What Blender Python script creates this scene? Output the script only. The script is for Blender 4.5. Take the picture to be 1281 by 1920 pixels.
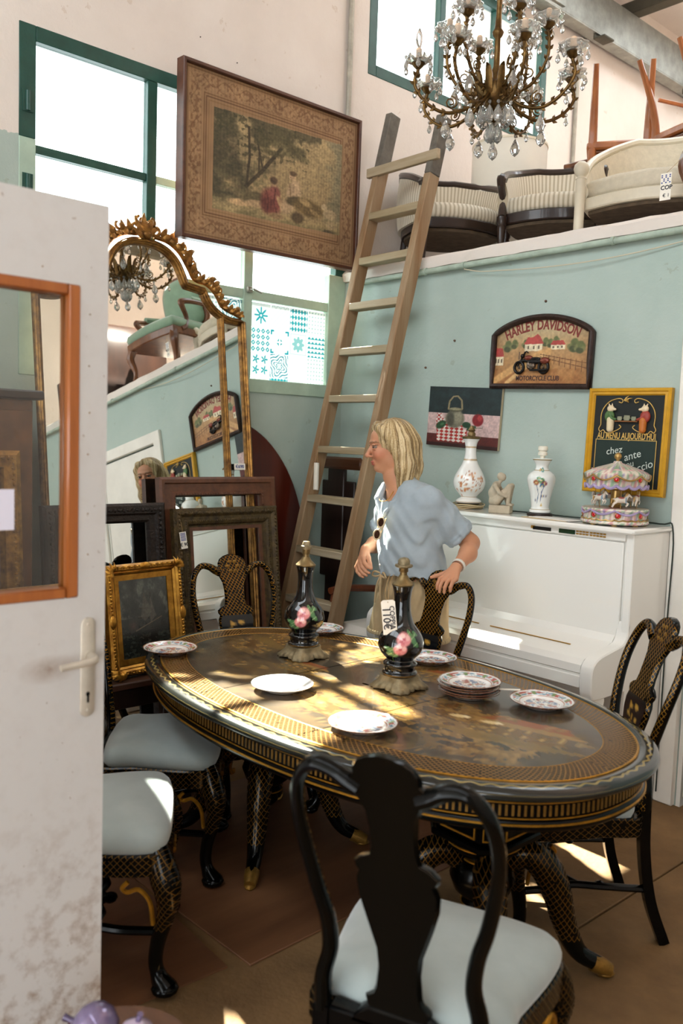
import bpy, math, random
import numpy as np
from mathutils import Vector, Matrix, Euler
for _o in list(bpy.data.objects): bpy.data.objects.remove(_o, do_unlink=True)
SC = bpy.context.scene
COL = SC.collection
PI = math.pi
random.seed(7)

# ---------------------------------------------------------------- camera
# metres; corner of window wall (X=0) and back wall (Y=0) is the origin
cam_d = bpy.data.cameras.new('camera'); cam = bpy.data.objects.new('camera', cam_d); COL.objects.link(cam)
_r = Vector((0.668, 0.743, 0.0341)); _f = Vector((-0.7394, 0.6680, -0.0834)).normalized()
_r = (_r - _f * _r.dot(_f)).normalized(); _u = _r.cross(_f)
cam.matrix_world = Matrix(((_r.x, _u.x, -_f.x, 4.125), (_r.y, _u.y, -_f.y, -3.692), (_r.z, _u.z, -_f.z, 1.6), (0, 0, 0, 1)))
cam_d.sensor_fit = 'HORIZONTAL'; cam_d.sensor_width = 36.0; cam_d.lens = 1614.4 / 1281 * 36
cam_d.clip_start = 0.05
cam_d.dof.use_dof = True; cam_d.dof.focus_distance = 4.0; cam_d.dof.aperture_fstop = 4.5
SC.camera = cam

# ---------------------------------------------------------------- light
SC.view_settings.view_transform = 'Standard'; SC.view_settings.look = 'None'
SC.view_settings.gamma = 1.0; SC.view_settings.use_curve_mapping = False
SC.view_settings.exposure = 0.2
world = bpy.data.worlds.new('world'); SC.world = world; world.use_nodes = True
_n = world.node_tree.nodes; _l = world.node_tree.links; _n.clear()
_bg = _n.new('ShaderNodeBackground'); _out = _n.new('ShaderNodeOutputWorld')
_bg.inputs['Color'].default_value = (0.9, 0.96, 1.0, 1); _bg.inputs['Strength'].default_value = 5.0
_l.new(_bg.outputs[0], _out.inputs[0])
def area_portal(name, loc, rot, sx, sy):
    d = bpy.data.lights.new(name, 'AREA'); d.shape = 'RECTANGLE'; d.size = sx; d.size_y = sy
    d.cycles.is_portal = True
    o = bpy.data.objects.new(name, d); COL.objects.link(o); o.location = loc; o.rotation_euler = rot
    return o
sun_d = bpy.data.lights.new('sun', 'SUN'); sun_d.energy = 60; sun_d.angle = math.radians(0.9); sun_d.color = (1.0, 0.93, 0.82)
sun = bpy.data.objects.new('sun', sun_d); COL.objects.link(sun); sun.location = (-6, 1, 8)
sun.rotation_euler = Vector((1.0, -0.2, -1.08)).to_track_quat('-Z', 'Y').to_euler()
try:
    SC.cycles.caustics_reflective = False; SC.cycles.caustics_refractive = False
    SC.cycles.sample_clamp_indirect = 6.0
    SC.cycles.max_bounces = 10; SC.cycles.diffuse_bounces = 5; SC.cycles.transparent_max_bounces = 24
except Exception: pass
# ---------------------------------------------------------------- helpers: colour, objects
def lin(c):
    c = np.asarray(c, float)
    return np.where(c <= 0.04045, c / 12.92, ((c + 0.055) / 1.055) ** 2.4)
def hx(s):
    s = s.lstrip('#'); return np.array([int(s[i:i + 2], 16) / 255 for i in (0, 2, 4)])
def rgba(s):
    c = lin(hx(s)) if isinstance(s, str) else np.asarray(s, float); return (float(c[0]), float(c[1]), float(c[2]), 1.0)
def tag(o, label=None, cat=None, group=None, kind=None):
    if label: o['label'] = label
    if cat: o['category'] = cat
    if group: o['group'] = group
    if kind: o['kind'] = kind
    return o
def thing(name, label, cat, loc=(0, 0, 0), rz=0.0, group=None, rot=None, scale=None):
    o = bpy.data.objects.new(name, None); COL.objects.link(o); o.empty_display_size = 0.05
    o.location = loc; o.rotation_euler = rot if rot else (0, 0, rz)
    if scale: o.scale = (scale,) * 3
    return tag(o, label, cat, group)
def copy_tree(o, parent=None):
    c = o.copy(); COL.objects.link(c); c.parent = parent
    for ch in o.children: copy_tree(ch, c)
    return c
def T(x=0, y=0, z=0): return Matrix.Translation((x, y, z))
def RX(a): return Matrix.Rotation(a, 4, 'X')
def RY(a): return Matrix.Rotation(a, 4, 'Y')
def RZ(a): return Matrix.Rotation(a, 4, 'Z')
def SCL(x, y, z): return Matrix.Diagonal((x, y, z, 1))

def catmull(pts, n=8, closed=False):
    P = [np.array(p, float) for p in pts]
    out = []; m = len(P)
    rng = range(m) if closed else range(m - 1)
    for i in rng:
        p1, p2 = P[i], P[(i + 1) % m]
        p0 = P[(i - 1) % m] if closed or i > 0 else 2 * p1 - p2
        p3 = P[(i + 2) % m] if closed or i + 2 < m else 2 * p2 - p1
        for k in range(n):
            t = k / n
            out.append(0.5 * (2 * p1 + (p2 - p0) * t + (2 * p0 - 5 * p1 + 4 * p2 - p3) * t * t + (3 * p1 - p0 - 3 * p2 + p3) * t ** 3))
    if not closed: out.append(P[-1])
    return out

class MB:
    """collects shapes of one mesh"""
    def __init__(s): s.v = []; s.f = []
    def add(s, vs, fs, M=None):
        b = len(s.v)
        if M is not None: vs = [tuple(M @ Vector(v)) for v in vs]
        s.v += [tuple(float(q) for q in v) for v in vs]; s.f += [tuple(b + i for i in f) for f in fs]; return s
    def box(s, c, d, b=0.0, M=None):
        hx_, hy, hz = d[0] / 2, d[1] / 2, d[2] / 2; cx, cy, cz = c
        if b <= 0:
            vs = [(cx + a * hx_, cy + e * hy, cz + g * hz) for a in (-1, 1) for e in (-1, 1) for g in (-1, 1)]
            return s.add(vs, [(0, 1, 3, 2), (4, 6, 7, 5), (0, 4, 5, 1), (2, 3, 7, 6), (0, 2, 6, 4), (1, 5, 7, 3)], M)
        b = min(b, hx_ * .98, hy * .98, hz * .98); vs = []; I = {}
        for a in (-1, 1):
            for e in (-1, 1):
                for g in (-1, 1):
                    for k, (ox, oy, oz) in enumerate(((0, b, b), (b, 0, b), (b, b, 0))):
                        I[a, e, g, k] = len(vs); vs.append((cx + a * (hx_ - ox), cy + e * (hy - oy), cz + g * (hz - oz)))
        fs = []
        for a in (-1, 1):
            fs.append([I[a, -1, -1, 0], I[a, 1, -1, 0], I[a, 1, 1, 0], I[a, -1, 1, 0]][::a])
            fs.append([I[-1, a, -1, 1], I[-1, a, 1, 1], I[1, a, 1, 1], I[1, a, -1, 1]][::a])
            fs.append([I[-1, -1, a, 2], I[1, -1, a, 2], I[1, 1, a, 2], I[-1, 1, a, 2]][::a])
            for e in (-1, 1):
                q = a * e
                fs.append([I[a, e, -1, 0], I[a, e, -1, 1], I[a, e, 1, 1], I[a, e, 1, 0]][::q])
                fs.append([I[a, -1, e, 0], I[a, 1, e, 0], I[a, 1, e, 2], I[a, -1, e, 2]][::q])
                fs.append([I[-1, a, e, 1], I[-1, a, e, 2], I[1, a, e, 2], I[1, a, e, 1]][::q])
                for g in (-1, 1): fs.append([I[a, e, g, 0], I[a, e, g, 1], I[a, e, g, 2]][::a * e * g])
        return s.add(vs, fs, M)
    def tube(s, pts, r, n=8, closed=False, M=None, ratio=1.0, up=None, cap=True):
        P = [np.array(p, float) for p in pts]; m = len(P)
        R_ = [r] * m if np.isscalar(r) else list(r)
        if len(R_) != m: R_ = list(np.interp(np.linspace(0, 1, m), np.linspace(0, 1, len(R_)), R_))
        tan = []
        for i in range(m):
            a = P[(i - 1) % m] if closed or i > 0 else P[i]; b = P[(i + 1) % m] if closed or i < m - 1 else P[i]
            d = b - a; L = np.linalg.norm(d); tan.append(d / L if L > 1e-9 else np.array((0, 0, 1.)))
        ref = np.array(up, float) if up is not None else (np.array((0, 0, 1.)) if abs(tan[0][2]) < .9 else np.array((1., 0, 0)))
        nrm = ref - tan[0] * ref.dot(tan[0]); nrm /= np.linalg.norm(nrm)
        vs = []
        for i in range(m):
            if up is not None:
                q = ref - tan[i] * ref.dot(tan[i])
                if np.linalg.norm(q) > 1e-3: nrm = q
            nrm = nrm - tan[i] * nrm.dot(tan[i]); nrm /= max(np.linalg.norm(nrm), 1e-9); bi = np.cross(tan[i], nrm)
            for k in range(n):
                a = 2 * PI * k / n
                vs.append(P[i] + R_[i] * (math.cos(a) * nrm * ratio + math.sin(a) * bi))
        fs = []
        for i in range(m if closed else m - 1):
            j = (i + 1) % m
            for k in range(n):
                k2 = (k + 1) % n; fs.append((i * n + k, i * n + k2, j * n + k2, j * n + k))
        if cap and not closed: fs.append(tuple(range(n))[::-1]); fs.append(tuple((m - 1) * n + k for k in range(n)))
        return s.add(vs, fs, M)
    def lathe(s, prof, n=24, M=None, cap=True):
        vs = []; fs = []; m = len(prof)
        for (r, z) in prof:
            for k in range(n):
                a = 2 * PI * k / n; vs.append((r * math.cos(a), r * math.sin(a), z))
        for i in range(m - 1):
            for k in range(n):
                k2 = (k + 1) % n; fs.append((i * n + k, i * n + k2, (i + 1) * n + k2, (i + 1) * n + k))
        if cap:
            if prof[0][0] > 1e-5: fs.append(tuple(range(n))[::-1])
            if prof[-1][0] > 1e-5: fs.append(tuple((m - 1) * n + k for k in range(n)))
        return s.add(vs, fs, M)
    def prism(s, out, z0, z1, M=None, bev=0.0):
        n = len(out); P = [np.array(p, float) for p in out]
        if bev > 0:
            area = sum(P[i][0] * P[(i + 1) % n][1] - P[(i + 1) % n][0] * P[i][1] for i in range(n))
            sg = 1 if area > 0 else -1; ins = []
            for i in range(n):
                d1 = P[i] - P[i - 1]; d2 = P[(i + 1) % n] - P[i]
                t = d1 / max(np.linalg.norm(d1), 1e-9) + d2 / max(np.linalg.norm(d2), 1e-9); t /= max(np.linalg.norm(t), 1e-9)
                ins.append(P[i] + sg * bev * np.array((-t[1], t[0])))
            rings = [(ins, z0), (P, z0 + bev), (P, z1 - bev), (ins, z1)]
        else: rings = [(P, z0), (P, z1)]
        vs = [(p[0], p[1], z) for rg, z in rings for p in rg]; m = len(rings)
        fs = [tuple(range(n))[::-1], tuple((m - 1) * n + k for k in range(n))]
        for i in range(m - 1):
            for k in range(n):
                k2 = (k + 1) % n; fs.append((i * n + k, i * n + k2, (i + 1) * n + k2, (i + 1) * n + k))
        return s.add(vs, fs, M)
    def ell(s, c, r, n=16, m=10, M=None):
        vs = [(c[0], c[1], c[2] - r[2])]; fs = []
        for i in range(1, m):
            a = PI * i / m
            for k in range(n):
                b = 2 * PI * k / n; vs.append((c[0] + r[0] * math.sin(a) * math.cos(b), c[1] + r[1] * math.sin(a) * math.sin(b), c[2] - r[2] * math.cos(a)))
        vs.append((c[0], c[1], c[2] + r[2])); L = len(vs) - 1
        for k in range(n):
            k2 = (k + 1) % n; fs.append((0, 1 + k2, 1 + k)); fs.append((L, 1 + (m - 2) * n + k, 1 + (m - 2) * n + k2))
            for i in range(m - 2): fs.append((1 + i * n + k, 1 + i * n + k2, 1 + (i + 1) * n + k2, 1 + (i + 1) * n + k))
        return s.add(vs, fs, M)
    def rectframe(s, w, h, prof, M=None):
        """mitred picture frame in XZ, outer size w x h, front -Y. prof: (inset, depth towards -Y)"""
        m = len(prof); vs = []; fs = []
        for (sx, sz) in ((-1, -1), (1, -1), (1, 1), (-1, 1)):
            for (i, d) in prof: vs.append((sx * (w / 2 - i), -d, sz * (h / 2 - i)))
        for c in range(4):
            d_ = (c + 1) % 4
            for k in range(m):
                k2 = (k + 1) % m; fs.append((c * m + k, c * m + k2, d_ * m + k2, d_ * m + k))
        return s.add(vs, fs, M)
    def loft(s, rings, M=None, cap=True, closed=True):
        n = len(rings[0]); vs = [p for rg in rings for p in rg]; fs = []
        for i in range(len(rings) - 1):
            for k in range(n if closed else n - 1):
                k2 = (k + 1) % n; fs.append((i * n + k, i * n + k2, (i + 1) * n + k2, (i + 1) * n + k))
        if cap and closed: fs.append(tuple(range(n))[::-1]); fs.append(tuple((len(rings) - 1) * n + k for k in range(n)))
        return s.add(vs, fs, M)
    def build(s, name, mat, parent=None, smooth=True, ang=40, col=None, uv=None, loc=None, fix=True):
        me = bpy.data.meshes.new(name); me.from_pydata(s.v, [], s.f)
        return finish(me, name, mat, parent, smooth, ang, col, uv, loc, fix)

def finish(me, name, mat, parent=None, smooth=True, ang=40, col=None, uv=None, loc=None, fix=True):
    if fix:
        import bmesh
        bm = bmesh.new(); bm.from_mesh(me); bmesh.ops.recalc_face_normals(bm, faces=bm.faces[:]); bm.to_mesh(me); bm.free()
    me.update()
    nv = len(me.vertices); co = None
    if col is not None or uv is not None:
        co = np.empty(nv * 3, np.float32); me.vertices.foreach_get('co', co); co = co.reshape(-1, 3)
    if col is not None:
        c = np.ones((nv, 4), np.float32); c[:, :3] = col(co); a = me.color_attributes.new('Col', 'FLOAT_COLOR', 'POINT')
        a.data.foreach_set('color', c.ravel())
    if uv is not None:
        u = uv(co); li = np.empty(len(me.loops), np.int32); me.loops.foreach_get('vertex_index', li)
        l = me.uv_layers.new(name='UVMap'); l.data.foreach_set('uv', u[li].astype(np.float32).ravel())
    if smooth:
        me.polygons.foreach_set('use_smooth', [True] * len(me.polygons))
        if ang < 179: me.set_sharp_from_angle(angle=math.radians(ang))
    if mat: me.materials.append(mat)
    o = bpy.data.objects.new(name, me); COL.objects.link(o)
    if parent is not None: o.parent = parent
    if loc is not None: o.location = loc
    return o
def dup(o, parent=None, M=None):
    c = o.copy(); COL.objects.link(c); c.parent = parent if parent is not None else o.parent
    if M is not None: c.matrix_local = M
    return c

# ---------------------------------------------------------------- value noise and painting on grids
_HG = np.random.RandomState(3).rand(256, 256)
def vnoise(x, y):
    xi = np.floor(x).astype(int); yi = np.floor(y).astype(int); fx = x - xi; fy = y - yi
    fx = fx * fx * (3 - 2 * fx); fy = fy * fy * (3 - 2 * fy)
    g = lambda a, b: _HG[a & 255, b & 255]
    return (g(xi, yi) * (1 - fx) + g(xi + 1, yi) * fx) * (1 - fy) + (g(xi, yi + 1) * (1 - fx) + g(xi + 1, yi + 1) * fx) * fy
def fbm(x, y, o=4):
    s = 0; a = .5; t = 0
    for i in range(o): s = s + a * vnoise(x * 2 ** i + 17 * i, y * 2 ** i + 31 * i); t += a; a *= .5
    return s / t
class Paint:
    """colours over coordinates U,V (metres or unit); sRGB inside"""
    def __init__(s, U, V, base): s.U = U; s.V = V; s.c = np.tile(hx(base), (len(U), 1)).astype(float)
    def mix(s, m, col):
        c = hx(col) if isinstance(col, str) else np.asarray(col); m = np.clip(m, 0, 1)[:, None]; s.c = s.c * (1 - m) + c * m; return s
    def ell(s, x, y, rx, ry, col, soft=.12, rot=0, a=1.0):
        dx = s.U - x; dy = s.V - y; c, n = math.cos(rot), math.sin(rot)
        d = np.sqrt(((dx * c + dy * n) / rx) ** 2 + ((-dx * n + dy * c) / ry) ** 2); return s.mix(a * np.clip((1 - d) / soft + .5, 0, 1), col)
    def rect(s, x0, y0, x1, y1, col, a=1.0):
        return s.mix(a * ((s.U >= x0) & (s.U <= x1) & (s.V >= y0) & (s.V <= y1)), col)
    def poly(s, pts, col, a=1.0):
        ins = np.zeros(len(s.U), bool); n = len(pts)
        for i in range(n):
            x1, y1 = pts[i]; x2, y2 = pts[(i + 1) % n]
            if y1 == y2: continue
            c = ((y1 > s.V) != (y2 > s.V)) & (s.U < (x2 - x1) * (s.V - y1) / (y2 - y1) + x1); ins ^= c
        return s.mix(a * ins, col)
    def line(s, pts, w, col, a=1.0):
        d = np.full(len(s.U), 9.0)
        for (x1, y1), (x2, y2) in zip(pts[:-1], pts[1:]):
            L = (x2 - x1) ** 2 + (y2 - y1) ** 2 + 1e-12; t = np.clip(((s.U - x1) * (x2 - x1) + (s.V - y1) * (y2 - y1)) / L, 0, 1)
            d = np.minimum(d, np.hypot(s.U - x1 - t * (x2 - x1), s.V - y1 - t * (y2 - y1)))
        return s.mix(a * np.clip((w - d) / (w * .5) + .3, 0, 1), col)
    def noise(s, sx, sy, amt, o=4):
        n = fbm(s.U * sx + 5, s.V * sy + 9, o) - .5; s.c = np.clip(s.c * (1 + amt * n[:, None]), 0, 1); return s
    def out(s): return lin(np.clip(s.c, 0, 1))
def grid_canvas(name, w, h, nx, ny, fn, mat, parent=None, M=None, curve=None):
    """w x h canvas in XZ facing -Y with colours fn(U 0..1, V 0..1)"""
    u, v = np.meshgrid(np.linspace(0, 1, nx + 1), np.linspace(0, 1, ny + 1)); u = u.ravel(); v = v.ravel()
    y = curve(u, v) if curve else np.zeros_like(u)
    vs = np.stack([(u - .5) * w, y, (v - .5) * h], 1)
    i = np.arange(nx)[None, :] + (nx + 1) * np.arange(ny)[:, None]; i = i.ravel()
    fs = np.stack([i, i + 1, i + nx + 2, i + nx + 1], 1)
    me = bpy.data.meshes.new(name)
    me.vertices.add(len(vs)); me.vertices.foreach_set('co', vs.astype(np.float32).ravel())
    me.loops.add(len(fs) * 4); me.loops.foreach_set('vertex_index', fs.astype(np.int32).ravel())
    me.polygons.add(len(fs)); me.polygons.foreach_set('loop_start', np.arange(len(fs), dtype=np.int32) * 4)
    me.update(calc_edges=True); me.validate()
    c = fn(u, v)
    o = finish(me, name, mat, parent, False, col=lambda co: c, fix=False)
    if M is not None: o.matrix_local = M
    return o

# ---------------------------------------------------------------- implicit shapes -> one continuous surface
def _aseg(P, a, b, ra, rb):
    a = np.array(a, np.float32); b = np.array(b, np.float32); d = b - a; L = float(d @ d) + 1e-12
    t = np.clip(((P - a) @ d) / L, 0, 1); return np.linalg.norm(P - a - t[..., None] * d, axis=-1) - (ra + (rb - ra) * t)
def _aell(P, c, r, R=None):
    q = P - np.array(c, np.float32)
    if R is not None: q = q @ np.array(R, np.float32)
    r = np.array(r, np.float32); k0 = np.linalg.norm(q / r, axis=-1); k1 = np.linalg.norm(q / (r * r), axis=-1); return k0 * (k0 - 1) / np.maximum(k1, 1e-6)
class SDF:
    """smooth union of tapered capsules / ellipsoids, meshed by surface nets"""
    def __init__(s, lo, hi, h):
        s.h = h; s.lo = np.array(lo, np.float32); n = [int((b - a) / h) + 2 for a, b in zip(lo, hi)]
        s.ax = [lo[i] + h * np.arange(n[i], dtype=np.float32) for i in range(3)]; s.n = n
        s.d = np.full(n, 1.0, np.float32)
    def _sub(s, lo, hi):
        sl = []
        for i in range(3):
            a = max(0, int((lo[i] - s.lo[i]) / s.h) - 1); b = min(s.n[i], int((hi[i] - s.lo[i]) / s.h) + 3); sl.append(slice(a, max(a, b)))
        X, Y, Z = np.meshgrid(s.ax[0][sl[0]], s.ax[1][sl[1]], s.ax[2][sl[2]], indexing='ij'); return tuple(sl), np.stack([X, Y, Z], -1)
    def _put(s, lo, hi, f, k, op):
        pad = k * 1.2 + 3 * s.h; sl, P = s._sub([q - pad for q in lo], [q + pad for q in hi])
        if P.size == 0: return s
        e = f(P); d = s.d[sl]
        if op == '+':
            if k > 0: w = np.clip(.5 + .5 * (d - e) / k, 0, 1); r = d * (1 - w) + e * w - k * w * (1 - w)
            else: r = np.minimum(d, e)
        else:
            e = -e
            if k > 0: w = np.clip(.5 + .5 * (e - d) / k, 0, 1); r = d * (1 - w) + e * w + k * w * (1 - w)
            else: r = np.maximum(d, e)
        s.d[sl] = r; return s
    def seg(s, a, b, ra, rb=None, k=.02, op='+'):
        rb = ra if rb is None else rb; m = max(ra, rb)
        return s._put([min(p, q) - m for p, q in zip(a, b)], [max(p, q) + m for p, q in zip(a, b)], lambda P: _aseg(P, a, b, ra, rb), k, op)
    def chain(s, pts, rs, k=.02, op='+'):
        if np.isscalar(rs): rs = [rs] * len(pts)
        for i in range(len(pts) - 1): s.seg(pts[i], pts[i + 1], rs[i], rs[i + 1], k, op)
        return s
    def ell(s, c, r, k=.02, op='+', R=None):
        m = max(r); return s._put([q - m for q in c], [q + m for q in c], lambda P: _aell(P, c, r, R), k, op)
    def fn(s, lo, hi, f, k=0., op='+'): return s._put(lo, hi, f, k, op)
    def mesh(s, name):
        d = s.d; ins = d < 0; nx, ny, nz = d.shape
        c = np.zeros((nx - 1, ny - 1, nz - 1), np.uint8)
        for i in (0, 1):
            for j in (0, 1):
                for k in (0, 1): c += ins[i:nx - 1 + i, j:ny - 1 + j, k:nz - 1 + k]
        act = (c > 0) & (c < 8); idx = np.full(c.shape, -1, np.int32); A = np.argwhere(act); idx[act] = np.arange(len(A))
        acc = np.zeros((len(A), 3), np.float32); cnt = np.zeros(len(A), np.float32)
        I, J, K = A.T
        for ax in range(3):
            o1, o2 = [q for q in range(3) if q != ax]
            for a in (0, 1):
                for b in (0, 1):
                    off = [0, 0, 0]; off[o1] = a; off[o2] = b
                    p = d[I + off[0], J + off[1], K + off[2]]; off2 = off.copy(); off2[ax] = 1; q = d[I + off2[0], J + off2[1], K + off2[2]]
                    m = (p < 0) != (q < 0); t = np.where(m, p / np.where(m, p - q, 1), 0)
                    pt = np.zeros((len(A), 3), np.float32); pt[:, 0] = off[0]; pt[:, 1] = off[1]; pt[:, 2] = off[2]; pt[:, ax] += t
                    acc += pt * m[:, None]; cnt += m
        V = s.lo + s.h * (A + acc / cnt[:, None]); F = []
        for ax in range(3):
            o1, o2 = [(1, 2), (2, 0), (0, 1)][ax]
            sl0 = [slice(None)] * 3; sl1 = [slice(None)] * 3; sl0[ax] = slice(0, -1); sl1[ax] = slice(1, None)
            x = ins[tuple(sl0)] != ins[tuple(sl1)]; E = np.argwhere(x); ok = (E[:, o1] > 0) & (E[:, o2] > 0) & (E[:, o1] < d.shape[o1] - 1) & (E[:, o2] < d.shape[o2] - 1); E = E[ok]
            fl = ins[E[:, 0], E[:, 1], E[:, 2]]
            def at(a, b):
                Q = E.copy(); Q[:, o1] -= a; Q[:, o2] -= b; return idx[Q[:, 0], Q[:, 1], Q[:, 2]]
            q = np.stack([at(1, 1), at(0, 1), at(0, 0), at(1, 0)], 1); q[~fl] = q[~fl][:, ::-1]; F.append(q)
        F = np.concatenate(F); F = F[(F >= 0).all(1)]
        me = bpy.data.meshes.new(name); me.vertices.add(len(V)); me.vertices.foreach_set('co', V.astype(np.float32).ravel())
        me.loops.add(len(F) * 4); me.loops.foreach_set('vertex_index', F.astype(np.int32).ravel())
        me.polygons.add(len(F)); me.polygons.foreach_set('loop_start', np.arange(len(F), dtype=np.int32) * 4); me.update(calc_edges=True); me.validate()
        return me
    def build(s, name, mat, parent=None, col=None, loc=None):
        return finish(s.mesh(name), name, mat, parent, True, 180, col, None, loc, fix=False)

# ---------------------------------------------------------------- lettering (flat print, as thin meshes)
def text_mesh(txt, size, thick=.0006, bold=0.0, xs=1.0, shear=0.0, bend=None):
    cu = bpy.data.curves.new('t', 'FONT'); cu.body = txt; cu.size = size; cu.align_x = 'CENTER'; cu.align_y = 'CENTER'; cu.extrude = thick; cu.offset = bold; cu.shear = shear; cu.resolution_u = 3
    o = bpy.data.objects.new('t', cu); COL.objects.link(o); dg = bpy.context.evaluated_depsgraph_get()
    me = bpy.data.meshes.new_from_object(o.evaluated_get(dg)); bpy.data.objects.remove(o); bpy.data.curves.remove(cu)
    for v in me.vertices:
        x, y, z = v.co; x *= xs
        if bend: x, y = bend(x, y)
        v.co = (x, -z, y)          # stands in XZ, reads from -Y
    return me
def text(name, txt, size, mat, parent, M, **k):
    me = text_mesh(txt, size, **k); me.materials.append(mat); o = bpy.data.objects.new(name, me); COL.objects.link(o); o.parent = parent; o.matrix_local = M; return o

# ---------------------------------------------------------------- materials
_MC = {}
def nodes_of(name):
    m = bpy.data.materials.new(name); m.use_nodes = True; nt = m.node_tree; b = nt.nodes['Principled BSDF']; return m, nt, b
def sset(b, k, v):
    if k in b.inputs: b.inputs[k].default_value = v
def mat(name, col, rough=.5, metal=0., vary=0., vscale=6., bump=0., bscale=60., coat=0., trans=0., ior=1.45, spec=.5, sheen=0., stretch=(1, 1, 1), col2=None, sub=0., rvar=0., alpha=1.):
    if name in _MC: return _MC[name]
    m, nt, b = nodes_of(name); N = nt.nodes; L = nt.links
    c = rgba(col); b.inputs['Base Color'].default_value = c
    sset(b, 'Roughness', rough); sset(b, 'Metallic', metal); sset(b, 'Coat Weight', coat); sset(b, 'Coat Roughness', .06); sset(b, 'Transmission Weight', trans); sset(b, 'IOR', ior)
    sset(b, 'Specular IOR Level', spec); sset(b, 'Sheen Weight', sheen); sset(b, 'Alpha', alpha)
    if sub > 0: sset(b, 'Subsurface Weight', sub); sset(b, 'Subsurface Radius', (.012, .005, .003)); sset(b, 'Subsurface Scale', 1.0)
    if vary > 0 or bump > 0 or col2:
        tc = N.new('ShaderNodeTexCoord'); mp = N.new('ShaderNodeMapping'); mp.inputs['Scale'].default_value = stretch; L.new(tc.outputs['Object'], mp.inputs[0])
    if vary > 0 or col2:
        n = N.new('ShaderNodeTexNoise'); n.inputs['Scale'].default_value = vscale; n.inputs['Detail'].default_value = 6; n.inputs['Roughness'].default_value = .62; L.new(mp.outputs[0], n.inputs['Vector'])
        r = N.new('ShaderNodeValToRGB'); a = np.array(c[:3]); c2 = np.array(rgba(col2)[:3]) if col2 else a * (1 - vary)
        r.color_ramp.elements[0].position = .32; r.color_ramp.elements[1].position = .68
        r.color_ramp.elements[0].color = (*np.clip(c2, 0, 1), 1); r.color_ramp.elements[1].color = (*np.clip(a * (1 + (vary * .4 if not col2 else 0)), 0, 1), 1)
        L.new(n.outputs['Fac'], r.inputs[0]); L.new(r.outputs[0], b.inputs['Base Color'])
        if rvar:
            q = N.new('ShaderNodeMapRange'); q.inputs[3].default_value = rough - rvar; q.inputs[4].default_value = rough + rvar; L.new(n.outputs['Fac'], q.inputs[0]); L.new(q.outputs[0], b.inputs['Roughness'])
    if bump > 0:
        n2 = N.new('ShaderNodeTexNoise'); n2.inputs['Scale'].default_value = bscale; n2.inputs['Detail'].default_value = 5; L.new(mp.outputs[0], n2.inputs['Vector'])
        bu = N.new('ShaderNodeBump'); bu.inputs['Strength'].default_value = bump; bu.inputs['Distance'].default_value = .01; L.new(n2.outputs['Fac'], bu.inputs['Height']); L.new(bu.outputs[0], b.inputs['Normal'])
    _MC[name] = m; return m
def vmat(name, rough=.5, coat=0., bump=0., bscale=80., metal=0., sub=0., spec=.5, sheen=0.):
    """colours come from the mesh's Col attribute (print, glaze, paint)"""
    if name in _MC: return _MC[name]
    m, nt, b = nodes_of(name); N = nt.nodes; L = nt.links
    a = N.new('ShaderNodeVertexColor'); a.layer_name = 'Col'; L.new(a.outputs[0], b.inputs['Base Color']); sset(b, 'Roughness', rough); sset(b, 'Coat Weight', coat); sset(b, 'Metallic', metal); sset(b, 'Specular IOR Level', spec); sset(b, 'Sheen Weight', sheen); sset(b, 'Coat Roughness', .05)
    if sub > 0: sset(b, 'Subsurface Weight', sub); sset(b, 'Subsurface Radius', (.012, .005, .003)); sset(b, 'Subsurface Scale', 1.0)
    if bump > 0:
        tc = N.new('ShaderNodeTexCoord'); n2 = N.new('ShaderNodeTexNoise'); n2.inputs['Scale'].default_value = bscale; n2.inputs['Detail'].default_value = 5; L.new(tc.outputs['Object'], n2.inputs['Vector'])
        bu = N.new('ShaderNodeBump'); bu.inputs['Strength'].default_value = bump; bu.inputs['Distance'].default_value = .01; L.new(n2.outputs['Fac'], bu.inputs['Height']); L.new(bu.outputs[0], b.inputs['Normal'])
    _MC[name] = m; return m
def mnode(nt, op, a, b=None, c=None):
    n = nt.nodes.new('ShaderNodeMath'); n.operation = op
    for i, x in enumerate((a, b, c)):
        if x is None: continue
        if isinstance(x, (int, float)): n.inputs[i].default_value = x
        else: nt.links.new(x, n.inputs[i])
    return n.outputs[0]
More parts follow.
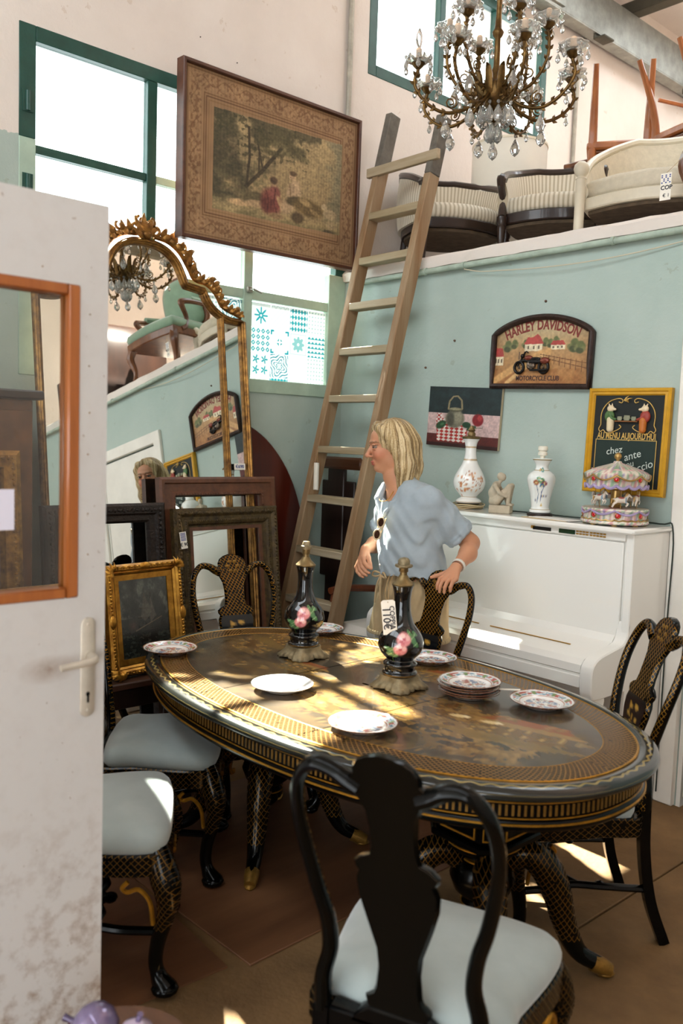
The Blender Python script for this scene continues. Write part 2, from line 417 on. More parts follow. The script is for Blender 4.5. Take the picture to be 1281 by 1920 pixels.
def lattice(name, base='#050504', gold='#b57a22', step=.022, width=.16, coords='OBJ', front=False, rough=.16, wear=.5, metal=.55, zmin=None):
    """black lacquer with a gilt diamond trellis"""
    if name in _MC: return _MC[name]
    m, nt, b = nodes_of(name); N = nt.nodes; L = nt.links
    tc = N.new('ShaderNodeTexCoord'); sp = N.new('ShaderNodeSeparateXYZ'); L.new(tc.outputs['UV' if coords == 'UV' else 'Object'], sp.inputs[0])
    if coords == 'UV': u, v = sp.outputs[0], sp.outputs[1]
    else: u = mnode(nt, 'MULTIPLY_ADD', sp.outputs[1], .93, sp.outputs[0]); v = sp.outputs[2]
    def ln(s):
        q = mnode(nt, 'MULTIPLY_ADD', v, s, u); p = mnode(nt, 'PINGPONG', mnode(nt, 'DIVIDE', q, step), .5); return mnode(nt, 'LESS_THAN', p, width * .5)
    g = mnode(nt, 'MAXIMUM', ln(1.0), ln(-1.0))
    no = N.new('ShaderNodeTexNoise'); no.inputs['Scale'].default_value = 40; no.inputs['Detail'].default_value = 4; L.new(tc.outputs['Object'], no.inputs['Vector'])
    g = mnode(nt, 'MULTIPLY', g, mnode(nt, 'GREATER_THAN', no.outputs['Fac'], wear * .8))
    if zmin is not None: g = mnode(nt, 'MULTIPLY', g, mnode(nt, 'GREATER_THAN', sp.outputs[2], zmin))
    if front:
        s2 = N.new('ShaderNodeSeparateXYZ'); L.new(tc.outputs['Normal'], s2.inputs[0]); g = mnode(nt, 'MULTIPLY', g, mnode(nt, 'GREATER_THAN', s2.outputs[1], .25))
    mx = N.new('ShaderNodeMix'); mx.data_type = 'RGBA'; L.new(g, mx.inputs['Factor']); mx.inputs['A'].default_value = rgba(base); mx.inputs['B'].default_value = rgba(gold)
    L.new(mx.outputs['Result'], b.inputs['Base Color']); L.new(mnode(nt, 'MULTIPLY', g, metal), b.inputs['Metallic']); sset(b, 'Roughness', rough); L.new(mnode(nt, 'MULTIPLY_ADD', g, .22, rough), b.inputs['Roughness']); sset(b, 'Specular IOR Level', .22)
    _MC[name] = m; return m
def woodmat(name, c1, c2, rough=.4, axis=2, scale=14., coat=0., bump=.05):
    st = [1, 1, 1]; st[axis] = .07
    return mat(name, c1, rough, col2=c2, vscale=scale, stretch=tuple(st), bump=bump, bscale=scale * 3, coat=coat)
# ================================================================ the setting
def wall_paint(name, lo, hi, zline=None, ymax=0.05):
    m, nt, b = nodes_of(name); N = nt.nodes; L = nt.links
    tc = N.new('ShaderNodeTexCoord'); ob = tc.outputs['Object']
    def nz(s, d=6):
        n = N.new('ShaderNodeTexNoise'); n.inputs['Scale'].default_value = s; n.inputs['Detail'].default_value = d; n.inputs['Roughness'].default_value = .6; L.new(ob, n.inputs['Vector']); return n.outputs['Fac']
    def ramp(f, c1, c2, p0=.3, p1=.7):
        r = N.new('ShaderNodeValToRGB'); r.color_ramp.elements[0].position = p0; r.color_ramp.elements[1].position = p1; r.color_ramp.elements[0].color = rgba(c1); r.color_ramp.elements[1].color = rgba(c2); L.new(f, r.inputs[0]); return r.outputs[0]
    big = nz(1.7); c = ramp(big, *lo)
    if zline is not None:
        sp = N.new('ShaderNodeSeparateXYZ'); L.new(ob, sp.inputs[0])
        zz = mnode(nt, 'MULTIPLY_ADD', nz(30, 2), .03, sp.outputs[2]); f = mnode(nt, 'MAXIMUM', mnode(nt, 'GREATER_THAN', zz, zline + .015), mnode(nt, 'GREATER_THAN', sp.outputs[1], ymax))
        mx = N.new('ShaderNodeMix'); mx.data_type = 'RGBA'; L.new(f, mx.inputs['Factor']); L.new(c, mx.inputs['A']); L.new(ramp(big, *hi), mx.inputs['B']); c = mx.outputs['Result']
    spot = N.new('ShaderNodeMix'); spot.data_type = 'RGBA'; spot.blend_type = 'MULTIPLY'; L.new(c, spot.inputs['A']); spot.inputs['B'].default_value = (.72, .6, .48, 1)
    L.new(mnode(nt, 'MULTIPLY', mnode(nt, 'GREATER_THAN', nz(9, 10), .66), .35), spot.inputs['Factor']); L.new(spot.outputs['Result'], b.inputs['Base Color'])
    sset(b, 'Roughness', .75); sset(b, 'Specular IOR Level', .25)
    bu = N.new('ShaderNodeBump'); bu.inputs['Strength'].default_value = .22; bu.inputs['Distance'].default_value = .012; L.new(nz(34, 6), bu.inputs['Height']); L.new(bu.outputs[0], b.inputs['Normal'])
    return m
GREEN = ('#9fafa6', '#b0bcb4'); CREAM = ('#d8ccc2', '#e4dad1')
M_w1 = wall_paint('wall_two_tone_paint', GREEN, CREAM, 2.97)
M_w2 = wall_paint('mint_wall_paint', GREEN, CREAM)
M_cream = wall_paint('cream_wall_paint', CREAM, CREAM)
M_white = mat('white_door_paint', '#e9e4da', .45, vary=.12, vscale=3, bump=.04)
M_dgreen = mat('dark_green_frame_paint', '#1f4a40', .4, vary=.25, vscale=12, bump=.06)
M_lgreen = mat('pale_green_frame_paint', '#a9beac', .5, vary=.15, vscale=8, bump=.05)
M_conc = mat('worn_concrete', '#886842', .8, col2='#674c2e', vscale=2.6, bump=.3, bscale=45)
M_concd = mat('floor_joint_dirt', '#3c3226', .95)
M_board = mat('brown_hardboard', '#7a5236', .5, col2='#5f3c26', vscale=5, stretch=(1, .15, 1), bump=.05, bscale=90)
M_galv = mat('galvanised_steel', '#9a9a92', .45, .7, vary=.3, vscale=10)
M_purlin = mat('dark_roof_timber', '#4a4538', .8, vary=.3, vscale=6)
M_pipe = mat('painted_pipe', '#a8a294', .5, .3, vary=.3, vscale=14)
M_pipeg = mat('painted_pipe_mint', '#a9b8a8', .5, 0, vary=.25, vscale=14)
def glassmat(name, tint=(.93, .97, .96), rough=0.0, gloss=.09):
    m = bpy.data.materials.new(name); m.use_nodes = True; nt = m.node_tree; N = nt.nodes; L = nt.links; N.clear()
    o = N.new('ShaderNodeOutputMaterial'); t = N.new('ShaderNodeBsdfTransparent'); t.inputs[0].default_value = (*tint, 1); g = N.new('ShaderNodeBsdfGlossy'); g.inputs['Roughness'].default_value = rough
    fr = N.new('ShaderNodeFresnel'); fr.inputs[0].default_value = 1.5; x = N.new('ShaderNodeMixShader'); ge = N.new('ShaderNodeNewGeometry'); L.new(mnode(nt, 'MULTIPLY', mnode(nt, 'MAXIMUM', fr.outputs[0], gloss), mnode(nt, 'SUBTRACT', 1.0, ge.outputs['Backfacing'])), x.inputs[0]); L.new(t.outputs[0], x.inputs[1]); L.new(g.outputs[0], x.inputs[2]); L.new(x.outputs[0], o.inputs[0]); return m
M_glass = glassmat('window_glass', gloss=0.0)

def struct(o): return tag(o, kind='structure')
# floor: concrete slabs with an open joint
fl = MB().box((1.5, -.6, -.09), (11, 13, .08)).build('floor', M_concd); struct(fl)
for (x0, x1, y0, y1) in ((-.25, 2.637, -4.4, .1), (2.645, 7, -4.4, .1), (-4, 7, -7.1, -4.408)):
    MB().box(((x0 + x1) / 2, (y0 + y1) / 2, -.025), (x1 - x0, y1 - y0, .05), .003).build('floor_slab', M_conc, fl)
for i, (x0, x1, y0, y1, rz, lab) in enumerate(((.95, 2.06, -3.5, -2.225, -.05, 'brown hardboard sheet on the floor under the nearest left chair'), (.95, 2.11, -2.215, -1.0, .03, 'brown hardboard sheet on the floor beneath the lacquered table'))):
    o = MB().box((0, 0, .0035), (x1 - x0, y1 - y0, .007), .001).build('floor_board', M_board); o.location = ((x0 + x1) / 2, (y0 + y1) / 2, .0004 + .0006 * i); o.rotation_euler.z = rz
    tag(o, lab, 'board', 'hardboard sheets on the floor')
# window wall X=0 (thickness outwards), holes for two windows
W1Y0, W1Y1, W1Z0, W1Z1 = -2.03, -.02, 1.875, 3.465
W2Y0, W2Y1, W2Z0, W2Z1 = .15, 1.98, 3.93, 4.74
m = MB(); TH = .14
def wseg(y0, y1, z0, z1): m.box((-TH / 2, (y0 + y1) / 2, (z0 + z1) / 2), (TH, y1 - y0, z1 - z0))
wseg(-4.2, W1Y0, 0, 5.4); wseg(W1Y0, W1Y1, 0, W1Z0); wseg(W1Y0, W1Y1, W1Z1, 5.4); wseg(W1Y1, W2Y0, 0, 5.4); wseg(W2Y0, W2Y1, 0, W2Z0); wseg(W2Y0, W2Y1, W2Z1, 5.4); wseg(W2Y1, 6.2, 0, 5.4)
wl = m.build('wall_left', M_w1, smooth=False); struct(wl)
m = MB()
for (y, z, r) in ((-1.37, 4.07, .006), (-1.29, 3.86, .007), (-1.1, 3.72, .003), (-.86, 3.66, .003)): m.lathe([(0, -.001), (r, -.001), (r, .004), (0, .004)], 10, T(.0, y, z) @ RY(PI / 2))
m.build('nail_hole', mat('plaster_hole', '#3a2f28', .9), wl)
# back wall Y=0 below the loft, with the white door
DX0, DX1, DZ = 2.36, 3.26, 2.07
m = MB()
for (x0, x1, z0, z1) in ((0, DX0, 0, 2.585), (DX0, DX1, DZ, 2.585), (DX1, 6.2, 0, 2.585)): m.box(((x0 + x1) / 2, .1, (z0 + z1) / 2), (x1 - x0, .2, z1 - z0))
wb = m.build('wall_back', M_w2, smooth=False); struct(wb)
for (x, z) in ((1.52, 2.33), (.93, 2.17), (.72, 2.03), (2.3, 1.52)):
    MB().lathe([(0, 0), (.006, 0), (.007, .004), (.003, .012), (0, .012)], 10, T(x, 0, z) @ RX(PI / 2)).build('wall_nail', mat('nail_rust', '#6a5140', .6), wb)
# loft slab with rough cream lip
rs = random.Random(2)
m = MB(); NX = 90; rings = []
for i in range(NX + 1):
    x = 6.2 * i / NX; j = lambda s: (rs.random() - .5) * s
    rings.append([(x, 5.9, 2.652), (x, 5.9, 2.585), (x, .03, 2.585), (x, -.022 + j(.006), 2.588 + j(.006)), (x, -.028 + j(.008), 2.637 + j(.008)), (x, -.012 + j(.01), 2.654 + j(.004)), (x, .06, 2.655)])
lo = m.loft(rings).build('loft_floor', M_cream, ang=50); struct(lo)
# door 1 in the back wall
d1 = thing('door_1', 'white painted door at the right edge', 'door', (DX0, 0, 0)); d1['kind'] = 'structure'; del d1['category']
m = MB(); m.box((-.05, -.012, (DZ + .07) / 2), (.095, .03, DZ + .07), .006); m.box((DX1 - DX0 + .05, -.012, (DZ + .07) / 2), (.095, .03, DZ + .07), .006); m.box(((DX1 - DX0) / 2, -.0125, DZ + .05), (DX1 - DX0 + .19, .03, .095), .006)
m.box((.012, .1, DZ / 2), (.02, .2, DZ)); m.box((DX1 - DX0 - .012, .1, DZ / 2), (.02, .2, DZ)); m.build('door_frame', M_white, d1)
MB().box(((DX1 - DX0) / 2, .02, DZ / 2 + .02), (DX1 - DX0 - .06, .04, DZ - .06), .003).build('door_leaf', M_white, d1)
for z in (.42, 1.62): MB().lathe([(0, -.045), (.007, -.045), (.007, .045), (.003, .05), (0, .05)], 10, T(.027, -.008, z)).build('hinge', mat('brass_hinge', '#a88f5a', .3, .9), d1)
# conduit along the lip, slack string
m = MB(); m.tube([(.1, -.034, 2.566), (3, -.034, 2.565), (6, -.034, 2.565)], .016, 10)
for x in (.72, 1.0, 1.9, 2.9): m.tube([(x - .008, -.034, 2.566), (x + .008, -.034, 2.566)], .0205, 10)
tag(m.build('conduit_pipe', M_pipeg), 'painted conduit running along the lip of the loft', 'pipe')
p = [(1.02, -.056, 2.54)] + [(1.02 + 1.9 * t, -.03 - .02 * math.sin(t * 6), 2.53 - .06 * math.sin(PI * min(1, t * 1.25)) + .04 * t) for t in np.linspace(.05, 1, 14)]
tag(MB().tube(catmull(p, 4), .0028, 5).build('string', mat('pale_string', '#c9bfa6', .9)), 'thin slack string hanging across the mint wall below the loft', 'string')
tag(MB().tube([(.022, -.042, 2.9), (.022, -.044, 5.3)], .017, 10).build('conduit_pipe', M_pipe), 'grey conduit pipe climbing the cream wall above the tapestry', 'pipe')
m = MB(); m.tube([(.02, 2.385, 3.2), (.02, 2.385, 4.35), (.02, 2.40, 4.7), (.03, 2.45, 4.86)], .016, 8); m.tube([(.02, 2.385, 4.36), (.02, 2.385, 4.44)], .021, 8)
tag(m.build('conduit_pipe', M_pipe), 'short cream conduit rising to the steel beam over the loft', 'pipe')
m = MB().box((.012, .62, 3.08), (.024, .09, .05), .005); m.lathe([(0, 0), (.03, 0), (.026, .02), (0, .022)], 12, T(.024, .62, 3.08) @ RY(PI / 2))
so = m.build('wall_socket', M_white); tag(so, 'small white wall socket on cream wall behind the striped chairs', 'socket')
# roof, with added overhang shading the high window and added gap lighting the loft
m = MB(); m.box((-.35, 1.1, 5.41), (2.3, 10.8, .08)); m.box((4.3, 1.1, 5.41), (4.0, 10.8, .08)); m.box((1.55, -1.9, 5.41), (1.5, 4.8, .08)); m.box((1.55, 5.85, 5.41), (1.5, 1.3, .08)); ro = m.build('ceiling', M_cream, smooth=False); struct(ro)
for x in (.62, 1.8, 3.0, 4.2, 5.4): MB().box((x, 1.1, 5.30), (.09, 10.6, .12), .006).build('purlin', M_purlin, ro)
for y in (2.95, 5.3): MB().box((2.0, y, 5.2), (4.1, .12, .10), .006).build('cross_beam', M_purlin, ro)
bm_ = thing('steel_beam', 'galvanised steel roof beam above the loft wall', 'beam', (0, 0, 0))
MB().box((.17, 3.2, 4.99), (.012, 6, .30), .002).build('web', M_galv, bm_)
m = MB(); m.box((.12, 3.2, 4.835), (.11, 6, .012), .002); m.box((.12, 3.2, 5.14), (.11, 6, .012), .002); m.build('flange', M_galv, bm_)
for y in (1.6, 1.85): 
    MB().box((.185, y, 4.99), (.016, .16, .26), .002).build('splice_plate', M_galv, bm_)
    for z in (-.08, .08):
        for q in (-.05, .05): MB().lathe([(0, 0), (.011, 0), (.011, .009), (0, .009)], 6, T(.193, y + q, 4.99 + z) @ RY(PI / 2)).build('bolt', M_galv, bm_)
for y in (2.45, 3.9): m = MB().box((.2, y, 4.79), (.10, .14, .014), .002).box((.155, y, 4.81), (.012, .14, .05), .002); m.build('bracket', M_purlin, bm_)
area_portal('portal_added_roof_gap', (1.55, 2.85, 5.5), (0, 0, 0), 1.5, 4.7)  # sky through the roof gap, which is added to brighten the loft
# walls out of the picture close the room; a wide doorway stays open behind the photographer
m = MB(); m.box((1.0, -4.18, 1.4), (2.2, .12, 2.8)); m.box((5.5, -4.18, 1.4), (1.6, .12, 2.8)); m.box((3.4, -4.18, 2.65), (2.6, .12, .3)); m.box((3, -4.18, 5.28), (6.6, .12, .26)); m.box((3, -4.18, 3.1), (6.6, .12, .7)); m.box((-.0, -4.18, 4.0), (.2, .12, 2.6)); m.box((6.15, -4.18, 4.0), (.3, .12, 2.6)); wf = m.build('wall_front', M_cream, smooth=False); struct(wf)
for x in (1.6, 3.1, 4.6): MB().box((x, -4.18, 4.3), (.07, .1, 1.7), .006).build('glazing_post', M_galv, wf)
struct(MB().box((3.3, -6.1, 2.70), (4.6, 3.7, .05), .004).build('porch_roof', M_galv))  # unseen roof added outside to cut the sky light through the doorway
wr = MB().box((6.26, 1.0, 2.7), (.12, 10.4, 5.4)).build('wall_right', M_cream, smooth=False); struct(wr)
wx = MB().box((3, 6.1, 2.7), (6.4, .12, 5.4)).build('wall_loft', M_cream, smooth=False); struct(wx)

# windows
def bar(y0, y1, z0, z1, name, matl, par, x0=-.05, x1=.004, b=.003): return MB().box(((x0 + x1) / 2, (y0 + y1) / 2, (z0 + z1) / 2), (x1 - x0, y1 - y0, z1 - z0), b).build(name, matl, par)
w1 = thing('window_1', 'large steel casement window behind tapestry and mirror', 'window'); w1['kind'] = 'structure'; del w1['category']
GL = 2.965
bar(-2.075, -1.995, GL, 3.48, 'frame_post', M_dgreen, w1); bar(-2.075, -1.995, 1.86, GL, 'frame_post', M_lgreen, w1)
bar(-.085, .0, 2.62, 3.48, 'frame_post', M_dgreen, w1); bar(-.135, .0, 1.86, 2.62, 'frame_post', M_lgreen, w1)
bar(-1.995, -.085, 3.41, 3.48, 'frame_rail', M_dgreen, w1); bar(-1.995, -.135, 1.86, 1.937, 'frame_rail', M_lgreen, w1, x1=.012)
bar(-1.405, -1.35, 2.5, 3.41, 'mullion', M_dgreen, w1, x1=.0); bar(-1.405, -1.35, 1.937, 2.5, 'mullion', M_lgreen, w1, x1=.0)
bar(-.775, -.715, 1.937, 3.41, 'mullion', M_lgreen, w1, x1=.0)
bar(-1.995, -1.405, 2.905, 2.945, 'glazing_bar', M_dgreen, w1, x1=-.008); bar(-1.35, -.775, 2.905, 2.945, 'glazing_bar', M_lgreen, w1, x1=-.008); bar(-.715, -.135, 2.905, 2.945, 'glazing_bar', M_lgreen, w1, x1=-.008)
for (a, b) in ((-1.995, -1.405), (-1.35, -.775), (-.715, -.135)): bar(a, b, 2.39, 2.445, 'glazing_bar', M_lgreen, w1, x1=-.006)
for (a, b) in ((-1.995, -1.405), (-1.35, -.775), (-.715, -.135)):
    for (c, d) in ((1.937, 2.39), (2.445, 2.905), (2.945, 3.41)): bar(a, b, c, d, 'pane', M_glass, w1, x0=-.034, x1=-.029, b=0)
for z in (2.75, 3.13): MB().lathe([(0, -.045), (.011, -.045), (.011, .045), (0, .045)], 10, T(.008, -2.035, z)).box((.006, -2.035, z), (.004, .05, .1)).build('hinge', M_dgreen, w1)
m = MB(); m.box((.012, -.745, 2.44), (.02, .035, .035), .004); m.tube([(.02, -.745, 2.44), (.05, -.745, 2.44), (.052, -.69, 2.425)], .006, 8); m.build('latch', mat('latch_metal', '#8f8c80', .4, .6), w1)
w2 = thing('window_2', 'high green framed window above the loft behind chandelier', 'window'); w2['kind'] = 'structure'; del w2['category']
for (a, b, c, d, n) in ((W2Y0 - .02, W2Y0 + .05, W2Z0 - .03, W2Z1 + .03, 'frame_post'), (W2Y1 - .05, W2Y1 + .02, W2Z0 - .03, W2Z1 + .03, 'frame_post'), (W2Y0 + .05, W2Y1 - .05, W2Z0 - .03, W2Z0 + .04, 'frame_rail'), (W2Y0 + .05, W2Y1 - .05, W2Z1 - .04, W2Z1 + .03, 'frame_rail'), (.775, .83, W2Z0 + .04, W2Z1 - .04, 'mullion'), (1.36, 1.415, W2Z0 + .04, W2Z1 - .04, 'mullion')): bar(a, b, c, d, n, M_dgreen, w2)
for (a, b) in ((.2, .775), (.83, 1.36), (1.415, 1.93)): bar(a, b, W2Z0 + .04, W2Z1 - .04, 'pane', M_glass, w2, x0=-.034, x1=-.029, b=0)
area_portal('portal_window_1', (-.16, -1.03, 2.67), (0, -PI / 2, 0), 1.6, 2.0)
area_portal('portal_window_2', (-.16, 1.07, 4.33), (0, -PI / 2, 0), .82, 1.84)
area_portal('portal_doorway', (3.4, -4.26, 1.25), (PI / 2, 0, 0), 2.6, 2.5)
area_portal('portal_clerestory', (3.05, -4.26, 4.3), (PI / 2, 0, 0), 5.9, 1.7)

# patterned film tiles on the lower panes: each tile a square of its own
def tile_col(k):
    def fn(u, v):
        p = Paint(u, v, '#e3efec'); x = u - .5; y = v - .5; B = '#2f93a0'; r = np.hypot(x, y); a = np.arctan2(y, x)
        if k == 0: p.mix((r < .24 + .12 * np.cos(8 * a)) & (r > .05), B)
        elif k == 1:
            g = np.abs((u * 4 + v * 4) % 1 - .5) < .09; h = np.abs((u * 4 - v * 4) % 1 - .5) < .09; p.mix(g | h, '#a9c3c4')
        elif k == 2: p.mix(((u * 3 + v * 2) % 1 < .5) ^ ((u * 3 - v * 2) % 1 < .5), B)
        elif k == 3: p.mix((np.hypot(u * 6 % 1 - .5, v * 6 % 1 - .5) < .22), '#8fb4ba')
        elif k == 4: p.mix((np.abs(u * 4 % 1 - .5) + np.abs(v * 4 % 1 - .5) < .42) & (np.hypot(u * 4 % 1 - .5, v * 4 % 1 - .5) > .14), B)
        elif k == 5: p.mix((np.abs(x) + np.abs(y) < .2) | ((np.abs(x) > .4) & (np.abs(y) > .3)) | ((np.abs(y) > .4) & (np.abs(x) > .3)), B); p.mix((np.abs(x) < .03) | (np.abs(y) < .03), '#e3efec')
        elif k == 6: p.mix((r < .2 + .14 * np.abs(np.cos(4 * a))) & (r > .06), '#7fb3b8'); p.mix((np.maximum(np.abs(x), np.abs(y)) > .4) & (np.maximum(np.abs(x), np.abs(y)) < .44), '#8fb9c0')
        elif k == 7: p.mix(np.abs(u * 5 % 1 - .5) + (v * 5 % 1) * .9 < .55, B)
        elif k == 8:
            for sx in (-.22, .22):
                for sy in (-.22, .22): q = np.hypot(x - sx, y - sy); b2 = np.arctan2(y - sy, x - sx); p.mix((q < .12 + .07 * np.cos(5 * b2)) & (q > .02), B)
        elif k == 9: p.mix(np.abs((r * 7 + .6 * np.sin(4 * a)) % 1 - .5) < .2, '#2f8296')
        elif k == 10: p.mix(np.abs((u * 5 + v * 5) % 1 - .5) < .12, '#b5c6c6'); p.mix(np.abs((u * 5 - v * 5) % 1 - .5) < .12, '#b5c6c6')
        else: p.mix((np.abs(u * 6 % 1 - .5) + np.abs(v * 6 % 1 - .5) < .3), '#9fbabd')
        return p.out()
    return fn
def filmmat():
    m = bpy.data.materials.new('printed_window_film'); m.use_nodes = True; nt = m.node_tree; N = nt.nodes; L = nt.links; N.clear(); o = N.new('ShaderNodeOutputMaterial')
    a = N.new('ShaderNodeVertexColor'); a.layer_name = 'Col'; t = N.new('ShaderNodeBsdfTranslucent'); d = N.new('ShaderNodeBsdfDiffuse'); tr = N.new('ShaderNodeBsdfTransparent'); x = N.new('ShaderNodeMixShader'); y = N.new('ShaderNodeMixShader')
    for q in (t, d, tr): L.new(a.outputs[0], q.inputs[0])
    x.inputs[0].default_value = .94; y.inputs[0].default_value = .03; L.new(t.outputs[0], x.inputs[1]); L.new(d.outputs[0], x.inputs[2]); L.new(x.outputs[0], y.inputs[1]); L.new(tr.outputs[0], y.inputs[2]); L.new(y.outputs[0], o.inputs[0]); return m
M_film = filmmat(); tiles = {}
kk = [[0, 1, 2, 3], [4, 5, 6, 7], [8, 9, 10, 11]]
for (ya, nc) in ((-.705, 4), (-1.34, 4)):
    for r in range(4):
        for c in range(nc):
            k = kk[r][c] if r < 3 else [1, 2, 10, 3][c]
            if ya < -1: k = (k + 5 * c + 3) % 12
            hgt = .1405 if r < 3 else .028
            zc = 2.382 - r * .1425 - hgt / 2; yc = ya + .0715 + c * .1425
            key = (k, r == 3)
            if key not in tiles: tiles[key] = grid_canvas('film_tile', .1405, hgt, 40, 40 if r < 3 else 8, tile_col(k) if r < 3 else (lambda f: (lambda u, v: f(u, v * .2)))(tile_col(k)), M_film, w1); o = tiles[key]
            else: o = dup(tiles[key], w1)
            o.matrix_local = T(-.022, yc, zc) @ RZ(PI / 2)
# ================================================================ lacquered dining set
M_black = mat('black_lacquer', '#040404', .2, spec=.24, vary=.2, vscale=8)
M_gold = mat('gilt_paint', '#c08a2c', .38, .75, vary=.35, vscale=40)
M_golddk = mat('old_gilt', '#8a6428', .45, .6, vary=.4, vscale=30)
M_latF = lattice('lacquer_trellis_front', gold='#94681f', step=.019, width=.15, front=True, wear=.46)
M_lat = lattice('lacquer_trellis', step=.02, width=.12, wear=.5, gold='#6b4d1f')
M_latL = lattice('lacquer_leg_trellis', step=.02, width=.12, wear=.5, gold='#6b4d1f', zmin=.2)
M_seat = mat('pale_blue_velvet', '#a0aaa7', .85, vary=.12, vscale=7, sheen=.6, bump=.05, bscale=300)
M_panelB = vmat('painted_lacquer_panel', .18, coat=.3)

def chair_back_y(z): 
    t = max(0, (z - .44) / .6); return -.205 - .13 * t ** 1.25 + .025 * math.sin(t * PI)
def make_dining_chair(name):
    root = thing(name, 'x', 'chair')
    # seat cushion
    def outl(s, n=44):
        pts = []
        base = [(-.18, -.165), (.18, -.165), (.212, -.05), (.245, .12), (.235, .205), (.16, .232), (0, .238), (-.16, .232), (-.235, .205), (-.245, .12), (-.215, -.05)]
        for p in catmull(base, 4, True): pts.append((p[0] * s, p[1] * s))
        return pts
    m = MB(); rings = []
    for s, z in ((.97, .425), (1.0, .44), (1.005, .452), (.985, .468), (.93, .483), (.8, .496), (.6, .505), (.35, .51), (.12, .512)): rings.append([(x, y, z) for x, y in outl(s)])
    m.loft(rings).build('seat_cushion', M_seat, root, ang=180)
    # seat rails: front shaped apron and two sides, back
    m = MB()
    o1 = outl(1.015); rings = [[(x, y * (1.14 if y < -.1 else 1), z) for x, y in outl(s)] for s, z in ((.99, .365), (1.02, .37), (1.02, .425), (1.0, .43))]; MB().box((0, -.2, .42), (.30, .04, .05), .006).build('rear_rail', M_black, root); MB().prism([(-.1, .43), (.1, .43), (.085, .452), (.06, .47), (-.06, .47), (-.085, .452)], -.02, .02, T(0, -.2, 0) @ RX(PI / 2), .004).build('splat_shoe', M_black, root)
    m.loft(rings).build('seat_rail', M_lat, root, ang=30)
    ap = [(-.2, .37), (.2, .37), (.2, .345), (.15, .35), (.085, .362), (.06, .345), (.045, .325), (0, .315), (-.045, .325), (-.06, .345), (-.085, .362), (-.15, .35), (-.2, .345)]
    fa = MB().prism(ap, -.013, .013, T(0, .222, 0) @ RX(PI / 2)).build('apron', M_lat, root, ang=30)
    m = MB()
    for k in range(7):
        a = PI * (k + .5) / 7; m.tube([(0, .243, .352), (.045 * math.cos(a), .243, .352 - .03 * math.sin(a))], [.004, .007], 6)
    m.ell((0, .243, .353), (.014, .008, .009), 8, 6); m.build('shell_ornament', M_golddk, fa)
    # front cabriole legs
    for sx in (-1, 1):
        P = [(sx * .205, .195, .43), (sx * .222, .215, .37), (sx * .236, .232, .31), (sx * .226, .224, .24), (sx * .206, .205, .16), (sx * .198, .198, .09), (sx * .206, .21, .045), (sx * .222, .23, .018)]
        leg = MB().tube(catmull(P, 4), [.034, .04, .043, .036, .028, .024, .022, .021, .021, .028, .034], 10).build('front_leg', M_latL, root)
        MB().ell((sx * .219, .226, .02), (.036, .04, .0205), 12, 8).build('pad_foot', M_black, leg)
        sc = [(sx * .115, .226, .348), (sx * .10, .226, .332), (sx * .115, .226, .318), (sx * .14, .226, .33), (sx * .165, .228, .32), (sx * .188, .23, .285), (sx * .195, .23, .24), (sx * .19, .23, .20), (sx * .178, .23, .2), (sx * .18, .23, .215)]
        MB().tube(catmull(sc, 4), .0075, 6).build('gilt_scroll', M_gold, leg)
        MB().prism([(sx * .20, .345), (sx * .105, .345), (sx * .15, .315), (sx * .178, .27), (sx * .188, .21), (sx * .215, .24)], -.012, .012, T(0, .215, 0) @ RX(PI / 2)).build('bracket', M_lat, leg)
        sc2 = [(sx * .232, .12, .348), (sx * .232, .105, .33), (sx * .232, .12, .318), (sx * .234, .15, .325), (sx * .238, .18, .29), (sx * .232, .19, .22)]
        MB().tube(catmull(sc2, 4), .007, 6).build('gilt_scroll', M_gold, leg)
        # rear leg
        P = [(sx * .165, -.205, .44), (sx * .168, -.21, .3), (sx * .176, -.235, .14), (sx * .19, -.285, 0.0)]
        m = MB(); pts = catmull(P, 5)
        m.tube(pts, .026, 4, up=(1, 1, 0), ratio=.9); m.build('rear_leg', M_black, root)
        # back post
        prof = [(.165, .43), (.167, .50), (.152, .565), (.158, .63), (.178, .70), (.196, .79), (.203, .87), (.19, .945), (.155, .987), (.115, .985), (.085, .968), (.062, .955)]
        P = [(sx * x, chair_back_y(z), z) for x, z in prof]
        m = MB(); m.tube(catmull(P, 5), [.023, .021, .02, .019, .018, .017, .0165, .0165, .017, .019, .022, .022], 10, ratio=.85); m.build('back_post', M_latF, root)
    # splat
    hw = [(.43, .085), (.452, .085), (.462, .055), (.475, .068), (.488, .072), (.5, .055), (.515, .05), (.56, .046), (.60, .05), (.66, .07), (.71, .085), (.745, .088), (.765, .08), (.775, .088), (.787, .09), (.8, .075), (.808, .055), (.83, .05), (.87, .05), (.91, .055), (.94, .07), (.958, .085), (.972, .088), (.985, .07), (1.0, .07), (1.018, .06), (1.03, .042), (1.037, .018)]
    def ribbon(m, z0, z1, s, y0, y1):
        zs = [(z, w) for z, w in hw if z0 <= z <= z1]; rg = []
        for z, w in zs:
            y = chair_back_y(z); w *= s; rg.append([(-w, y + y0, z), (-w * .5, y + y1, z), (0, y + y1, z), (w * .5, y + y1, z), (w, y + y0, z), (w * .97, y - y0 * .2, z), (-w * .97, y - y0 * .2, z)])
        m.loft(rg); return m
    rings = []
    for z, w in hw:
        y = chair_back_y(z); rings.append([(-w, y, z), (-w + .006, y + .011, z), (w - .006, y + .011, z), (w, y, z), (w - .006, y - .011, z), (-w + .006, y - .011, z)])
    sp = MB().loft(rings).build('back_splat', M_latF, root, ang=50)
    # painted vase panel on the front of the splat
    n = 26; vs = []; fs = []; zs = np.linspace(.585, .765, n); W = np.interp(zs, [h[0] for h in hw], [h[1] for h in hw]) - .008
    m = MB(); K = 16
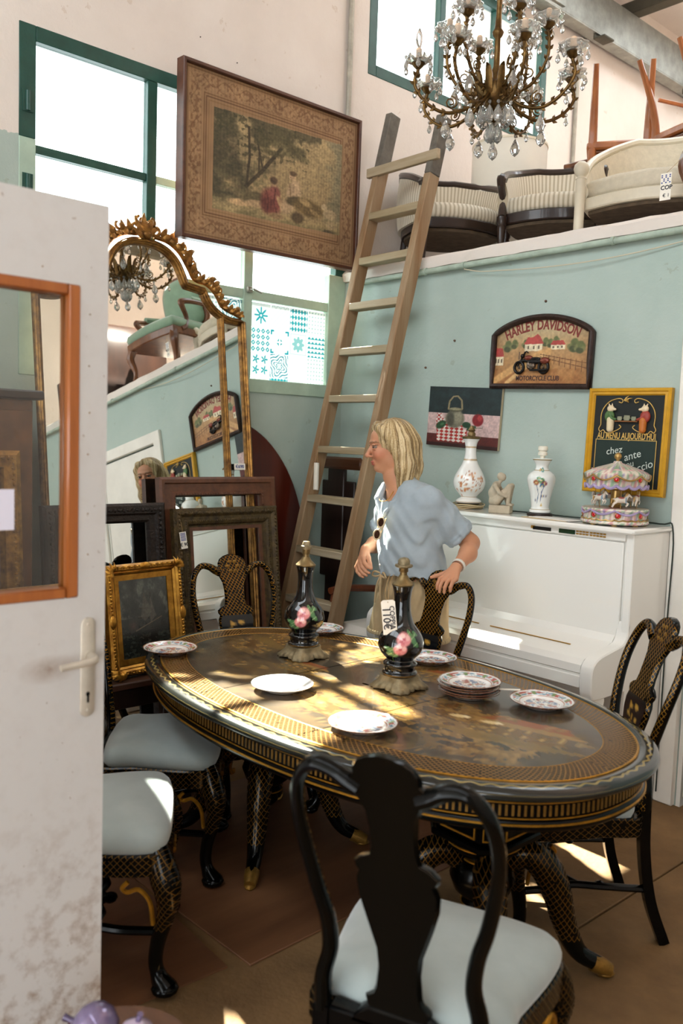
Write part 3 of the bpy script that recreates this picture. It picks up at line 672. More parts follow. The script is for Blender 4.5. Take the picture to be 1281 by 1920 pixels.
    for i in range(n):
        for k in range(K + 1): m.v.append((float(W[i] * (2 * k / K - 1)), chair_back_y(zs[i]) + .0125, float(zs[i])))
    for i in range(n - 1):
        for k in range(K): a = i * (K + 1) + k; m.f.append((a, a + K + 1, a + K + 2, a + 1))
    def pc(co):
        p = Paint(co[:, 0].astype(float), co[:, 2].astype(float), '#0d1014'); rr = random.Random(5)
        p.line([(-.03, .6), (-.015, .65), (.0, .69), (-.01, .74)], .003, '#b98a3a'); p.line([(-.01, .66), (.025, .7), (.03, .735)], .0025, '#b98a3a')
        for (x, z, s) in ((-.02, .73, .014), (.02, .725, .012), (.032, .70, .012), (-.03, .69, .012), (.012, .665, .014), (.03, .64, .01), (-.005, .625, .012)): p.ell(x, z, s, s * .7, '#c99a45', .6)
        return p.out()
    m.build('painted_panel', M_panelB, sp, col=pc, fix=False)
    # crest roundel
    m = MB()
    for a in np.linspace(0, 2 * PI, 7)[:-1]:
        z = .985 + .024 * math.sin(a); m.ell((.024 * math.cos(a), chair_back_y(z) + .011, z), (.011, .004, .009), 8, 6)
    m.build('crest_flowers', M_golddk, sp)
    # stretchers
    for sx in (-1, 1):
        P = [(sx * .207, .2, .185), (sx * .185, .1, .182), (sx * .155, .02, .18), (sx * .165, -.06, .18), (sx * .172, -.14, .178), (sx * .176, -.225, .175)]
        m = MB(); m.tube(catmull(P, 5), .015, 8, up=(0, 0, 1), ratio=.75); m.ell((sx * .158, -.075, .18), (.022, .02, .012), 10, 6); m.build('side_stretcher', M_black, root)
    P = [(-.157, .0, .18), (-.09, .035, .18), (-.03, .02, .18), (0, .04, .18), (.03, .02, .18), (.09, .035, .18), (.157, .0, .18)]
    m = MB(); m.tube(catmull(P, 6), .015, 8, up=(0, 0, 1), ratio=.75); m.ell((0, .055, .18), (.03, .022, .011), 12, 6); m.build('cross_stretcher', M_black, root)
    return root
def face(dx, dy): return math.atan2(dy, dx) - PI / 2     # chair front is local +Y
ch0 = make_dining_chair('dining_chair')
chairs = [((2.94, -2.305), (-.38, .92), 'black lacquered dining chair nearest the camera, seen from behind'),
          ((2.54, -1.18), (-.62, -.78), 'black lacquered dining chair at the right end of the table by the white door'),
          ((1.62, -1.13), (.02, -1), 'gilt trellis dining chair whose back the woman rests her hand on'),
          ((1.07, -1.425), (.97, -.24), 'gilt trellis dining chair at the far left end before the leaning frames'),
          ((1.36, -2.08), (.6, .8), 'dining chair with shaded seat pushed under the left of the table'),
          ((1.785, -2.545), (.53, .85), 'dining chair with bright pale blue seat half hidden by the white door')]
for i, ((x, y), d, lab) in enumerate(chairs):
    c = ch0 if i == 0 else copy_tree(ch0)
    c.location = (x, y, .0075 if i in (4, 5) else 0.0); c.rotation_euler = (0, 0, face(*d)); tag(c, lab, 'chair', 'lacquered dining chairs around the table')
chairs_z = None

# ---------------------------------------------------------------- table
TA, TB, TN = 1.02, .597, 2.22
def sup(n=360, a=TA, b=TB, e=TN):
    o = []
    for k in range(n):
        t = 2 * PI * k / n; c, s = math.cos(t), math.sin(t); o.append((a * math.copysign(abs(c) ** (2 / e), c), b * math.copysign(abs(s) ** (2 / e), s)))
    # even arc length
    P = np.array(o + [o[0]]); L = np.r_[0, np.cumsum(np.linalg.norm(np.diff(P, axis=0), axis=1))]; q = np.linspace(0, L[-1], n + 1)[:-1]
    return np.stack([np.interp(q, L, P[:, 0]), np.interp(q, L, P[:, 1])], 1), L[-1]
OUT, PERI = sup(); NO = len(OUT)
_tg = np.roll(OUT, -1, 0) - np.roll(OUT, 1, 0); _tg /= np.linalg.norm(_tg, axis=1)[:, None]; NRM = np.stack([_tg[:, 1], -_tg[:, 0]], 1)
def ring(off, z): P = OUT - NRM * off; return [(x, y, z) for x, y in P]
tb = thing('dining_table', 'oval black lacquered dining table painted with golden landscapes and trellis border', 'table', (2.03, -1.66, 0))
TZ = .762
# painted field
SHR = lambda s: None
def field_rings(offs):
    R_ = []
    for o in offs[:6]: R_.append(np.array(ring(o, TZ)))
    last = R_[-1]; 
    for s in np.linspace(1, 0.02, 64)[1:]: q = last.copy(); q[:, 0] *= s; q[:, 1] *= s; R_.append(q)
    return R_
rg = field_rings([.155, .17, .19, .21, .23, .25]); m = MB(); m.loft([list(map(tuple, r)) for r in rg], cap=False)
def table_col(co):
    x = co[:, 0].astype(float); y = co[:, 1].astype(float); p = Paint(x, y, '#43382b'); p.noise(9, 20, .7)
    n1 = fbm(x * 3 + 4, y * 5 + 2, 5); n2 = fbm(x * 22 + 3, y * 46 + 8, 3); n3 = fbm(x * 60, y * 60, 2)
    def scene(cx, cy, rx, ry, a=1.0):
        d = np.clip(1.25 - np.hypot((x - cx) / rx, (y - cy) / ry), 0, 1)
        p.mix(a * (d * 1.5 * np.clip((n1 - .36) * 4, 0, 1)) * (n2 > .46), '#7d5f35'); p.mix(a * d * (n1 > .52) * (n3 > .6), '#94733f'); p.mix(a * d * (n1 > .6) * (n2 < .42), '#6b4a22')
    scene(.55, -.05, .55, .42); scene(-.6, .1, .45, .38, .8); scene(-.05, .3, .5, .18, .7); scene(0.0, -.25, .5, .2, .5)
    # pavilions, hills, figures
    for (cx, cy, s, r) in ((.62, .05, .2, .3), (-.62, .18, .17, -.2), (-.3, -.02, .12, .1), (.1, .3, .13, .2)):
        c_, s_ = math.cos(r), math.sin(r); q = lambda a, b: (cx + s * (a * c_ - b * s_), cy + s * (a * s_ + b * c_))
        p.poly([q(-1, 0), q(1, 0), q(.8, .16), q(-.8, .2)], '#94703c'); p.poly([q(-.75, .2), q(.75, .16), q(.55, .42), q(-.5, .45)], '#8d4f2a'); p.poly([q(-.8, 0), q(.75, 0), q(.7, -.45), q(-.7, -.4)], '#6e5026'); 
        for k in range(6): p.line([q(-.65 + .26 * k, -.4), q(-.65 + .26 * k, 0)], .0035, '#a5854a')
        p.poly([q(-1.3, -.55), q(-.4, -.75), q(.5, -.7), q(1.5, -.5), q(.3, -.45), q(-.6, -.42)], '#80632f', .8)
    rr = random.Random(11)
    for k in range(34):
        a = rr.uniform(-.75, .75); b = rr.uniform(-.3, .33)
        p.line([(a, b), (a + rr.uniform(.02, .07), b + rr.uniform(.02, .09)), (a + rr.uniform(.0, .12), b + rr.uniform(.06, .15))], .0025, '#6e5430')
    for k in range(26):
        a = rr.uniform(-.8, .8); b = rr.uniform(-.33, .36)
        for j in range(5): p.ell(a + rr.uniform(-.05, .05), b + rr.uniform(-.03, .03), rr.uniform(.008, .026), rr.uniform(.005, .014), ['#8a6d3c', '#6f5428', '#9c8252'][j % 3], .5, rr.uniform(0, 3), .75)
    for (a, b) in ((.42, -.0), (.52, .03), (.35, .2), (-.2, .22)): p.ell(a, b, .03, .014, '#dcc08a', .3, .4); p.ell(a + .02, b + .012, .012, .01, '#e8d4a8', .3)
    for k in range(9): yy = -.3 + k * .07; p.line([(-.8, yy + .03), (.2, yy), (.85, yy + .05)], .0011, '#7c5f33', .5)
    return p.out()
M_field = vmat('painted_table_lacquer', .26, coat=.2, spec=.5)
fo = m.build('painted_field', M_field, tb, col=table_col, ang=180, fix=True)
# table leaf joints cut in the field
for x in (-.24, .26): MB().box((x, 0, TZ + .0002), (.0018, 1.06, .0012)).build('leaf_joint', M_black, tb)
def ring_uv(offs):
    u = np.tile(np.arange(NO) / NO * PERI, len(offs)); v = np.repeat(np.array(offs), NO); return np.stack([u, v], 1)
M_latT = lattice('table_trellis', base='#2a1f14', gold='#8f6730', step=.02, width=.24, coords='UV', wear=.4, rough=.2, metal=.3)
offs = [.06, .155]; MB().loft([ring(o, TZ + .0004) for o in offs], cap=False).build('trellis_border', M_latT, tb, uv=lambda co: ring_uv(offs), fix=True)
for (o, w, mt) in ((.155, .0022, M_gold), (.06, .0035, M_gold)): m = MB(); m.tube([(x, y, z - .0012) for x, y, z in ring(o, TZ)], w, 6, closed=True); m.build('gilt_line', mt, tb)
offs2 = [.06, .052, .05, .03, .012, .002, .0, .004, .012, .03, .04]; zz = [TZ - .001, TZ - .001, TZ + .001, TZ, TZ - .004, TZ - .012, TZ - .022, TZ - .03, TZ - .034, TZ - .038, TZ - .04]
def edge_uv(co): return np.zeros((len(co), 2))
M_edge, _nt, _b = nodes_of('marbled_table_edge')
_tc = _nt.nodes.new('ShaderNodeTexCoord'); _sp = _nt.nodes.new('ShaderNodeSeparateXYZ'); _nt.links.new(_tc.outputs['UV'], _sp.inputs[0])
_wv = mnode(_nt, 'ABSOLUTE', mnode(_nt, 'SUBTRACT', mnode(_nt, 'MULTIPLY_ADD', mnode(_nt, 'SINE', mnode(_nt, 'MULTIPLY', _sp.outputs[0], 120)), .004, .028), _sp.outputs[1])); _g = mnode(_nt, 'MULTIPLY', mnode(_nt, 'LESS_THAN', _wv, .0035), mnode(_nt, 'LESS_THAN', _sp.outputs[1], .04))
_mx = _nt.nodes.new('ShaderNodeMix'); _mx.data_type = 'RGBA'; _nt.links.new(_g, _mx.inputs['Factor']); _mx.inputs['A'].default_value = rgba('#1b1d1a'); _mx.inputs['B'].default_value = rgba('#8c7842'); _nt.links.new(_mx.outputs['Result'], _b.inputs['Base Color']); sset(_b, 'Roughness', .16); sset(_b, 'Coat Weight', .3)
MB().loft([ring(o, z) for o, z in zip(offs2, zz)], cap=False).build('moulded_edge', M_edge, tb, uv=lambda co: np.stack([np.tile(np.arange(NO) / NO * PERI, len(offs2)), np.repeat(np.array([.06, .052, .05, .03, .012, .002, .1, .1, .1, .1, .1]), NO)], 1), ang=60, fix=True)
apo = [.04, .045, .045, .04, .036, .036, .05, .07]; apz = [TZ - .04, TZ - .043, TZ - .092, TZ - .096, TZ - .1, TZ - .115, TZ - .128, TZ - .13]
MB().loft([ring(o, z) for o, z in zip(apo, apz)], cap=False).build('apron', M_black, tb, ang=50)
MB().loft([ring(.07, TZ - .13), ring(.3, TZ - .128)], cap=False).build('table_underside', M_black, tb)
for (o, z, w) in ((.042, TZ - .049, .002), (.042, TZ - .09, .002), (.0345, TZ - .104, .0032)): m = MB(); m.tube(ring(o, z), w, 6, closed=True); m.build('gilt_line', M_gold, tb)
m = MB(); nf = 300
for k in range(nf):
    i = k * NO / nf; a = int(i) % NO; p = OUT[a] * (1 - i % 1) + OUT[(a + 1) % NO] * (i % 1); nn = NRM[a]; c = p - nn * .0445; m.box((0, 0, 0), (.0062, .004, .028), 0, T(c[0], c[1], TZ - .0695) @ RZ(math.atan2(nn[1], nn[0]) + PI / 2))
fl_ = m.build('gilt_fluting', M_golddk, tb); fl_['kind'] = 'stuff'
# glued price sticker on the apron
def ring_at(ang, off):
    a = np.arctan2(OUT[:, 1], OUT[:, 0]); i = int(np.argmin(np.abs(np.angle(np.exp(1j * (a - ang)))))); return OUT[i] - NRM[i] * off, NRM[i]
M_tag = mat('paper_tag', '#ece5d8', .8, vary=.06, vscale=30); M_ink = mat('ink', '#26242a', .8); M_inkb = mat('blue_ink', '#3a4a8a', .8)
p_, n_ = ring_at(-.60, .036)
st = MB().box((0, 0, 0), (.034, .001, .028), 0, RY(.6)).build('price_sticker', M_tag); st.location = (2.03 + p_[0] + n_[0] * .006, -1.66 + p_[1] + n_[1] * .006, TZ - .07); st.rotation_euler.z = math.atan2(n_[1], n_[0]) + PI / 2; tag(st, 'small white price sticker on the fluted apron of the table', 'sticker')
# pedestals
def pedestal(px):
    r = bpy.data.objects.new('pedestal', None); COL.objects.link(r); r.parent = tb; r.location = (px, 0, 0)
    o = [(.125, .08), (.08, .125), (-.08, .125), (-.125, .08), (-.125, -.08), (-.08, -.125), (.08, -.125), (.125, -.08)]
    m = MB().prism(o, .455, .61, None, .006); m.prism([(a * 1.15, b * 1.15) for a, b in o], .61, .634); m.prism([(a * 1.12, b * 1.12) for a, b in o], .435, .458, None, .005); m.build('column_block', M_black, r, ang=30)
    for k in range(4):
        a = k * PI / 2; pm = MB().rectframe(.13, .125, [(0, 0), (0, .004), (.005, .004), (.005, 0)], T(0, 0, .532) @ RZ(a) @ T(0, -.1255, 0)); pm.build('gilt_panel_line', M_gold, r, ang=20)
    for k in range(4):
        a = k * PI / 2 + PI / 4; MB().rectframe(.048, .125, [(0, 0), (0, .003), (.004, .003), (.004, 0)], T(0, 0, .532) @ RZ(a) @ T(0, -.1455, 0)).build('gilt_panel_line', M_gold, r, ang=20)
    m = MB().lathe([(0, .2), (.05, .2), (.06, .215), (.05, .23), (.085, .26), (.1, .3), (.085, .345), (.065, .36), (.075, .375), (.105, .395), (.115, .415), (.11, .436), (0, .436)], 28); m.lathe([(0, .15), (.03, .152), (.045, .17), (.04, .19), (.055, .205), (0, .205)], 20); m.build('turned_stem', M_black, r, ang=60)
    [MB().tube([(rr * math.cos(t), rr * math.sin(t), z) for t in np.linspace(0, 2 * PI, 33)[:-1]], .003, 6, closed=True).build('gilt_ring', M_gold, r) for rr, z in ((.115, .417), (.066, .36), (.061, .215))]
    for k in range(4):
        a = PI / 4 + k * PI / 2; M = RZ(a)
        P = [(.06, 0, .34), (.12, 0, .375), (.18, 0, .345), (.225, 0, .26), (.255, 0, .16), (.30, 0, .075), (.365, 0, .04)]
        g = MB().tube(catmull(P, 5), [.035, .045, .05, .045, .036, .028, .024], 8, ratio=1.0, up=(0, 1, 0), M=M).build('scroll_leg', lattice('leg_trellis', step=.024, width=.14, wear=.46, gold='#7a561e', zmin=.12), r, ang=60)
        m = MB().tube([(.345, 0, .045), (.375, 0, .032), (.40, 0, .022)], [.028, .027, .022], 10, M=M); m.ell((.385, 0, .014), (.03, .022, .0135), 10, 6, M); m.build('brass_toe_cap', M_golddk, g)
pedestal(.54); pedestal(-.54)

# ---------------------------------------------------------------- plates
def plate_col(kind):
    def f(co):
        x = co[:, 0].astype(float); y = co[:, 1].astype(float); r = np.hypot(x, y); a = np.arctan2(y, x); p = Paint(x, y, '#eeeae6')
        if kind == 1:
            n = fbm(a * 5 + 40, r * 90, 3); p.mix((r > .070) & (r < .097), '#dfe0df'); p.mix((r > .075) & (r < .095) & (n > .55), '#b0635a'); p.mix((r > .075) & (r < .095) & (n < .40), '#6f93a4'); p.mix((r > .075) & (r < .095) & (np.abs(np.sin(a * 4)) > .96), '#7d8f5c'); p.mix((np.abs(r - .0705) < .0012), '#b88a72'); p.mix(r > .1005, '#8a5c42')
            q = fbm(x * 70 + 9, y * 70 + 4, 3); p.mix((r < .058) & (q > .57), '#a9746d'); p.mix((r < .056) & (q < .38), '#8291a8'); p.mix((r < .05) & (np.abs(q - .5) < .02), '#77805c')
        else:
            q = fbm(x * 90, y * 90, 3); d = np.hypot((x + .015) / .035, (y + .02) / .022); p.mix((d < 1) & (q > .52), '#9c8f92')
        return p.out()
    return f
def make_plate(name, kind):
    pr = [(0, .004), (.02, .004), (.045, .0045), (.06, .006), (.066, .010), (.075, .0145), (.09, .0185), (.1005, .0215), (.1035, .023), (.103, .0205), (.095, .0165), (.08, .011), (.07, .0065), (.064, .002), (.06, 0), (.056, 0), (.054, .002), (0, .002)]
    fine = []
    for (r1, z1), (r2, z2) in zip(pr[:-1], pr[1:]):
        n = 8 if r2 > r1 and z1 >= .004 else 1
        for k in range(n): fine.append((r1 + (r2 - r1) * k / n, z1 + (z2 - z1) * k / n))
    fine.append(pr[-1]); return MB().lathe(fine, 128, cap=False).build(name, vmat('glazed_plate', .12, coat=.4), None, col=plate_col(kind), ang=60)
pA = make_plate('plate', 1); pW = make_plate('plate', 2)
PL = [(pW, 1.915, -1.935, 'plain white plate in the sunny middle of the table'), (pA, 1.28, -1.985, 'patterned plate at the left end of the table'), (None, 2.36, -1.985, 'patterned plate nearest the camera on the table'), (None, 2.545, -1.36, 'patterned plate right of the plate stack'), (None, 1.955, -1.245, 'patterned plate half hidden behind the right vase lamp'), (None, 1.335, -1.272, 'plate peeking out behind the left vase lamp')]
for i, (src, x, y, lab) in enumerate(PL):
    o = src if src else dup(pA); o.location = (x, y, TZ + .001); o.rotation_euler.z = .7 * i; tag(o, lab, 'plate', 'china plates laid on the table')
names = ['lowest', 'second from the bottom', 'middle', 'second from the top', 'topmost']
for k in range(5):
    o = dup(pA); o.location = (2.332 + .003 * math.sin(k * 2), -1.473 + .003 * math.cos(k * 3), TZ + .001 + .0085 * k); o.rotation_euler.z = 1.1 * k; tag(o, 'patterned plate, %s of the stack beside the right vase lamp' % names[k], 'plate', 'stack of china plates')
sl = MB().box((0, 0, 0), (.085, .026, .0006), 0).build('paper_slip', M_tag); sl.location = (2.435, -1.40, TZ + .035); sl.rotation_euler = (-.1, -.06, .62); tag(sl, 'white paper slip sticking out of the stack of plates', 'paper')

# ---------------------------------------------------------------- vase lamps with roses
M_brass = mat('aged_brass', '#8c7650', .42, .85, vary=.35, vscale=30, bump=.1, bscale=90)
M_bronze = mat('grey_bronze_cast', '#8f8062', .5, .55, vary=.45, vscale=24, bump=.3, bscale=60)
def vase_lamp(loc, label, hat, rz):
    t = thing('vase_lamp', label, 'lamp', loc, rz, 'pair of black rose vase lamps')
    rings = []; N = 64
    for z, k, amp in ((.001, 1.0, .018), (.008, 1.0, .016), (.017, .88, .012), (.026, .78, .004), (.034, .72, 0), (.046, .70, 0)):
        rg = []
        for i in range(N):
            a = 2 * PI * i / N; c4 = abs(math.cos(2 * a)); r = (.076 + .020 * c4 ** 2) * k + amp * .30 * math.cos(20 * a); lift = .008 * (1 - c4) * (1 if z < .02 else 0); rg.append((r * math.cos(a), r * math.sin(a), z + lift))
        rings.append(rg)
    MB().loft(rings).build('footed_base', M_bronze, t, ang=70)
    pr = [(.046, .046), (.058, .048), (.06, .056), (.053, .062), (.053, .078), (.058, .082), (.058, .088), (.052, .094), (.047, .1), (.053, .108), (.069, .125), (.077, .145), (.0775, .16), (.072, .18), (.06, .2), (.045, .22), (.036, .242), (.0305, .265), (.0285, .29), (.0285, .31), (.031, .333), (.036, .352), (.0355, .354), (.0, .354)]
    fine = [tuple(p) for p in catmull(pr, 5)]
    def col(co):
        a = np.arctan2(co[:, 1], co[:, 0]).astype(float); u = a * .065; v = co[:, 2].astype(float); p = Paint(u, v, '#060607'); p.mix((np.abs(v - .236) < .0012), '#5a5046'); p.mix((np.abs(v - .049) < .004), '#6a4f28')
        for (x, y, s) in ((.034, .185, .02), (.044, .165, .014), (.025, .2, .012), (-.028, .145, .018), (-.036, .13, .014), (-.02, .125, .012), (.05, .198, .012), (-.045, .15, .01)):
            p.ell(x, y, s, s * .55, '#4f7a4c', .3, .9 + x * 30); p.line([(x - s * .6, y - s * .4), (x + s * .6, y + s * .4)], .0012, '#8fb07a')
        p.line([(.0, .165), (.03, .19), (.05, .2)], .0014, '#4d6a3a'); p.line([(-.01, .14), (-.03, .12), (-.035, .1)], .0014, '#4d6a3a')
        for (x, y, s) in ((.006, .182, .023), (-.004, .148, .02)):
            p.ell(x, y, s, s * 1.0, '#d98a8a', .25)
            for k in range(9): b = k * 2.4; q = s * .62 * (k / 9) ** .5; p.ell(x + q * math.cos(b), y + q * math.sin(b), s * .42, s * .3, ['#eab3ad', '#d98489', '#f0c9c0', '#c86f78'][k % 4], .35, b + 1.2)
            p.ell(x, y, s * .25, s * .22, '#b95763', .4)
        return p.out()
    MB().lathe(fine, 160, cap=False).build('vase_body', vmat('black_glazed_porcelain', .07, coat=.5), t, col=col, ang=180)
    MB().lathe([(0, .354), (.037, .354), (.038, .358), (.03, .366), (.02, .376), (.014, .388), (.0, .388)], 28).build('collar', M_brass, t, ang=50)
    m = MB().lathe([(0, .386), (.0125, .386), (.0125, .398), (.015, .4), (.0155, .417), (.013, .419), (0, .419)], 20)
    for k in range(5): m.tube([(.0155 * math.cos(a), .0155 * math.sin(a), .401 + .004 * k) for a in np.linspace(0, 2 * PI, 17)[:-1]], .0011, 5, closed=True)
    m.build('lamp_socket', M_brass, t, ang=50)
    if hat: MB().lathe([(0, .417), (.027, .415), (.031, .419), (.03, .424), (.021, .425), (.0205, .438), (.014, .446), (.004, .449), (0, .449)], 24).build('stopper_cap', M_bronze, t, ang=50)
    else: MB().lathe([(0, .417), (.018, .417), (.021, .424), (.02, .43), (.016, .432), (.0155, .44), (.012, .447), (0, .449)], 24).build('stopper_cap', M_bronze, t, ang=50)
    return t
camdir = lambda x, y: math.atan2(-3.692 - y, 4.125 - x)
v1 = vase_lamp((1.616, -1.60, TZ + .001), 'black vase lamp with pink roses standing nearer the left plates', False, camdir(1.616, -1.6) - .12)
v2 = vase_lamp((2.126, -1.593, TZ + .001), 'black vase lamp with pink roses and handwritten price tag', True, camdir(2.126, -1.59) + .05)
# tag on the right vase lamp
tg = thing('price_tag', 'white handwritten price tag tied to neck of right vase lamp', 'tag', (0, 0, 0))
cd = camdir(2.126, -1.593); bx, by = 2.126 + .064 * math.cos(cd - .75), -1.593 + .064 * math.sin(cd - .75)
tg.location = (bx, by, TZ + .262); tg.rotation_euler = (0, -.12, cd + PI / 2 - .1)
MB().prism([(-.024, -.07), (.024, -.07), (.024, .042), (.016, .048), (-.016, .048), (-.024, .042)], -.0004, .0004, RX(PI / 2)).build('card', M_tag, tg)
text('lettering', 'COPPIA', .023, M_ink, tg, T(.011, -.0014, -.012) @ RY(PI / 2), bold=.0003)
text('lettering', '110€', .036, M_ink, tg, T(-.009, -.0014, -.015) @ RY(PI / 2), bold=.0004)
m = MB(); m.tube(catmull([(0, -.001, .038), (.004, .01, .075), (.012, .03, .11), (.022, .05, .125)], 5), .0009, 5); m.tube(catmull([(0, -.001, .038), (-.008, .008, .07), (.0, .02, .105), (.01, .04, .13)], 5), .0009, 5); m.build('string', mat('tag_string', '#a98a5c', .9), tg)
# ================================================================ window-wall side: tapestry, mirror, frames, ladder
M_oldgold = mat('worn_gilt_frame', '#a9793a', .38, .7, col2='#5a3a1c', vscale=26, bump=.12, bscale=80)
M_brightgold = mat('bright_gilt_frame', '#c9923a', .32, .8, col2='#8a5a1e', vscale=22, bump=.12, bscale=80)
M_brownfr = woodmat('brown_carved_frame', '#6a3f26', '#4a2a19', .45, 1, 20)
M_bronzefr = mat('bronze_carved_frame', '#5d4a28', .5, .35, col2='#33271a', vscale=30, bump=.5, bscale=70)
M_darkfr = mat('dark_carved_frame', '#2b1d15', .5, .1, col2='#170f0b', vscale=30, bump=.5, bscale=70)
M_mahog = woodmat('mahogany', '#5a1f12', '#3a120b', .28, 1, 9, coat=.3)
M_darkwood = woodmat('dark_wood', '#2c1a12', '#1c100b', .4, 2, 14)
M_midwood = woodmat('brown_wood', '#6f4526', '#4d2d18', .45, 0, 14)
M_mirror = mat('mirror_glass', '#e9ece9', .01, 1.0)
M_canvas = vmat('painted_canvas', .6, bump=.12, bscale=300)
M_tap = vmat('woven_tapestry', .9, bump=.25, bscale=700)
M_back = mat('frame_backing', '#5b4a38', .9)
WALLX = RZ(PI / 2)                                   # canvas front -> +X

# ---- tapestry
tp = thing('tapestry_picture', 'large framed pastoral tapestry hanging in front of the window', 'picture')
tp.matrix_world = T(.115, -.66, 3.08) @ RZ(PI / 2 + .025) @ RX(.02) @ RY(-.016)
TW, TH_ = 1.272, .893
def tap_col(u, v):
    p = Paint(u, v, '#a07a54'); 
    n = fbm(u * 60, v * 40, 3)
    # floral scroll border
    bu = np.minimum(u, 1 - u) * TW; bv = np.minimum(v, 1 - v) * TH_; e = np.minimum(bu, bv)
    along = np.where(bu < bv, v * TH_, u * TW)
    w = .065 + .02 * np.sin(along * 42); p.mix(.5 * (np.abs(e - w) < .004), '#6f4c2c'); w2 = .075 - .028 * np.sin(along * 42 + .6); p.mix(.4 * (np.abs(e - w2) < .003), '#7d5833')
    q = fbm(u * 95 + 3, v * 68 + 1, 2); p.mix(.5 * (e > .032) * (e < .115) * (q > .6), '#70492c'); p.mix(.3 * (e > .035) * (e < .11) * (q < .36), '#c49a66')
    for (a, c) in ((.02, '#7a5532'), (.128, '#7a5532'), (.142, '#6a4528'), (.16, '#8f6a42')): p.mix(.8 * (np.abs(e - a) < .003), c)
    vt = .79 + .03 * u; vb = .19 + .02 * u; s = (u - .15) / .75; t = (v - vb) / (vt - vb); ins = (s > 0) & (s < 1) & (t > 0) & (t < 1)
    P = Paint(s, t, '#a2875c')
    P.mix(np.clip((t - .25) * 1.2, 0, .7), '#b39a6c'); f = fbm(s * 9, t * 7, 5); g = fbm(s * 40, t * 30, 3)
    P.mix(np.clip((.34 - s) * 4 + (f - .5) * 3, 0, .92), '#3e3a2a'); P.mix(np.clip((t - .72 - .22 * np.clip(s - .3, 0, 1)) * 6 + (f - .52) * 5, 0, .85) * (s < .82), '#4b4630'); P.mix(.5 * (s < .4) * (g > .56), '#5f5a3c'); P.mix(.6 * (t > .6) * (g > .6) * (s < .72), '#35331f')
    P.mix(np.clip((s - .86) * 5 + (f - .5) * 2, 0, .6), '#6f705a')
    for pts, wd in (([(.24, .3), (.36, .5), (.5, .78)], .016), ([(.24, .32), (.26, .6), (.25, .9)], .01), ([(.36, .5), (.32, .75)], .008), ([(.33, .42), (.33, .7)], .007)): P.line(pts, wd, '#3a3122')
    for k in range(30):
        a = .35 + .35 * _HG[k, 3]; b = .68 + .28 * _HG[k, 7]; P.ell(a, b, .045, .03, '#4f4a2f', .8, 0, .6)
    P.mix(np.clip((.16 - t) * 8 + (f - .5), 0, .9), '#b49a68'); P.mix(np.clip((.07 - t) * 10 + (f - .5) * 2, 0, .7), '#6f6440')
    # figures and sheep
    P.ell(.2, .12, .09, .035, '#c9a273', .4, .1); P.ell(.3, .2, .1, .06, '#5f5438', .4, .4); P.ell(.33, .14, .09, .04, '#c5a074', .4)
    P.ell(.43, .2, .075, .13, '#7b3a34', .5, .15); P.ell(.4, .16, .05, .09, '#6a2f2b', .6); P.ell(.455, .3, .04, .07, '#8a4640', .6); P.line([(.39, .3), (.41, .2), (.4, .1)], .006, '#5c2725'); P.line([(.46, .34), (.45, .2), (.47, .1)], .005, '#5c2725'); P.ell(.452, .405, .026, .042, '#b98f66', .5); P.ell(.444, .425, .03, .038, '#4f3a2a', .5); P.ell(.5, .2, .018, .08, '#bd9468', .5, .35); P.ell(.47, .06, .06, .03, '#8f6f4c', .6)
    P.ell(.6, .36, .05, .12, '#c2a07a', .5, -.2); P.ell(.63, .4, .02, .09, '#caa880', .6, .3); P.line([(.57, .42), (.58, .3), (.56, .22)], .005, '#8d6d4c'); P.ell(.588, .515, .026, .042, '#c8a27a', .5); P.ell(.597, .545, .03, .028, '#5d4630', .5); P.ell(.575, .5, .004, .006, '#5d4630', .5); P.ell(.56, .2, .05, .1, '#c2a078', .4, -.3); P.ell(.62, .26, .08, .05, '#55482f', .4, .2)
    P.ell(.73, .22, .13, .09, '#6d5733', .4, -.25); P.ell(.7, .27, .06, .03, '#a48656', .5, -.5); P.ell(.78, .18, .05, .02, '#9c7e50', .5, -.7); P.ell(.64, .09, .05, .06, '#4a3b27', .5)
    P.ell(.91, .2, .06, .055, '#b59c74', .3); P.ell(.86, .27, .025, .035, '#b9a079', .3); P.ell(.92, .08, .04, .05, '#a89068', .4); P.ell(.9, -.0, .05, .03, '#4b4230', .5)
    P.c = P.c * .82 + hx('#9a8058') * .18; P.noise(70, 60, .4, 2); c = np.where(ins[:, None], P.c, p.c); Q = Paint(u, v, '#000000'); Q.c = c; Q.c = Q.c * .86 + Q.c.mean(1, keepdims=True) * .08; Q.noise(14, 10, .22); Q.c = Q.c * (1 + .06 * (((u * 420) % 1 > .5)[:, None] - .5)); return Q.out()
grid_canvas('tapestry', TW - .03, TH_ - .03, 360, 250, tap_col, M_tap, tp, T(0, -.012, 0))
MB().rectframe(TW, TH_, [(0, -.03), (0, .03), (.004, .034), (.016, .034), (.02, .03), (.022, .008), (.022, -.03)]).build('frame', woodmat('tapestry_frame_wood', '#5a3320', '#3d2115', .4, 0, 12), tp, ang=20)
MB().box((0, .02, 0), (TW - .04, .012, TH_ - .04)).build('backing', M_back, tp)

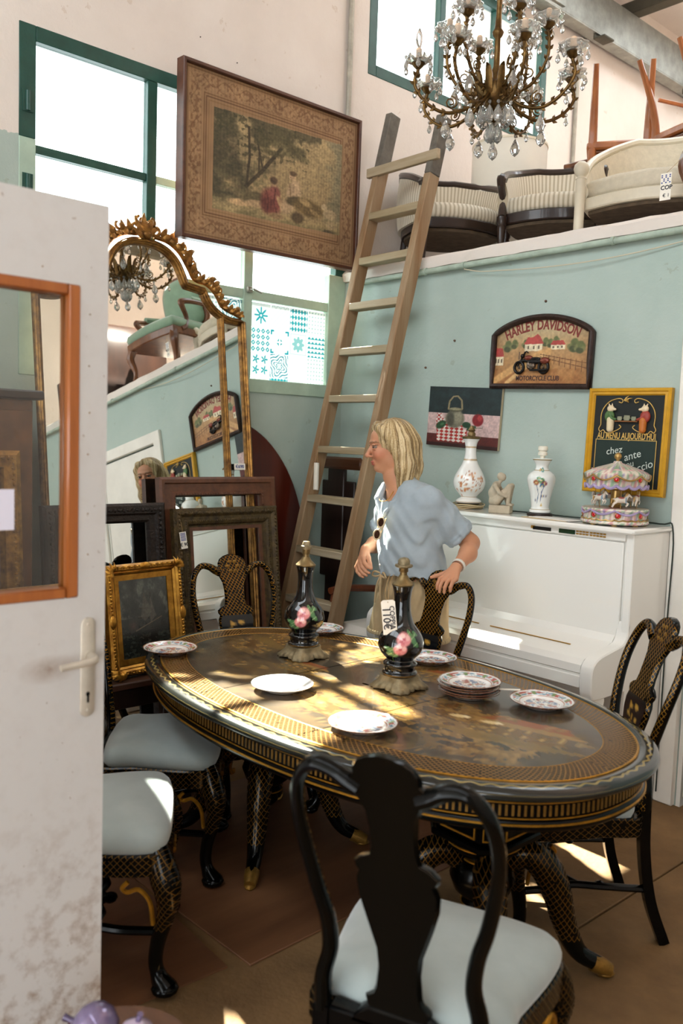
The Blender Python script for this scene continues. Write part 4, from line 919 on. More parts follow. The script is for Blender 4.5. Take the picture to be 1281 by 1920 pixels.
# ---- big mirror (leans 7 degrees)
mi = thing('wall_mirror', 'tall gilt pier mirror with arched top and side panels leaning on the window wall', 'mirror')
mi.matrix_world = T(.363, -1.43, .002) @ RZ(PI / 2 + .022) @ RX(-math.radians(7))
half = [(0, 2.6), (.07, 2.594), (.135, 2.568), (.185, 2.52), (.215, 2.46), (.235, 2.41)]
half2 = [(.345, 2.395), (.372, 2.34), (.42, 2.292), (.5, 2.257), (.6, 2.252)]
hp = [tuple(p) for p in catmull(half, 4)] + [tuple(p) for p in catmull(half2, 4)] + [(.6, .04)]
full = hp + [(-x, z) for x, z in hp[::-1][:-1]]
MB().prism([(x * .99, z) for x, z in full], -.006, .006, T(0, .012, 0) @ RX(PI / 2)).build('mirror_glass', M_mirror, mi, smooth=False)
MB().prism([(x * 1.0, z) for x, z in full], -.008, .008, T(0, .032, 0) @ RX(PI / 2)).build('backboard', M_back, mi, smooth=False)
def moulding(path, par, name, mt, w=.02, closed=True, dup_=True):
    m = MB(); m.tube([(x, .0, z) for x, z in path], w, 8, closed=closed, up=(0, 1, 0), ratio=1.1); m.tube([(x, -.018, z) for x, z in path], w * .45, 6, closed=closed, up=(0, 1, 0)); return m.build(name, mt, par, ang=60)
moulding(full, mi, 'gilt_frame', M_oldgold, .021)
for s in (-1, 1): moulding([(s * .455, .05), (s * .455, 1.2), (s * .455, 2.28)], mi, 'divider_bar', M_oldgold, .014, False)
def leaf(m, x, z, a, L, w=.3, y=-.012):
    c, s = math.cos(a), math.sin(a); R_ = []
    P = [(x + L * t * c - .25 * L * math.sin(t * 3) * s * .6, y - .02 * math.sin(t * PI), z + L * t * s + .25 * L * math.sin(t * 3) * c * .6) for t in np.linspace(0, 1, 7)]
    m.tube(P, [L * w * q for q in (.35, .8, 1, .85, .6, .4, .12)], 6, up=(0, 1, 0), ratio=.45)
def curl(m, x, z, r, a0, turns, sgn=1, th=.009, y=-.01):
    P = [];
    for t in np.linspace(0, 1, 16): a = a0 + sgn * turns * 2 * PI * t; q = r * (1 - .8 * t); P.append((x + q * math.cos(a), y - .012 * t, z + q * math.sin(a)))
    m.tube(P, [th, th * 1.1, th * .9, th * 1.5], 6)
m = MB()
for a, L in ((PI / 2, .13), (PI / 2 + .5, .12), (PI / 2 - .5, .12), (PI / 2 + 1.0, .10), (PI / 2 - 1.0, .10), (PI / 2 + .25, .10), (PI / 2 - .25, .1)): leaf(m, 0, 2.615, a, L, .2)
for s in (-1, 1): curl(m, s * .06, 2.665, .035, PI / 2 + s * PI / 2, .9, s); curl(m, s * .035, 2.70, .025, PI / 2, .9, -s)
m.ell((0, -.02, 2.63), (.03, .025, .022)); m.build('acanthus_crest', M_oldgold, mi)
for s in (-1, 1):
    m = MB(); rr = random.Random(4)
    stem = catmull([(s * .05, -.008, 2.635), (s * .13, -.012, 2.62), (s * .2, -.012, 2.575), (s * .25, -.012, 2.50), (s * .285, -.012, 2.445), (s * .36, -.012, 2.43), (s * .42, -.012, 2.38), (s * .46, -.01, 2.32), (s * .54, -.01, 2.29), (s * .585, -.01, 2.275)], 4)
    m.tube(stem, [.014, .012, .01, .009], 6)
    for i in range(2, len(stem) - 1, 2):
        x, _, z = stem[i]; out = math.atan2(.9, s * (.25 + .75 * abs(x) / .5)); L = .075 * (1 - .5 * i / len(stem)) + .012
        leaf(m, x, z, out + rr.uniform(-.5, .5), L * rr.uniform(.8, 1.25), .24); leaf(m, x, z, out + s * rr.uniform(-1.4, -.7), L * .8, .24)
        if i % 4 == 0: curl(m, x + .02 * s, z + .03, .026 * (1 - .35 * i / len(stem)), out, .9, -s, .007); m.ell((x + rr.uniform(-.01, .01), -.022, z + .02), (.014, .012, .013), 8, 6)
    m.build('leaf_spray', M_oldgold, mi)
pt = thing('price_tag', 'small white price tag taped on the side panel of the tall mirror', 'tag'); pt.matrix_world = mi.matrix_world @ T(.528, -.008, 1.44)
MB().box((0, 0, 0), (.075, .0008, .035)).build('card', M_tag, pt); text('lettering', '€690', .026, M_inkb, pt, T(0, -.0012, 0), bold=.0003)

# ---- leaning picture frames
def carve(w, h, inset, dep, step, r, M=None, sq=.6):
    m = MB()
    for (L, fx) in ((w, 0), (h, 1)):
        n = int((L - 2 * inset) / step)
        for k in range(n + 1):
            q = -L / 2 + inset + (L - 2 * inset) * k / n; b = (k % 2) * .35
            for s in (-1, 1):
                c = (q, -dep, s * (h / 2 - inset)) if not fx else (s * (w / 2 - inset), -dep, q); rx = (r * (1 - b), r * sq, r * (.62 + b)) if not fx else (r * (.62 + b), r * sq, r * (1 - b)); m.ell(c, rx, 6, 4)
    return m
def leaning(name, label, cat, X, Y, z0, w, h, tilt, yaw=0., group=None):
    t = thing(name, label, cat, group=group); t.matrix_world = T(X, Y, z0) @ RZ(PI / 2 + yaw) @ RX(-tilt) @ T(0, 0, h / 2); return t
G = 'picture frames leaning by the mirror'
w, h = .737, 1.378
f = leaning('picture_frame', 'empty brown carved wooden frame leaning in front of the mirror', 'frame', .428, -1.098, .012, w, h, .125, .0, G)
MB().rectframe(w, h, [(0, -.02), (0, .018), (.012, .026), (.03, .024), (.036, .012), (.075, .008), (.082, .016), (.094, .014), (.098, -.004), (.098, -.02)]).build('moulding', M_brownfr, f, ang=25)
carve(w, h, .088, .015, .016, .006).build('bead_row', M_brownfr, f)['kind'] = 'stuff'
w, h = .653, 1.222
f = leaning('picture_frame', 'bronze coloured carved frame with price tag leaning foremost', 'frame', .495, -1.103, .012, w, h, .125, .0, G)
mo = MB().rectframe(w, h, [(0, -.02), (0, .014), (.01, .03), (.03, .034), (.045, .022), (.06, .02), (.07, .026), (.082, .02), (.09, .006), (.112, .0), (.112, -.02)]).build('moulding', M_bronzefr, f, ang=25)
carve(w, h, .025, .033, .02, .011).build('leaf_carving', M_bronzefr, f)['kind'] = 'stuff'
carve(w, h, .066, .026, .013, .006).build('bead_row', M_bronzefr, f)['kind'] = 'stuff'
MB().rectframe(w - .19, h - .19, [(0, -.008), (0, .004), (.022, .002), (.022, -.008)]).build('inner_slip', M_brownfr, f, ang=25)
pt = thing('price_tag', 'white price tag hanging from the bronze carved frame', 'tag'); pt.matrix_world = f.matrix_world @ T(-.296, -.05, .45) @ RY(-.1)
MB().box((0, 0, 0), (.038, .0008, .085)).build('card', M_tag, pt); text('lettering', '€ 90', .024, M_ink, pt, T(0, -.0012, -.022), bold=.0004)
for k in range(6): MB().box((0, -.0006, .035 - .007 * k), (.030, .0006, .0038)).build('print_line', M_inkb, pt)
MB().tube([(0, 0, .042), (.006, .01, .085), (0, .02, .115)], .0009, 5).build('string', mat('tag_string', '#a98a5c', .9), pt)
w, h = .635, 1.25
f = leaning('picture_frame', 'dark brown carved frame leaning behind the gilt ship picture', 'frame', .44, -1.765, .012, w, h, .125, .0, G)
MB().rectframe(w, h, [(0, -.02), (0, .02), (.014, .032), (.05, .03), (.06, .018), (.085, .012), (.095, -.004), (.095, -.02)]).build('moulding', M_darkfr, f, ang=25)
carve(w, h, .034, .033, .024, .013).build('leaf_carving', M_darkfr, f)['kind'] = 'stuff'
# bench under the gilt picture
be = thing('low_bench', 'low dark brown wooden bench under the gilt framed ship picture', 'bench', (.86, -2.3, 0))
MB().box((0, 0, .56), (.25, 1.34, .032), .006).build('bench_top', woodmat('bench_wood', '#4a2c1c', '#321d12', .5, 1, 14), be)
MB().box((0, 0, .50), (.20, 1.26, .08), .004).build('bench_rail', M_darkwood, be)
for sx in (-1, 1):
    for sy in (-1, 1): MB().box((sx * .09, sy * .6, .23), (.045, .045, .46), .004).build('leg', M_darkwood, be)
def ship_col(u, v):
    p = Paint(u, v, '#23231f'); n = fbm(u * 7, v * 7, 5); p.mix(np.clip((v - .35) * 1.6, 0, .8) * np.clip(n * 1.5, 0, 1), '#4d5049'); p.mix(np.clip((n - .55) * 5, 0, .5) * (v > .5), '#6b6d62'); p.mix(np.clip((.35 - v) * 3, 0, .8), '#1c1f1b')
    for pts, w_ in (([(.5, .3), (.5, .86)], .008), ([(.62, .3), (.63, .8)], .007), ([(.4, .62), (.6, .6)], .005), ([(.36, .5), (.8, .46)], .006)): p.line(pts, w_, '#2a2118')
    p.poly([(.5, .82), (.64, .55), (.5, .45), (.42, .5)], '#4e4a40', .7); p.poly([(.63, .76), (.72, .5), (.6, .42)], '#5a554a', .6); p.poly([(.34, .3), (.78, .34), (.7, .18), (.4, .18)], '#1b1611'); p.line([(.3, .34), (.84, .48)], .006, '#5e5240')
    p.mix(.4 * (fbm(u * 16, v * 40, 3) > .6) * (v < .3), '#4f5348'); p.mix(.5 * np.clip(1 - np.hypot((u - .25) / .12, (v - .4) / .1), 0, 1), '#5a4038'); p.noise(60, 60, .3, 2); return p.out()
def pier_col(u, v):
    p = Paint(u, v, '#4e4a3a'); n = fbm(u * 6 + 9, v * 6, 5); p.mix(np.clip((v - .4) * 2, 0, .8), '#8a8570'); p.mix(np.clip((n - .5) * 5, 0, .7), '#3a3524'); p.noise(50, 50, .3, 2); return p.out()
def gilt_picture(name, label, X, Y, z0, w, h, tilt, yaw, colf, mt):
    f = leaning(name, label, 'picture', X, Y, z0, w, h, tilt, yaw)
    MB().rectframe(w, h, [(0, -.02), (0, .012), (.008, .024), (.022, .022), (.03, .014), (.034, .016), (.042, .008), (.046, -.004), (.046, -.02)]).build('frame', mt, f, ang=25)
    m = carve(w, h, .013, .024, .014, .0085)
    for sx in (-1, 1):
        for sz in (-1, 1):
            for k in range(5): leaf(m, sx * (w / 2 - .03), sz * (h / 2 - .03), math.atan2(sz, sx) + (k - 2) * .5, .045, .25, -.022)
        m.ell((sx * (w / 2 - .012), -.026, 0), (.016, .01, .03), 8, 6)
    for sz in (-1, 1): m.ell((0, -.026, sz * (h / 2 - .012)), (.03, .01, .014), 8, 6)
    m.build('gilt_leaves', mt, f)['kind'] = 'stuff'
    MB().rectframe(w - .09, h - .09, [(0, -.01), (0, .005), (.024, .0), (.024, -.01)]).build('slip', M_brightgold, f, ang=20)
    grid_canvas('canvas', w - .13, h - .13, 110, 130, colf, vmat('varnished_canvas', .25, coat=.2, bump=.08, bscale=200), f, T(0, .004, 0)); MB().box((0, .016, 0), (w - .05, .006, h - .05)).build('backing', M_back, f)
gilt_picture('framed_picture', 'gilt framed dark painting of a sailing ship on the bench', .905, -1.858, .584, .385, .468, .15, .12, ship_col, M_brightgold)
gilt_picture('framed_picture', 'gilt framed landscape low behind the pane of the white door', .92, -2.46, .584, .62, .41, .15, .03, pier_col, M_oldgold)
# things seen dimly through the pane of the door
f = leaning('picture_frame', 'broad gilt frame leaning on dark cupboard behind the door pane', 'frame', .62, -2.52, .012, .5, 1.5, .08, 0, G)
MB().rectframe(.5, 1.5, [(0, -.02), (0, .02), (.02, .03), (.05, .02), (.07, .02), (.085, -.005), (.085, -.02)]).build('moulding', M_oldgold, f, ang=25); carve(.5, 1.5, .03, .026, .022, .011).build('leaf_carving', M_oldgold, f)['kind'] = 'stuff'
cu = thing('cupboard', 'plain brown cupboard against the window wall behind the door pane', 'cupboard', (.265, -2.62, 0))
MB().box((0, 0, .88), (.4, .86, 1.7), .01).build('body', M_midwood, cu); MB().box((0.02, 0, 1.745), (.46, .92, .04), .008).build('cornice', M_darkwood, cu); MB().box((0, 0, .015), (.36, .82, .03), 0).build('plinth', M_darkwood, cu)
for s in (-1, 1): d = MB().box((.208, s * .215, .9), (.02, .41, 1.56), .004).build('door', M_midwood, cu); MB().ell((.226, s * .03, .95), (.012, .012, .012), 10, 6).build('knob', M_brass, d)
# ---- oval mahogany table top on its edge
ov = [(.63 * math.cos(a), .85 * math.sin(a)) for a in np.linspace(0, 2 * PI, 97)[:-1]]
o = MB().prism(ov, -.014, .014, None, .005).build('table_top', M_mahog); o.matrix_world = T(.042, -.935, .853) @ RZ(PI / 2) @ RX(PI / 2 - .012); tag(o, 'oval mahogany table top standing on edge behind the mirror', 'table top')

# ---- ladder
la = thing('ladder', 'weathered wooden ladder leaning against the edge of the loft', 'ladder')
M_lad = woodmat('weathered_ladder_wood', '#9c8467', '#83603e', .7, 2, 16, bump=.15); M_lad2 = mat('grey_weathered_tip', '#6b655c', .85, vary=.3, vscale=20, bump=.2); M_rung = woodmat('rung_wood', '#b5a58c', '#93805f', .75, 0, 18, bump=.15); M_ladr = woodmat('orange_ladder_side', '#a8602c', '#8a4a20', .6, 2, 16)
LY = lambda z: -.108 + .2 * (z - 2.65)
def lx(z, s): return .155 + .052 * (z - .7) if s < 0 else .605 + .048 * (z - .7)
for s in (-1, 1):
    z1 = 3.22 if s < 0 else 3.1; z2 = 3.55 if s < 0 else 3.43
    a, b = np.array((lx(0, s), LY(0), 0.015)), np.array((lx(z1, s), LY(z1), z1)); c = np.array((lx(z2, s), LY(z2), z2))
    def beam(p, q, mt, nm, par=la, wx=.05, wy=.085):
        d = Vector(q - p); L = d.length; M = Matrix.Translation(Vector((p + q) / 2)) @ Vector((0, 0, 1)).rotation_difference(d).to_matrix().to_4x4(); return MB().box((0, 0, 0), (wx, wy, L), .005, M).build(nm, mt, par)
    r = beam(a, b, M_lad, 'side_rail'); tip = beam(b, c, M_lad2, 'weathered_tip', r, .0505, .0855)
for z in (.66, .95, 1.25, 1.54, 1.84, 2.12, 2.39, 2.66, 2.93, 3.2, .37):
    x0, x1 = lx(z, -1), lx(z, 1); ext = .05 if z > 3.1 else .0
    MB().box(((x0 + x1) / 2, LY(z) - (.045 if z > 3.1 else .0), z), (x1 - x0 - .04 + ext * 3.4, .03 if z > 3.1 else .085, .042 if z < 3.1 else .055), .004, None).build('rung', M_rung, la)
tgp = thing('paper_tag', 'curled white paper tag hanging from a ladder rung', 'tag', (.235, LY(1.54) - .06, 1.49)); 
MB().loft([[(.016 * math.cos(a), .016 * math.sin(a), z) for a in np.linspace(-.4, 3.6, 12)] for z in (-.19, -.08, -.03)], cap=False, closed=False).build('card', M_tag, tgp); MB().tube([(0, .01, -.03), (.006, .0, .02), (.002, .012, .06)], .0012, 5).build('string', mat('tag_string', '#a98a5c', .9), tgp)
# ---- tall dark stand behind the ladder
t = thing('hall_stand', 'dark wooden stand with rounded brown top rail behind the ladder', 'stand', (.24, -.20, 0))
MB().box((-.02, 0, 1.46), (.42, .03, .075), .014).build('top_rail', woodmat('stand_rail', '#6a4028', '#4a2a18', .4, 0, 16), t); MB().box((-.05, .02, .73), (.15, .03, 1.42), .006).build('post', M_darkwood, t); MB().box((-.02, .005, .04), (.34, .18, .08), .01).build('foot', M_darkwood, t); MB().box((-.05, .035, 1.05), (.3, .02, .6), .006).build('back_panel', M_darkwood, t)
# ---- wooden armchair with white cushion behind the woman
ac = thing('armchair', 'small wooden armchair with white cushion between ladder and piano', 'armchair', (.70, -.27, 0))
MB().box((0, 0, .40), (.40, .42, .05), .01).build('seat_frame', M_mahog, ac); MB().box((0, -.01, .50), (.36, .40, .14), .04).build('seat_cushion', mat('white_cushion', '#e6e0d6', .85, vary=.06), ac); MB().box((0, .15, .68), (.34, .10, .24), .04).build('back_cushion', mat('white_cushion', '#e6e0d6', .85), ac)
M_redw = woodmat('reddish_wood', '#7a3f22', '#5a2c17', .4, 2, 14)
for s in (-1, 1):
    MB().tube(catmull([(s * .19, -.19, 0), (s * .19, -.195, .4), (s * .19, -.2, .62), (s * .19, -.19, .73)], 4), .02, 8).build('front_leg', M_redw, ac); MB().tube(catmull([(s * .18, .2, 0), (s * .18, .19, .4), (s * .18, .22, .86)], 4), .019, 8).build('rear_leg', M_redw, ac)
    MB().tube(catmull([(s * .19, -.22, .745), (s * .195, -.1, .75), (s * .19, .2, .72)], 4), .021, 8).build('arm', M_redw, ac)
MB().box((0, .222, .84), (.38, .025, .07), .01).build('back_rail', M_redw, ac)

# ================================================================ white door leaf with pane, open into the room
M_door = None
def doormat():
    m, nt, b = nodes_of('stained_white_door'); N = nt.nodes; L = nt.links; tc = N.new('ShaderNodeTexCoord'); sp = N.new('ShaderNodeSeparateXYZ'); L.new(tc.outputs['Object'], sp.inputs[0])
    def nz(s, d=6):
        n = N.new('ShaderNodeTexNoise'); n.inputs['Scale'].default_value = s; n.inputs['Detail'].default_value = d; n.inputs['Roughness'].default_value = .65; L.new(tc.outputs['Object'], n.inputs['Vector']); return n.outputs['Fac']
    low = mnode(nt, 'MULTIPLY', mnode(nt, 'MAXIMUM', mnode(nt, 'SUBTRACT', .82, sp.outputs[2]), 0.0), 1.3)
    dirt = mnode(nt, 'MULTIPLY', mnode(nt, 'MAXIMUM', mnode(nt, 'SUBTRACT', nz(26, 8), .47), 0.0), mnode(nt, 'MULTIPLY_ADD', low, 5.0, .3))
    dy = mnode(nt, 'SUBTRACT', sp.outputs[1], -2.93); dz = mnode(nt, 'SUBTRACT', sp.outputs[2], 1.085); d = mnode(nt, 'SQRT', mnode(nt, 'ADD', mnode(nt, 'MULTIPLY', dy, dy), mnode(nt, 'MULTIPLY', mnode(nt, 'MULTIPLY', dz, dz), 5.0)))
    sm = mnode(nt, 'MULTIPLY', mnode(nt, 'MAXIMUM', mnode(nt, 'SUBTRACT', .075, d), 0.0), mnode(nt, 'MULTIPLY', nz(40, 8), 16.0))
    spk = mnode(nt, 'MULTIPLY', mnode(nt, 'GREATER_THAN', nz(55, 2), .73), .55)
    f = mnode(nt, 'MINIMUM', mnode(nt, 'ADD', mnode(nt, 'ADD', dirt, sm), spk), .8)
    mx = N.new('ShaderNodeMix'); mx.data_type = 'RGBA'; L.new(f, mx.inputs['Factor']); mx.inputs['A'].default_value = rgba('#c9c5c1'); mx.inputs['B'].default_value = rgba('#7d5c3a'); L.new(mx.outputs['Result'], b.inputs['Base Color']); sset(b, 'Roughness', .42)
    return m
M_door = doormat(); M_orange = woodmat('orange_varnished_wood', '#a9622c', '#8d4a1e', .35, 2, 18, coat=.3)
do = thing('white_door', 'stained white panel door with glazed upper half standing open', 'door')
X0, X1, Y0, Y1, Z0, Z1, HY0, HY1, HZ0, HZ1 = 2.318, 2.36, -3.62, -2.803, .008, 2.085, -3.50, -2.868, 1.237, 1.908
m = MB(); xc = (X0 + X1) / 2; tx = X1 - X0
for (y0, y1, z0, z1) in ((Y0, HY0, Z0, Z1), (HY1, Y1, Z0, Z1), (HY0, HY1, Z0, HZ0), (HY0, HY1, HZ1, Z1)): m.box((xc, (y0 + y1) / 2, (z0 + z1) / 2), (tx, y1 - y0, z1 - z0))
m.build('door_leaf', M_door, do, smooth=False)
M_pane = glassmat('door_pane_glass', (.9, .93, .92), .0, .13)
MB().box((2.336, (HY0 + HY1) / 2, (HZ0 + HZ1) / 2), (.004, HY1 - HY0 - .01, HZ1 - HZ0 - .01)).build('glass_pane', M_pane, do, smooth=False)
for (y0, y1, z0, z1) in ((HY1 - .026, HY1 + .002, HZ0, HZ1), (HY0 - .002, HY0 + .026, HZ0, HZ1), (HY0 + .026, HY1 - .026, HZ0 - .001, HZ0 + .024), (HY0 + .026, HY1 - .026, HZ1 - .024, HZ1 + .001)):
    b_ = MB().box((2.352, (y0 + y1) / 2, (z0 + z1) / 2), (.022, y1 - y0, z1 - z0), .004).build('glazing_bead', M_orange, do)
    MB().box((2.325, (y0 + y1) / 2, (z0 + z1) / 2), (.018, y1 - y0 - .002, z1 - z0 - .002), .003).build('glazing_bead', M_orange, do)
M_hand = mat('cream_metal_handle', '#c2b8a8', .35, .2, vary=.15, vscale=20)
op = [(.017 * math.cos(a), .095 + .017 * math.sin(a)) for a in np.linspace(0, PI, 11)] + [(.017 * math.cos(a), -.095 + .017 * math.sin(a)) for a in np.linspace(PI, 2 * PI, 11)]
hp_ = MB().prism(op, 0, .006, T(2.36, -2.8445, 1.078) @ RZ(PI / 2) @ RX(PI / 2) , .002).build('handle_plate', M_hand, do, ang=50)
m = MB(); m.tube(catmull([(2.362, -2.842, 1.103), (2.392, -2.842, 1.103), (2.404, -2.852, 1.102), (2.406, -2.885, 1.099), (2.404, -2.925, 1.096)], 5), [.0095, .009, .009, .0075, .007], 10, ratio=1.1); m.lathe([(0, 0), (.013, 0), (.013, .008), (.0, .009)], 16, T(2.364, -2.842, 1.103) @ RY(PI / 2)); m.build('lever', M_hand, hp_)
m = MB(); m.ell((2.3665, -2.8445, 1.018), (.002, .0045, .0055), 10, 6); m.box((2.3665, -2.8445, 1.008), (.003, .004, .018)); m.build('keyhole', M_black, hp_)
for z in (1.175, .982): MB().ell((2.366, -2.8445, z), (.0025, .0035, .0035), 8, 6).build('screw', M_hand, hp_)
for (y, z) in ((-2.845, 1.85), (-2.846, 1.74), (-2.844, 1.64), (-2.847, 1.55), (-2.846, 1.42), (-2.845, 1.33), (-2.95, 1.935)): MB().ell((2.36, y, z), (.0018, .002, .002), 6, 4).build('nail_head', M_golddk, do)
pp = MB().box((0, 0, 0), (.0006, .10, .085)).build('paper_notice', mat('lilac_paper', '#dcd8e6', .8)); pp.location = (2.341, -3.05, 1.432); tag(pp, 'sheet of pale paper stuck to the pane of the white door', 'paper')
# glazed ornaments in the foreground corner on a small stool
M_lil = mat('purple_lustre_glaze', '#8d7fa0', .12, .35, col2='#5b4a70', vscale=14, coat=.5); M_pink = mat('lilac_lustre_glaze', '#cbb9c6', .15, .2, col2='#a994b0', vscale=12, coat=.5); M_tip = mat('dark_purple_glaze', '#4a3a58', .2, .2, coat=.5)
zs = .39
sto = thing('stool', 'round wooden stool carrying the glazed onion ornaments before the white door', 'stool', (2.68, -2.93, 0))
MB().lathe([(0, zs - .035), (.15, zs - .035), (.157, zs - .02), (.15, zs - .001), (0, zs)], 32).build('seat', M_midwood, sto)
for k in range(3): a = k * 2.1; MB().tube([(.1 * math.cos(a), .1 * math.sin(a), zs - .036), (.15 * math.cos(a), .15 * math.sin(a), 0)], [.016, .013], 8).build('leg', M_midwood, sto)
def onion(name, label, loc, r, mt, tipmt, rot):
    t = thing(name, label, 'ornament', loc, rot=rot); MB().lathe([(0, -r * .92), (r * .5, -r * .84), (r * .88, -r * .45), (r, 0), (r * .93, r * .38), (r * .7, r * .72), (r * .36, r * .93), (r * .16, r * 1.05), (.0, r * 1.06)], 36).build('bulb', mt, t, ang=180)
    MB().tube(catmull([(0, 0, r * .95), (r * .05, 0, r * 1.2), (r * .1, 0, r * 1.45)], 4), [r * .17, r * .13, r * .16], 10).build('stem', tipmt, t)
onion('onion_ornament', 'purple glazed onion ornament lying on its side with dark tip', (2.645, -2.955, zs + .05), .047, M_lil, M_tip, (-.15, -1.45, .85))
onion('onion_ornament', 'pale lilac glazed onion ornament with upright purple stem', (2.712, -2.905, zs + .039), .04, M_pink, M_lil, (.0, .12, .3))
# ================================================================ back wall side: piano, ornaments, wall art
M_pw = mat('white_piano_lacquer', '#eeebe4', .16, coat=.5)
M_pgold = mat('brass_strip', '#c79a4c', .35, .8)
PX0, PX1 = .92, 2.262
pi_ = thing('piano', 'white upright piano with closed lid standing against mint wall', 'piano', (0, 0, 0))
MB().box(((PX0 + PX1) / 2, -.165, .93), (PX1 - PX0 - .06, .29, .60), .004).build('upper_case', M_pw, pi_)
MB().box(((PX0 + PX1) / 2, -.19, 1.2525), (PX1 - PX0 + .03, .345, .025), .008).build('top_lid', M_pw, pi_)
for x in (PX0 + .018, PX1 - .018):
    sd = [(-.02, .0), (-.33, .0), (-.33, .55), (-.33, 1.24), (-.02, 1.24)]
    MB().prism(sd, -.018, .018, T(x, 0, 0) @ RZ(PI / 2) @ RX(PI / 2), .004).build('side_panel', M_pw, pi_, ang=30)
    ck = [(-.32, .86), (-.335, .80), (-.36, .77), (-.43, .757), (-.53, .74), (-.575, .72), (-.597, .685), (-.597, .61), (-.585, .575), (-.55, .56), (-.32, .56)]
    MB().prism([tuple(p) for p in catmull(ck, 3)], -.03, .03, T(x + (.012 if x < 1.5 else -.012), 0, 0) @ RZ(PI / 2) @ RX(PI / 2), .005).build('key_cheek', M_pw, pi_, ang=40)
    lg = [(-.585, .562), (-.48, .562), (-.49, .50), (-.51, .44), (-.515, .3), (-.51, .12), (-.50, .055), (-.585, .055), (-.575, .12), (-.57, .3), (-.575, .44), (-.588, .5)]
    MB().prism([tuple(p) for p in catmull(lg, 3, True)], -.022, .022, T(x + (.012 if x < 1.5 else -.012), 0, 0) @ RZ(PI / 2) @ RX(PI / 2), .003).build('front_leg', M_pw, pi_, ang=40)
    MB().box((x + (.012 if x < 1.5 else -.012), -.31, .028), (.062, .60, .056), .01).build('toe_block', M_pw, pi_)
MB().box(((PX0 + PX1) / 2, -.318, .99), (PX1 - PX0 - .10, .012, .42), .003).build('front_panel', M_pw, pi_)
kb = [(-.32, .80), (-.345, .765), (-.40, .752), (-.5, .735), (-.555, .722), (-.578, .70), (-.583, .668), (-.577, .664), (-.577, .655), (-.583, .651), (-.583, .606), (-.32, .606)]
MB().prism([tuple(p) for p in kb], -(PX1 - PX0) / 2 + .066, (PX1 - PX0) / 2 - .066, T((PX0 + PX1) / 2, 0, 0) @ RZ(PI / 2) @ RX(PI / 2)).build('fallboard', M_pw, pi_, ang=25)
for (a, b) in ((PX0 + .12, 1.55), (1.62, 2.06)): MB().box(((a + b) / 2, -.452, .7455), (b - a, .006, .004), 0, None).build('hinge_strip', M_pgold, pi_)
MB().box(((PX0 + PX1) / 2, -.27, .31), (PX1 - PX0 - .07, .02, .58), .004).build('lower_panel', M_pw, pi_)
MB().box(((PX0 + PX1) / 2, -.31, 1.2225), (PX1 - PX0 - .08, .035, .034), .004).build('control_strip', M_pw, pi_)
MB().box((1.795, -.329, 1.222), (.10, .004, .016), .001).build('slot', mat('black_plastic', '#1a1a1a', .3), pi_)
MB().box((1.93, -.329, 1.222), (.085, .004, .02), .001).build('display', mat('display_green', '#1d3a28', .1, coat=.6), pi_)
MB().box((1.745, -.329, 1.225), (.022, .004, .014), .001).build('logo_badge', M_pgold, pi_)
for k in range(9):
    for r in range(2): MB().box((1.985 + .0165 * k + (.004 if k > 3 else 0), -.3295, 1.2285 - .011 * r), (.013, .005, .007), .001).build('button', M_pgold, pi_)
PT = 1.2655
# ---- porcelain lamp with orange blossom
def lamp_a():
    t = thing('porcelain_lamp', 'white opaline lamp base with orange blossoms on the left of the piano', 'lamp', (1.215, -.165, PT), camdir(1.2, -.17))
    MB().lathe([(0, 0), (.075, 0), (.078, .006), (.07, .012), (.05, .016), (.06, .026), (.0, .028)], 32).build('metal_base', M_bronze, t, ang=50)
    pr = [(.052, .028), (.066, .03), (.066, .04), (.055, .05), (.042, .058), (.05, .07), (.075, .1), (.084, .13), (.08, .16), (.064, .195), (.044, .23), (.033, .262), (.029, .29), (.029, .32), (.034, .345), (.044, .362), (.042, .364), (0, .364)]
    def col(co):
        a = np.arctan2(co[:, 1], co[:, 0]).astype(float); u = a * .08; v = co[:, 2].astype(float); p = Paint(u, v, '#efebe6'); rr = random.Random(8)
        for z in (.035, .06, .255, .32): p.mix(np.abs(v - z) < .0015, '#b08a4e')
        p.line([(-.05, .11), (-.02, .15), (.02, .16), (.06, .12), (.07, .15)], .0018, '#a9714e'); p.line([(-.03, .15), (-.02, .19), (.01, .2)], .0016, '#a9714e')
        for k in range(34): x = rr.uniform(-.08, .08); y = .13 + .5 * abs(x) * rr.uniform(-1, 1) + rr.uniform(-.045, .06); s = rr.uniform(.004, .009); p.ell(x, y, s, s * .8, ['#c4764a', '#d59a6c', '#b06a3f'][k % 3], .5, rr.random() * 3, .85)
        return p.out()
    MB().lathe([tuple(p) for p in catmull(pr, 4)], 128, cap=False).build('vase_body', vmat('glazed_plate', .12), t, col=col, ang=180)
    MB().lathe([(0, .362), (.046, .362), (.05, .37), (.044, .376), (.02, .378), (.022, .39), (.014, .4), (.02, .408), (.012, .42), (.01, .43), (.0, .432)], 24).build('burner_cap', M_brass, t, ang=50)
    m = MB(); 
    for k in range(3): m.tube(catmull([((.085 + .006 * k) * math.cos(a) * 1.05, (.072 + .006 * k) * math.sin(a), .006 + .007 * k + .004 * math.sin(3 * a + k)) for a in np.linspace(0, 2 * PI, 15)[:-1]], 3, True), .0033, 6, closed=True)
    m.build('coiled_cord', mat('cord_cream', '#c9b48e', .7), t)
lamp_a()
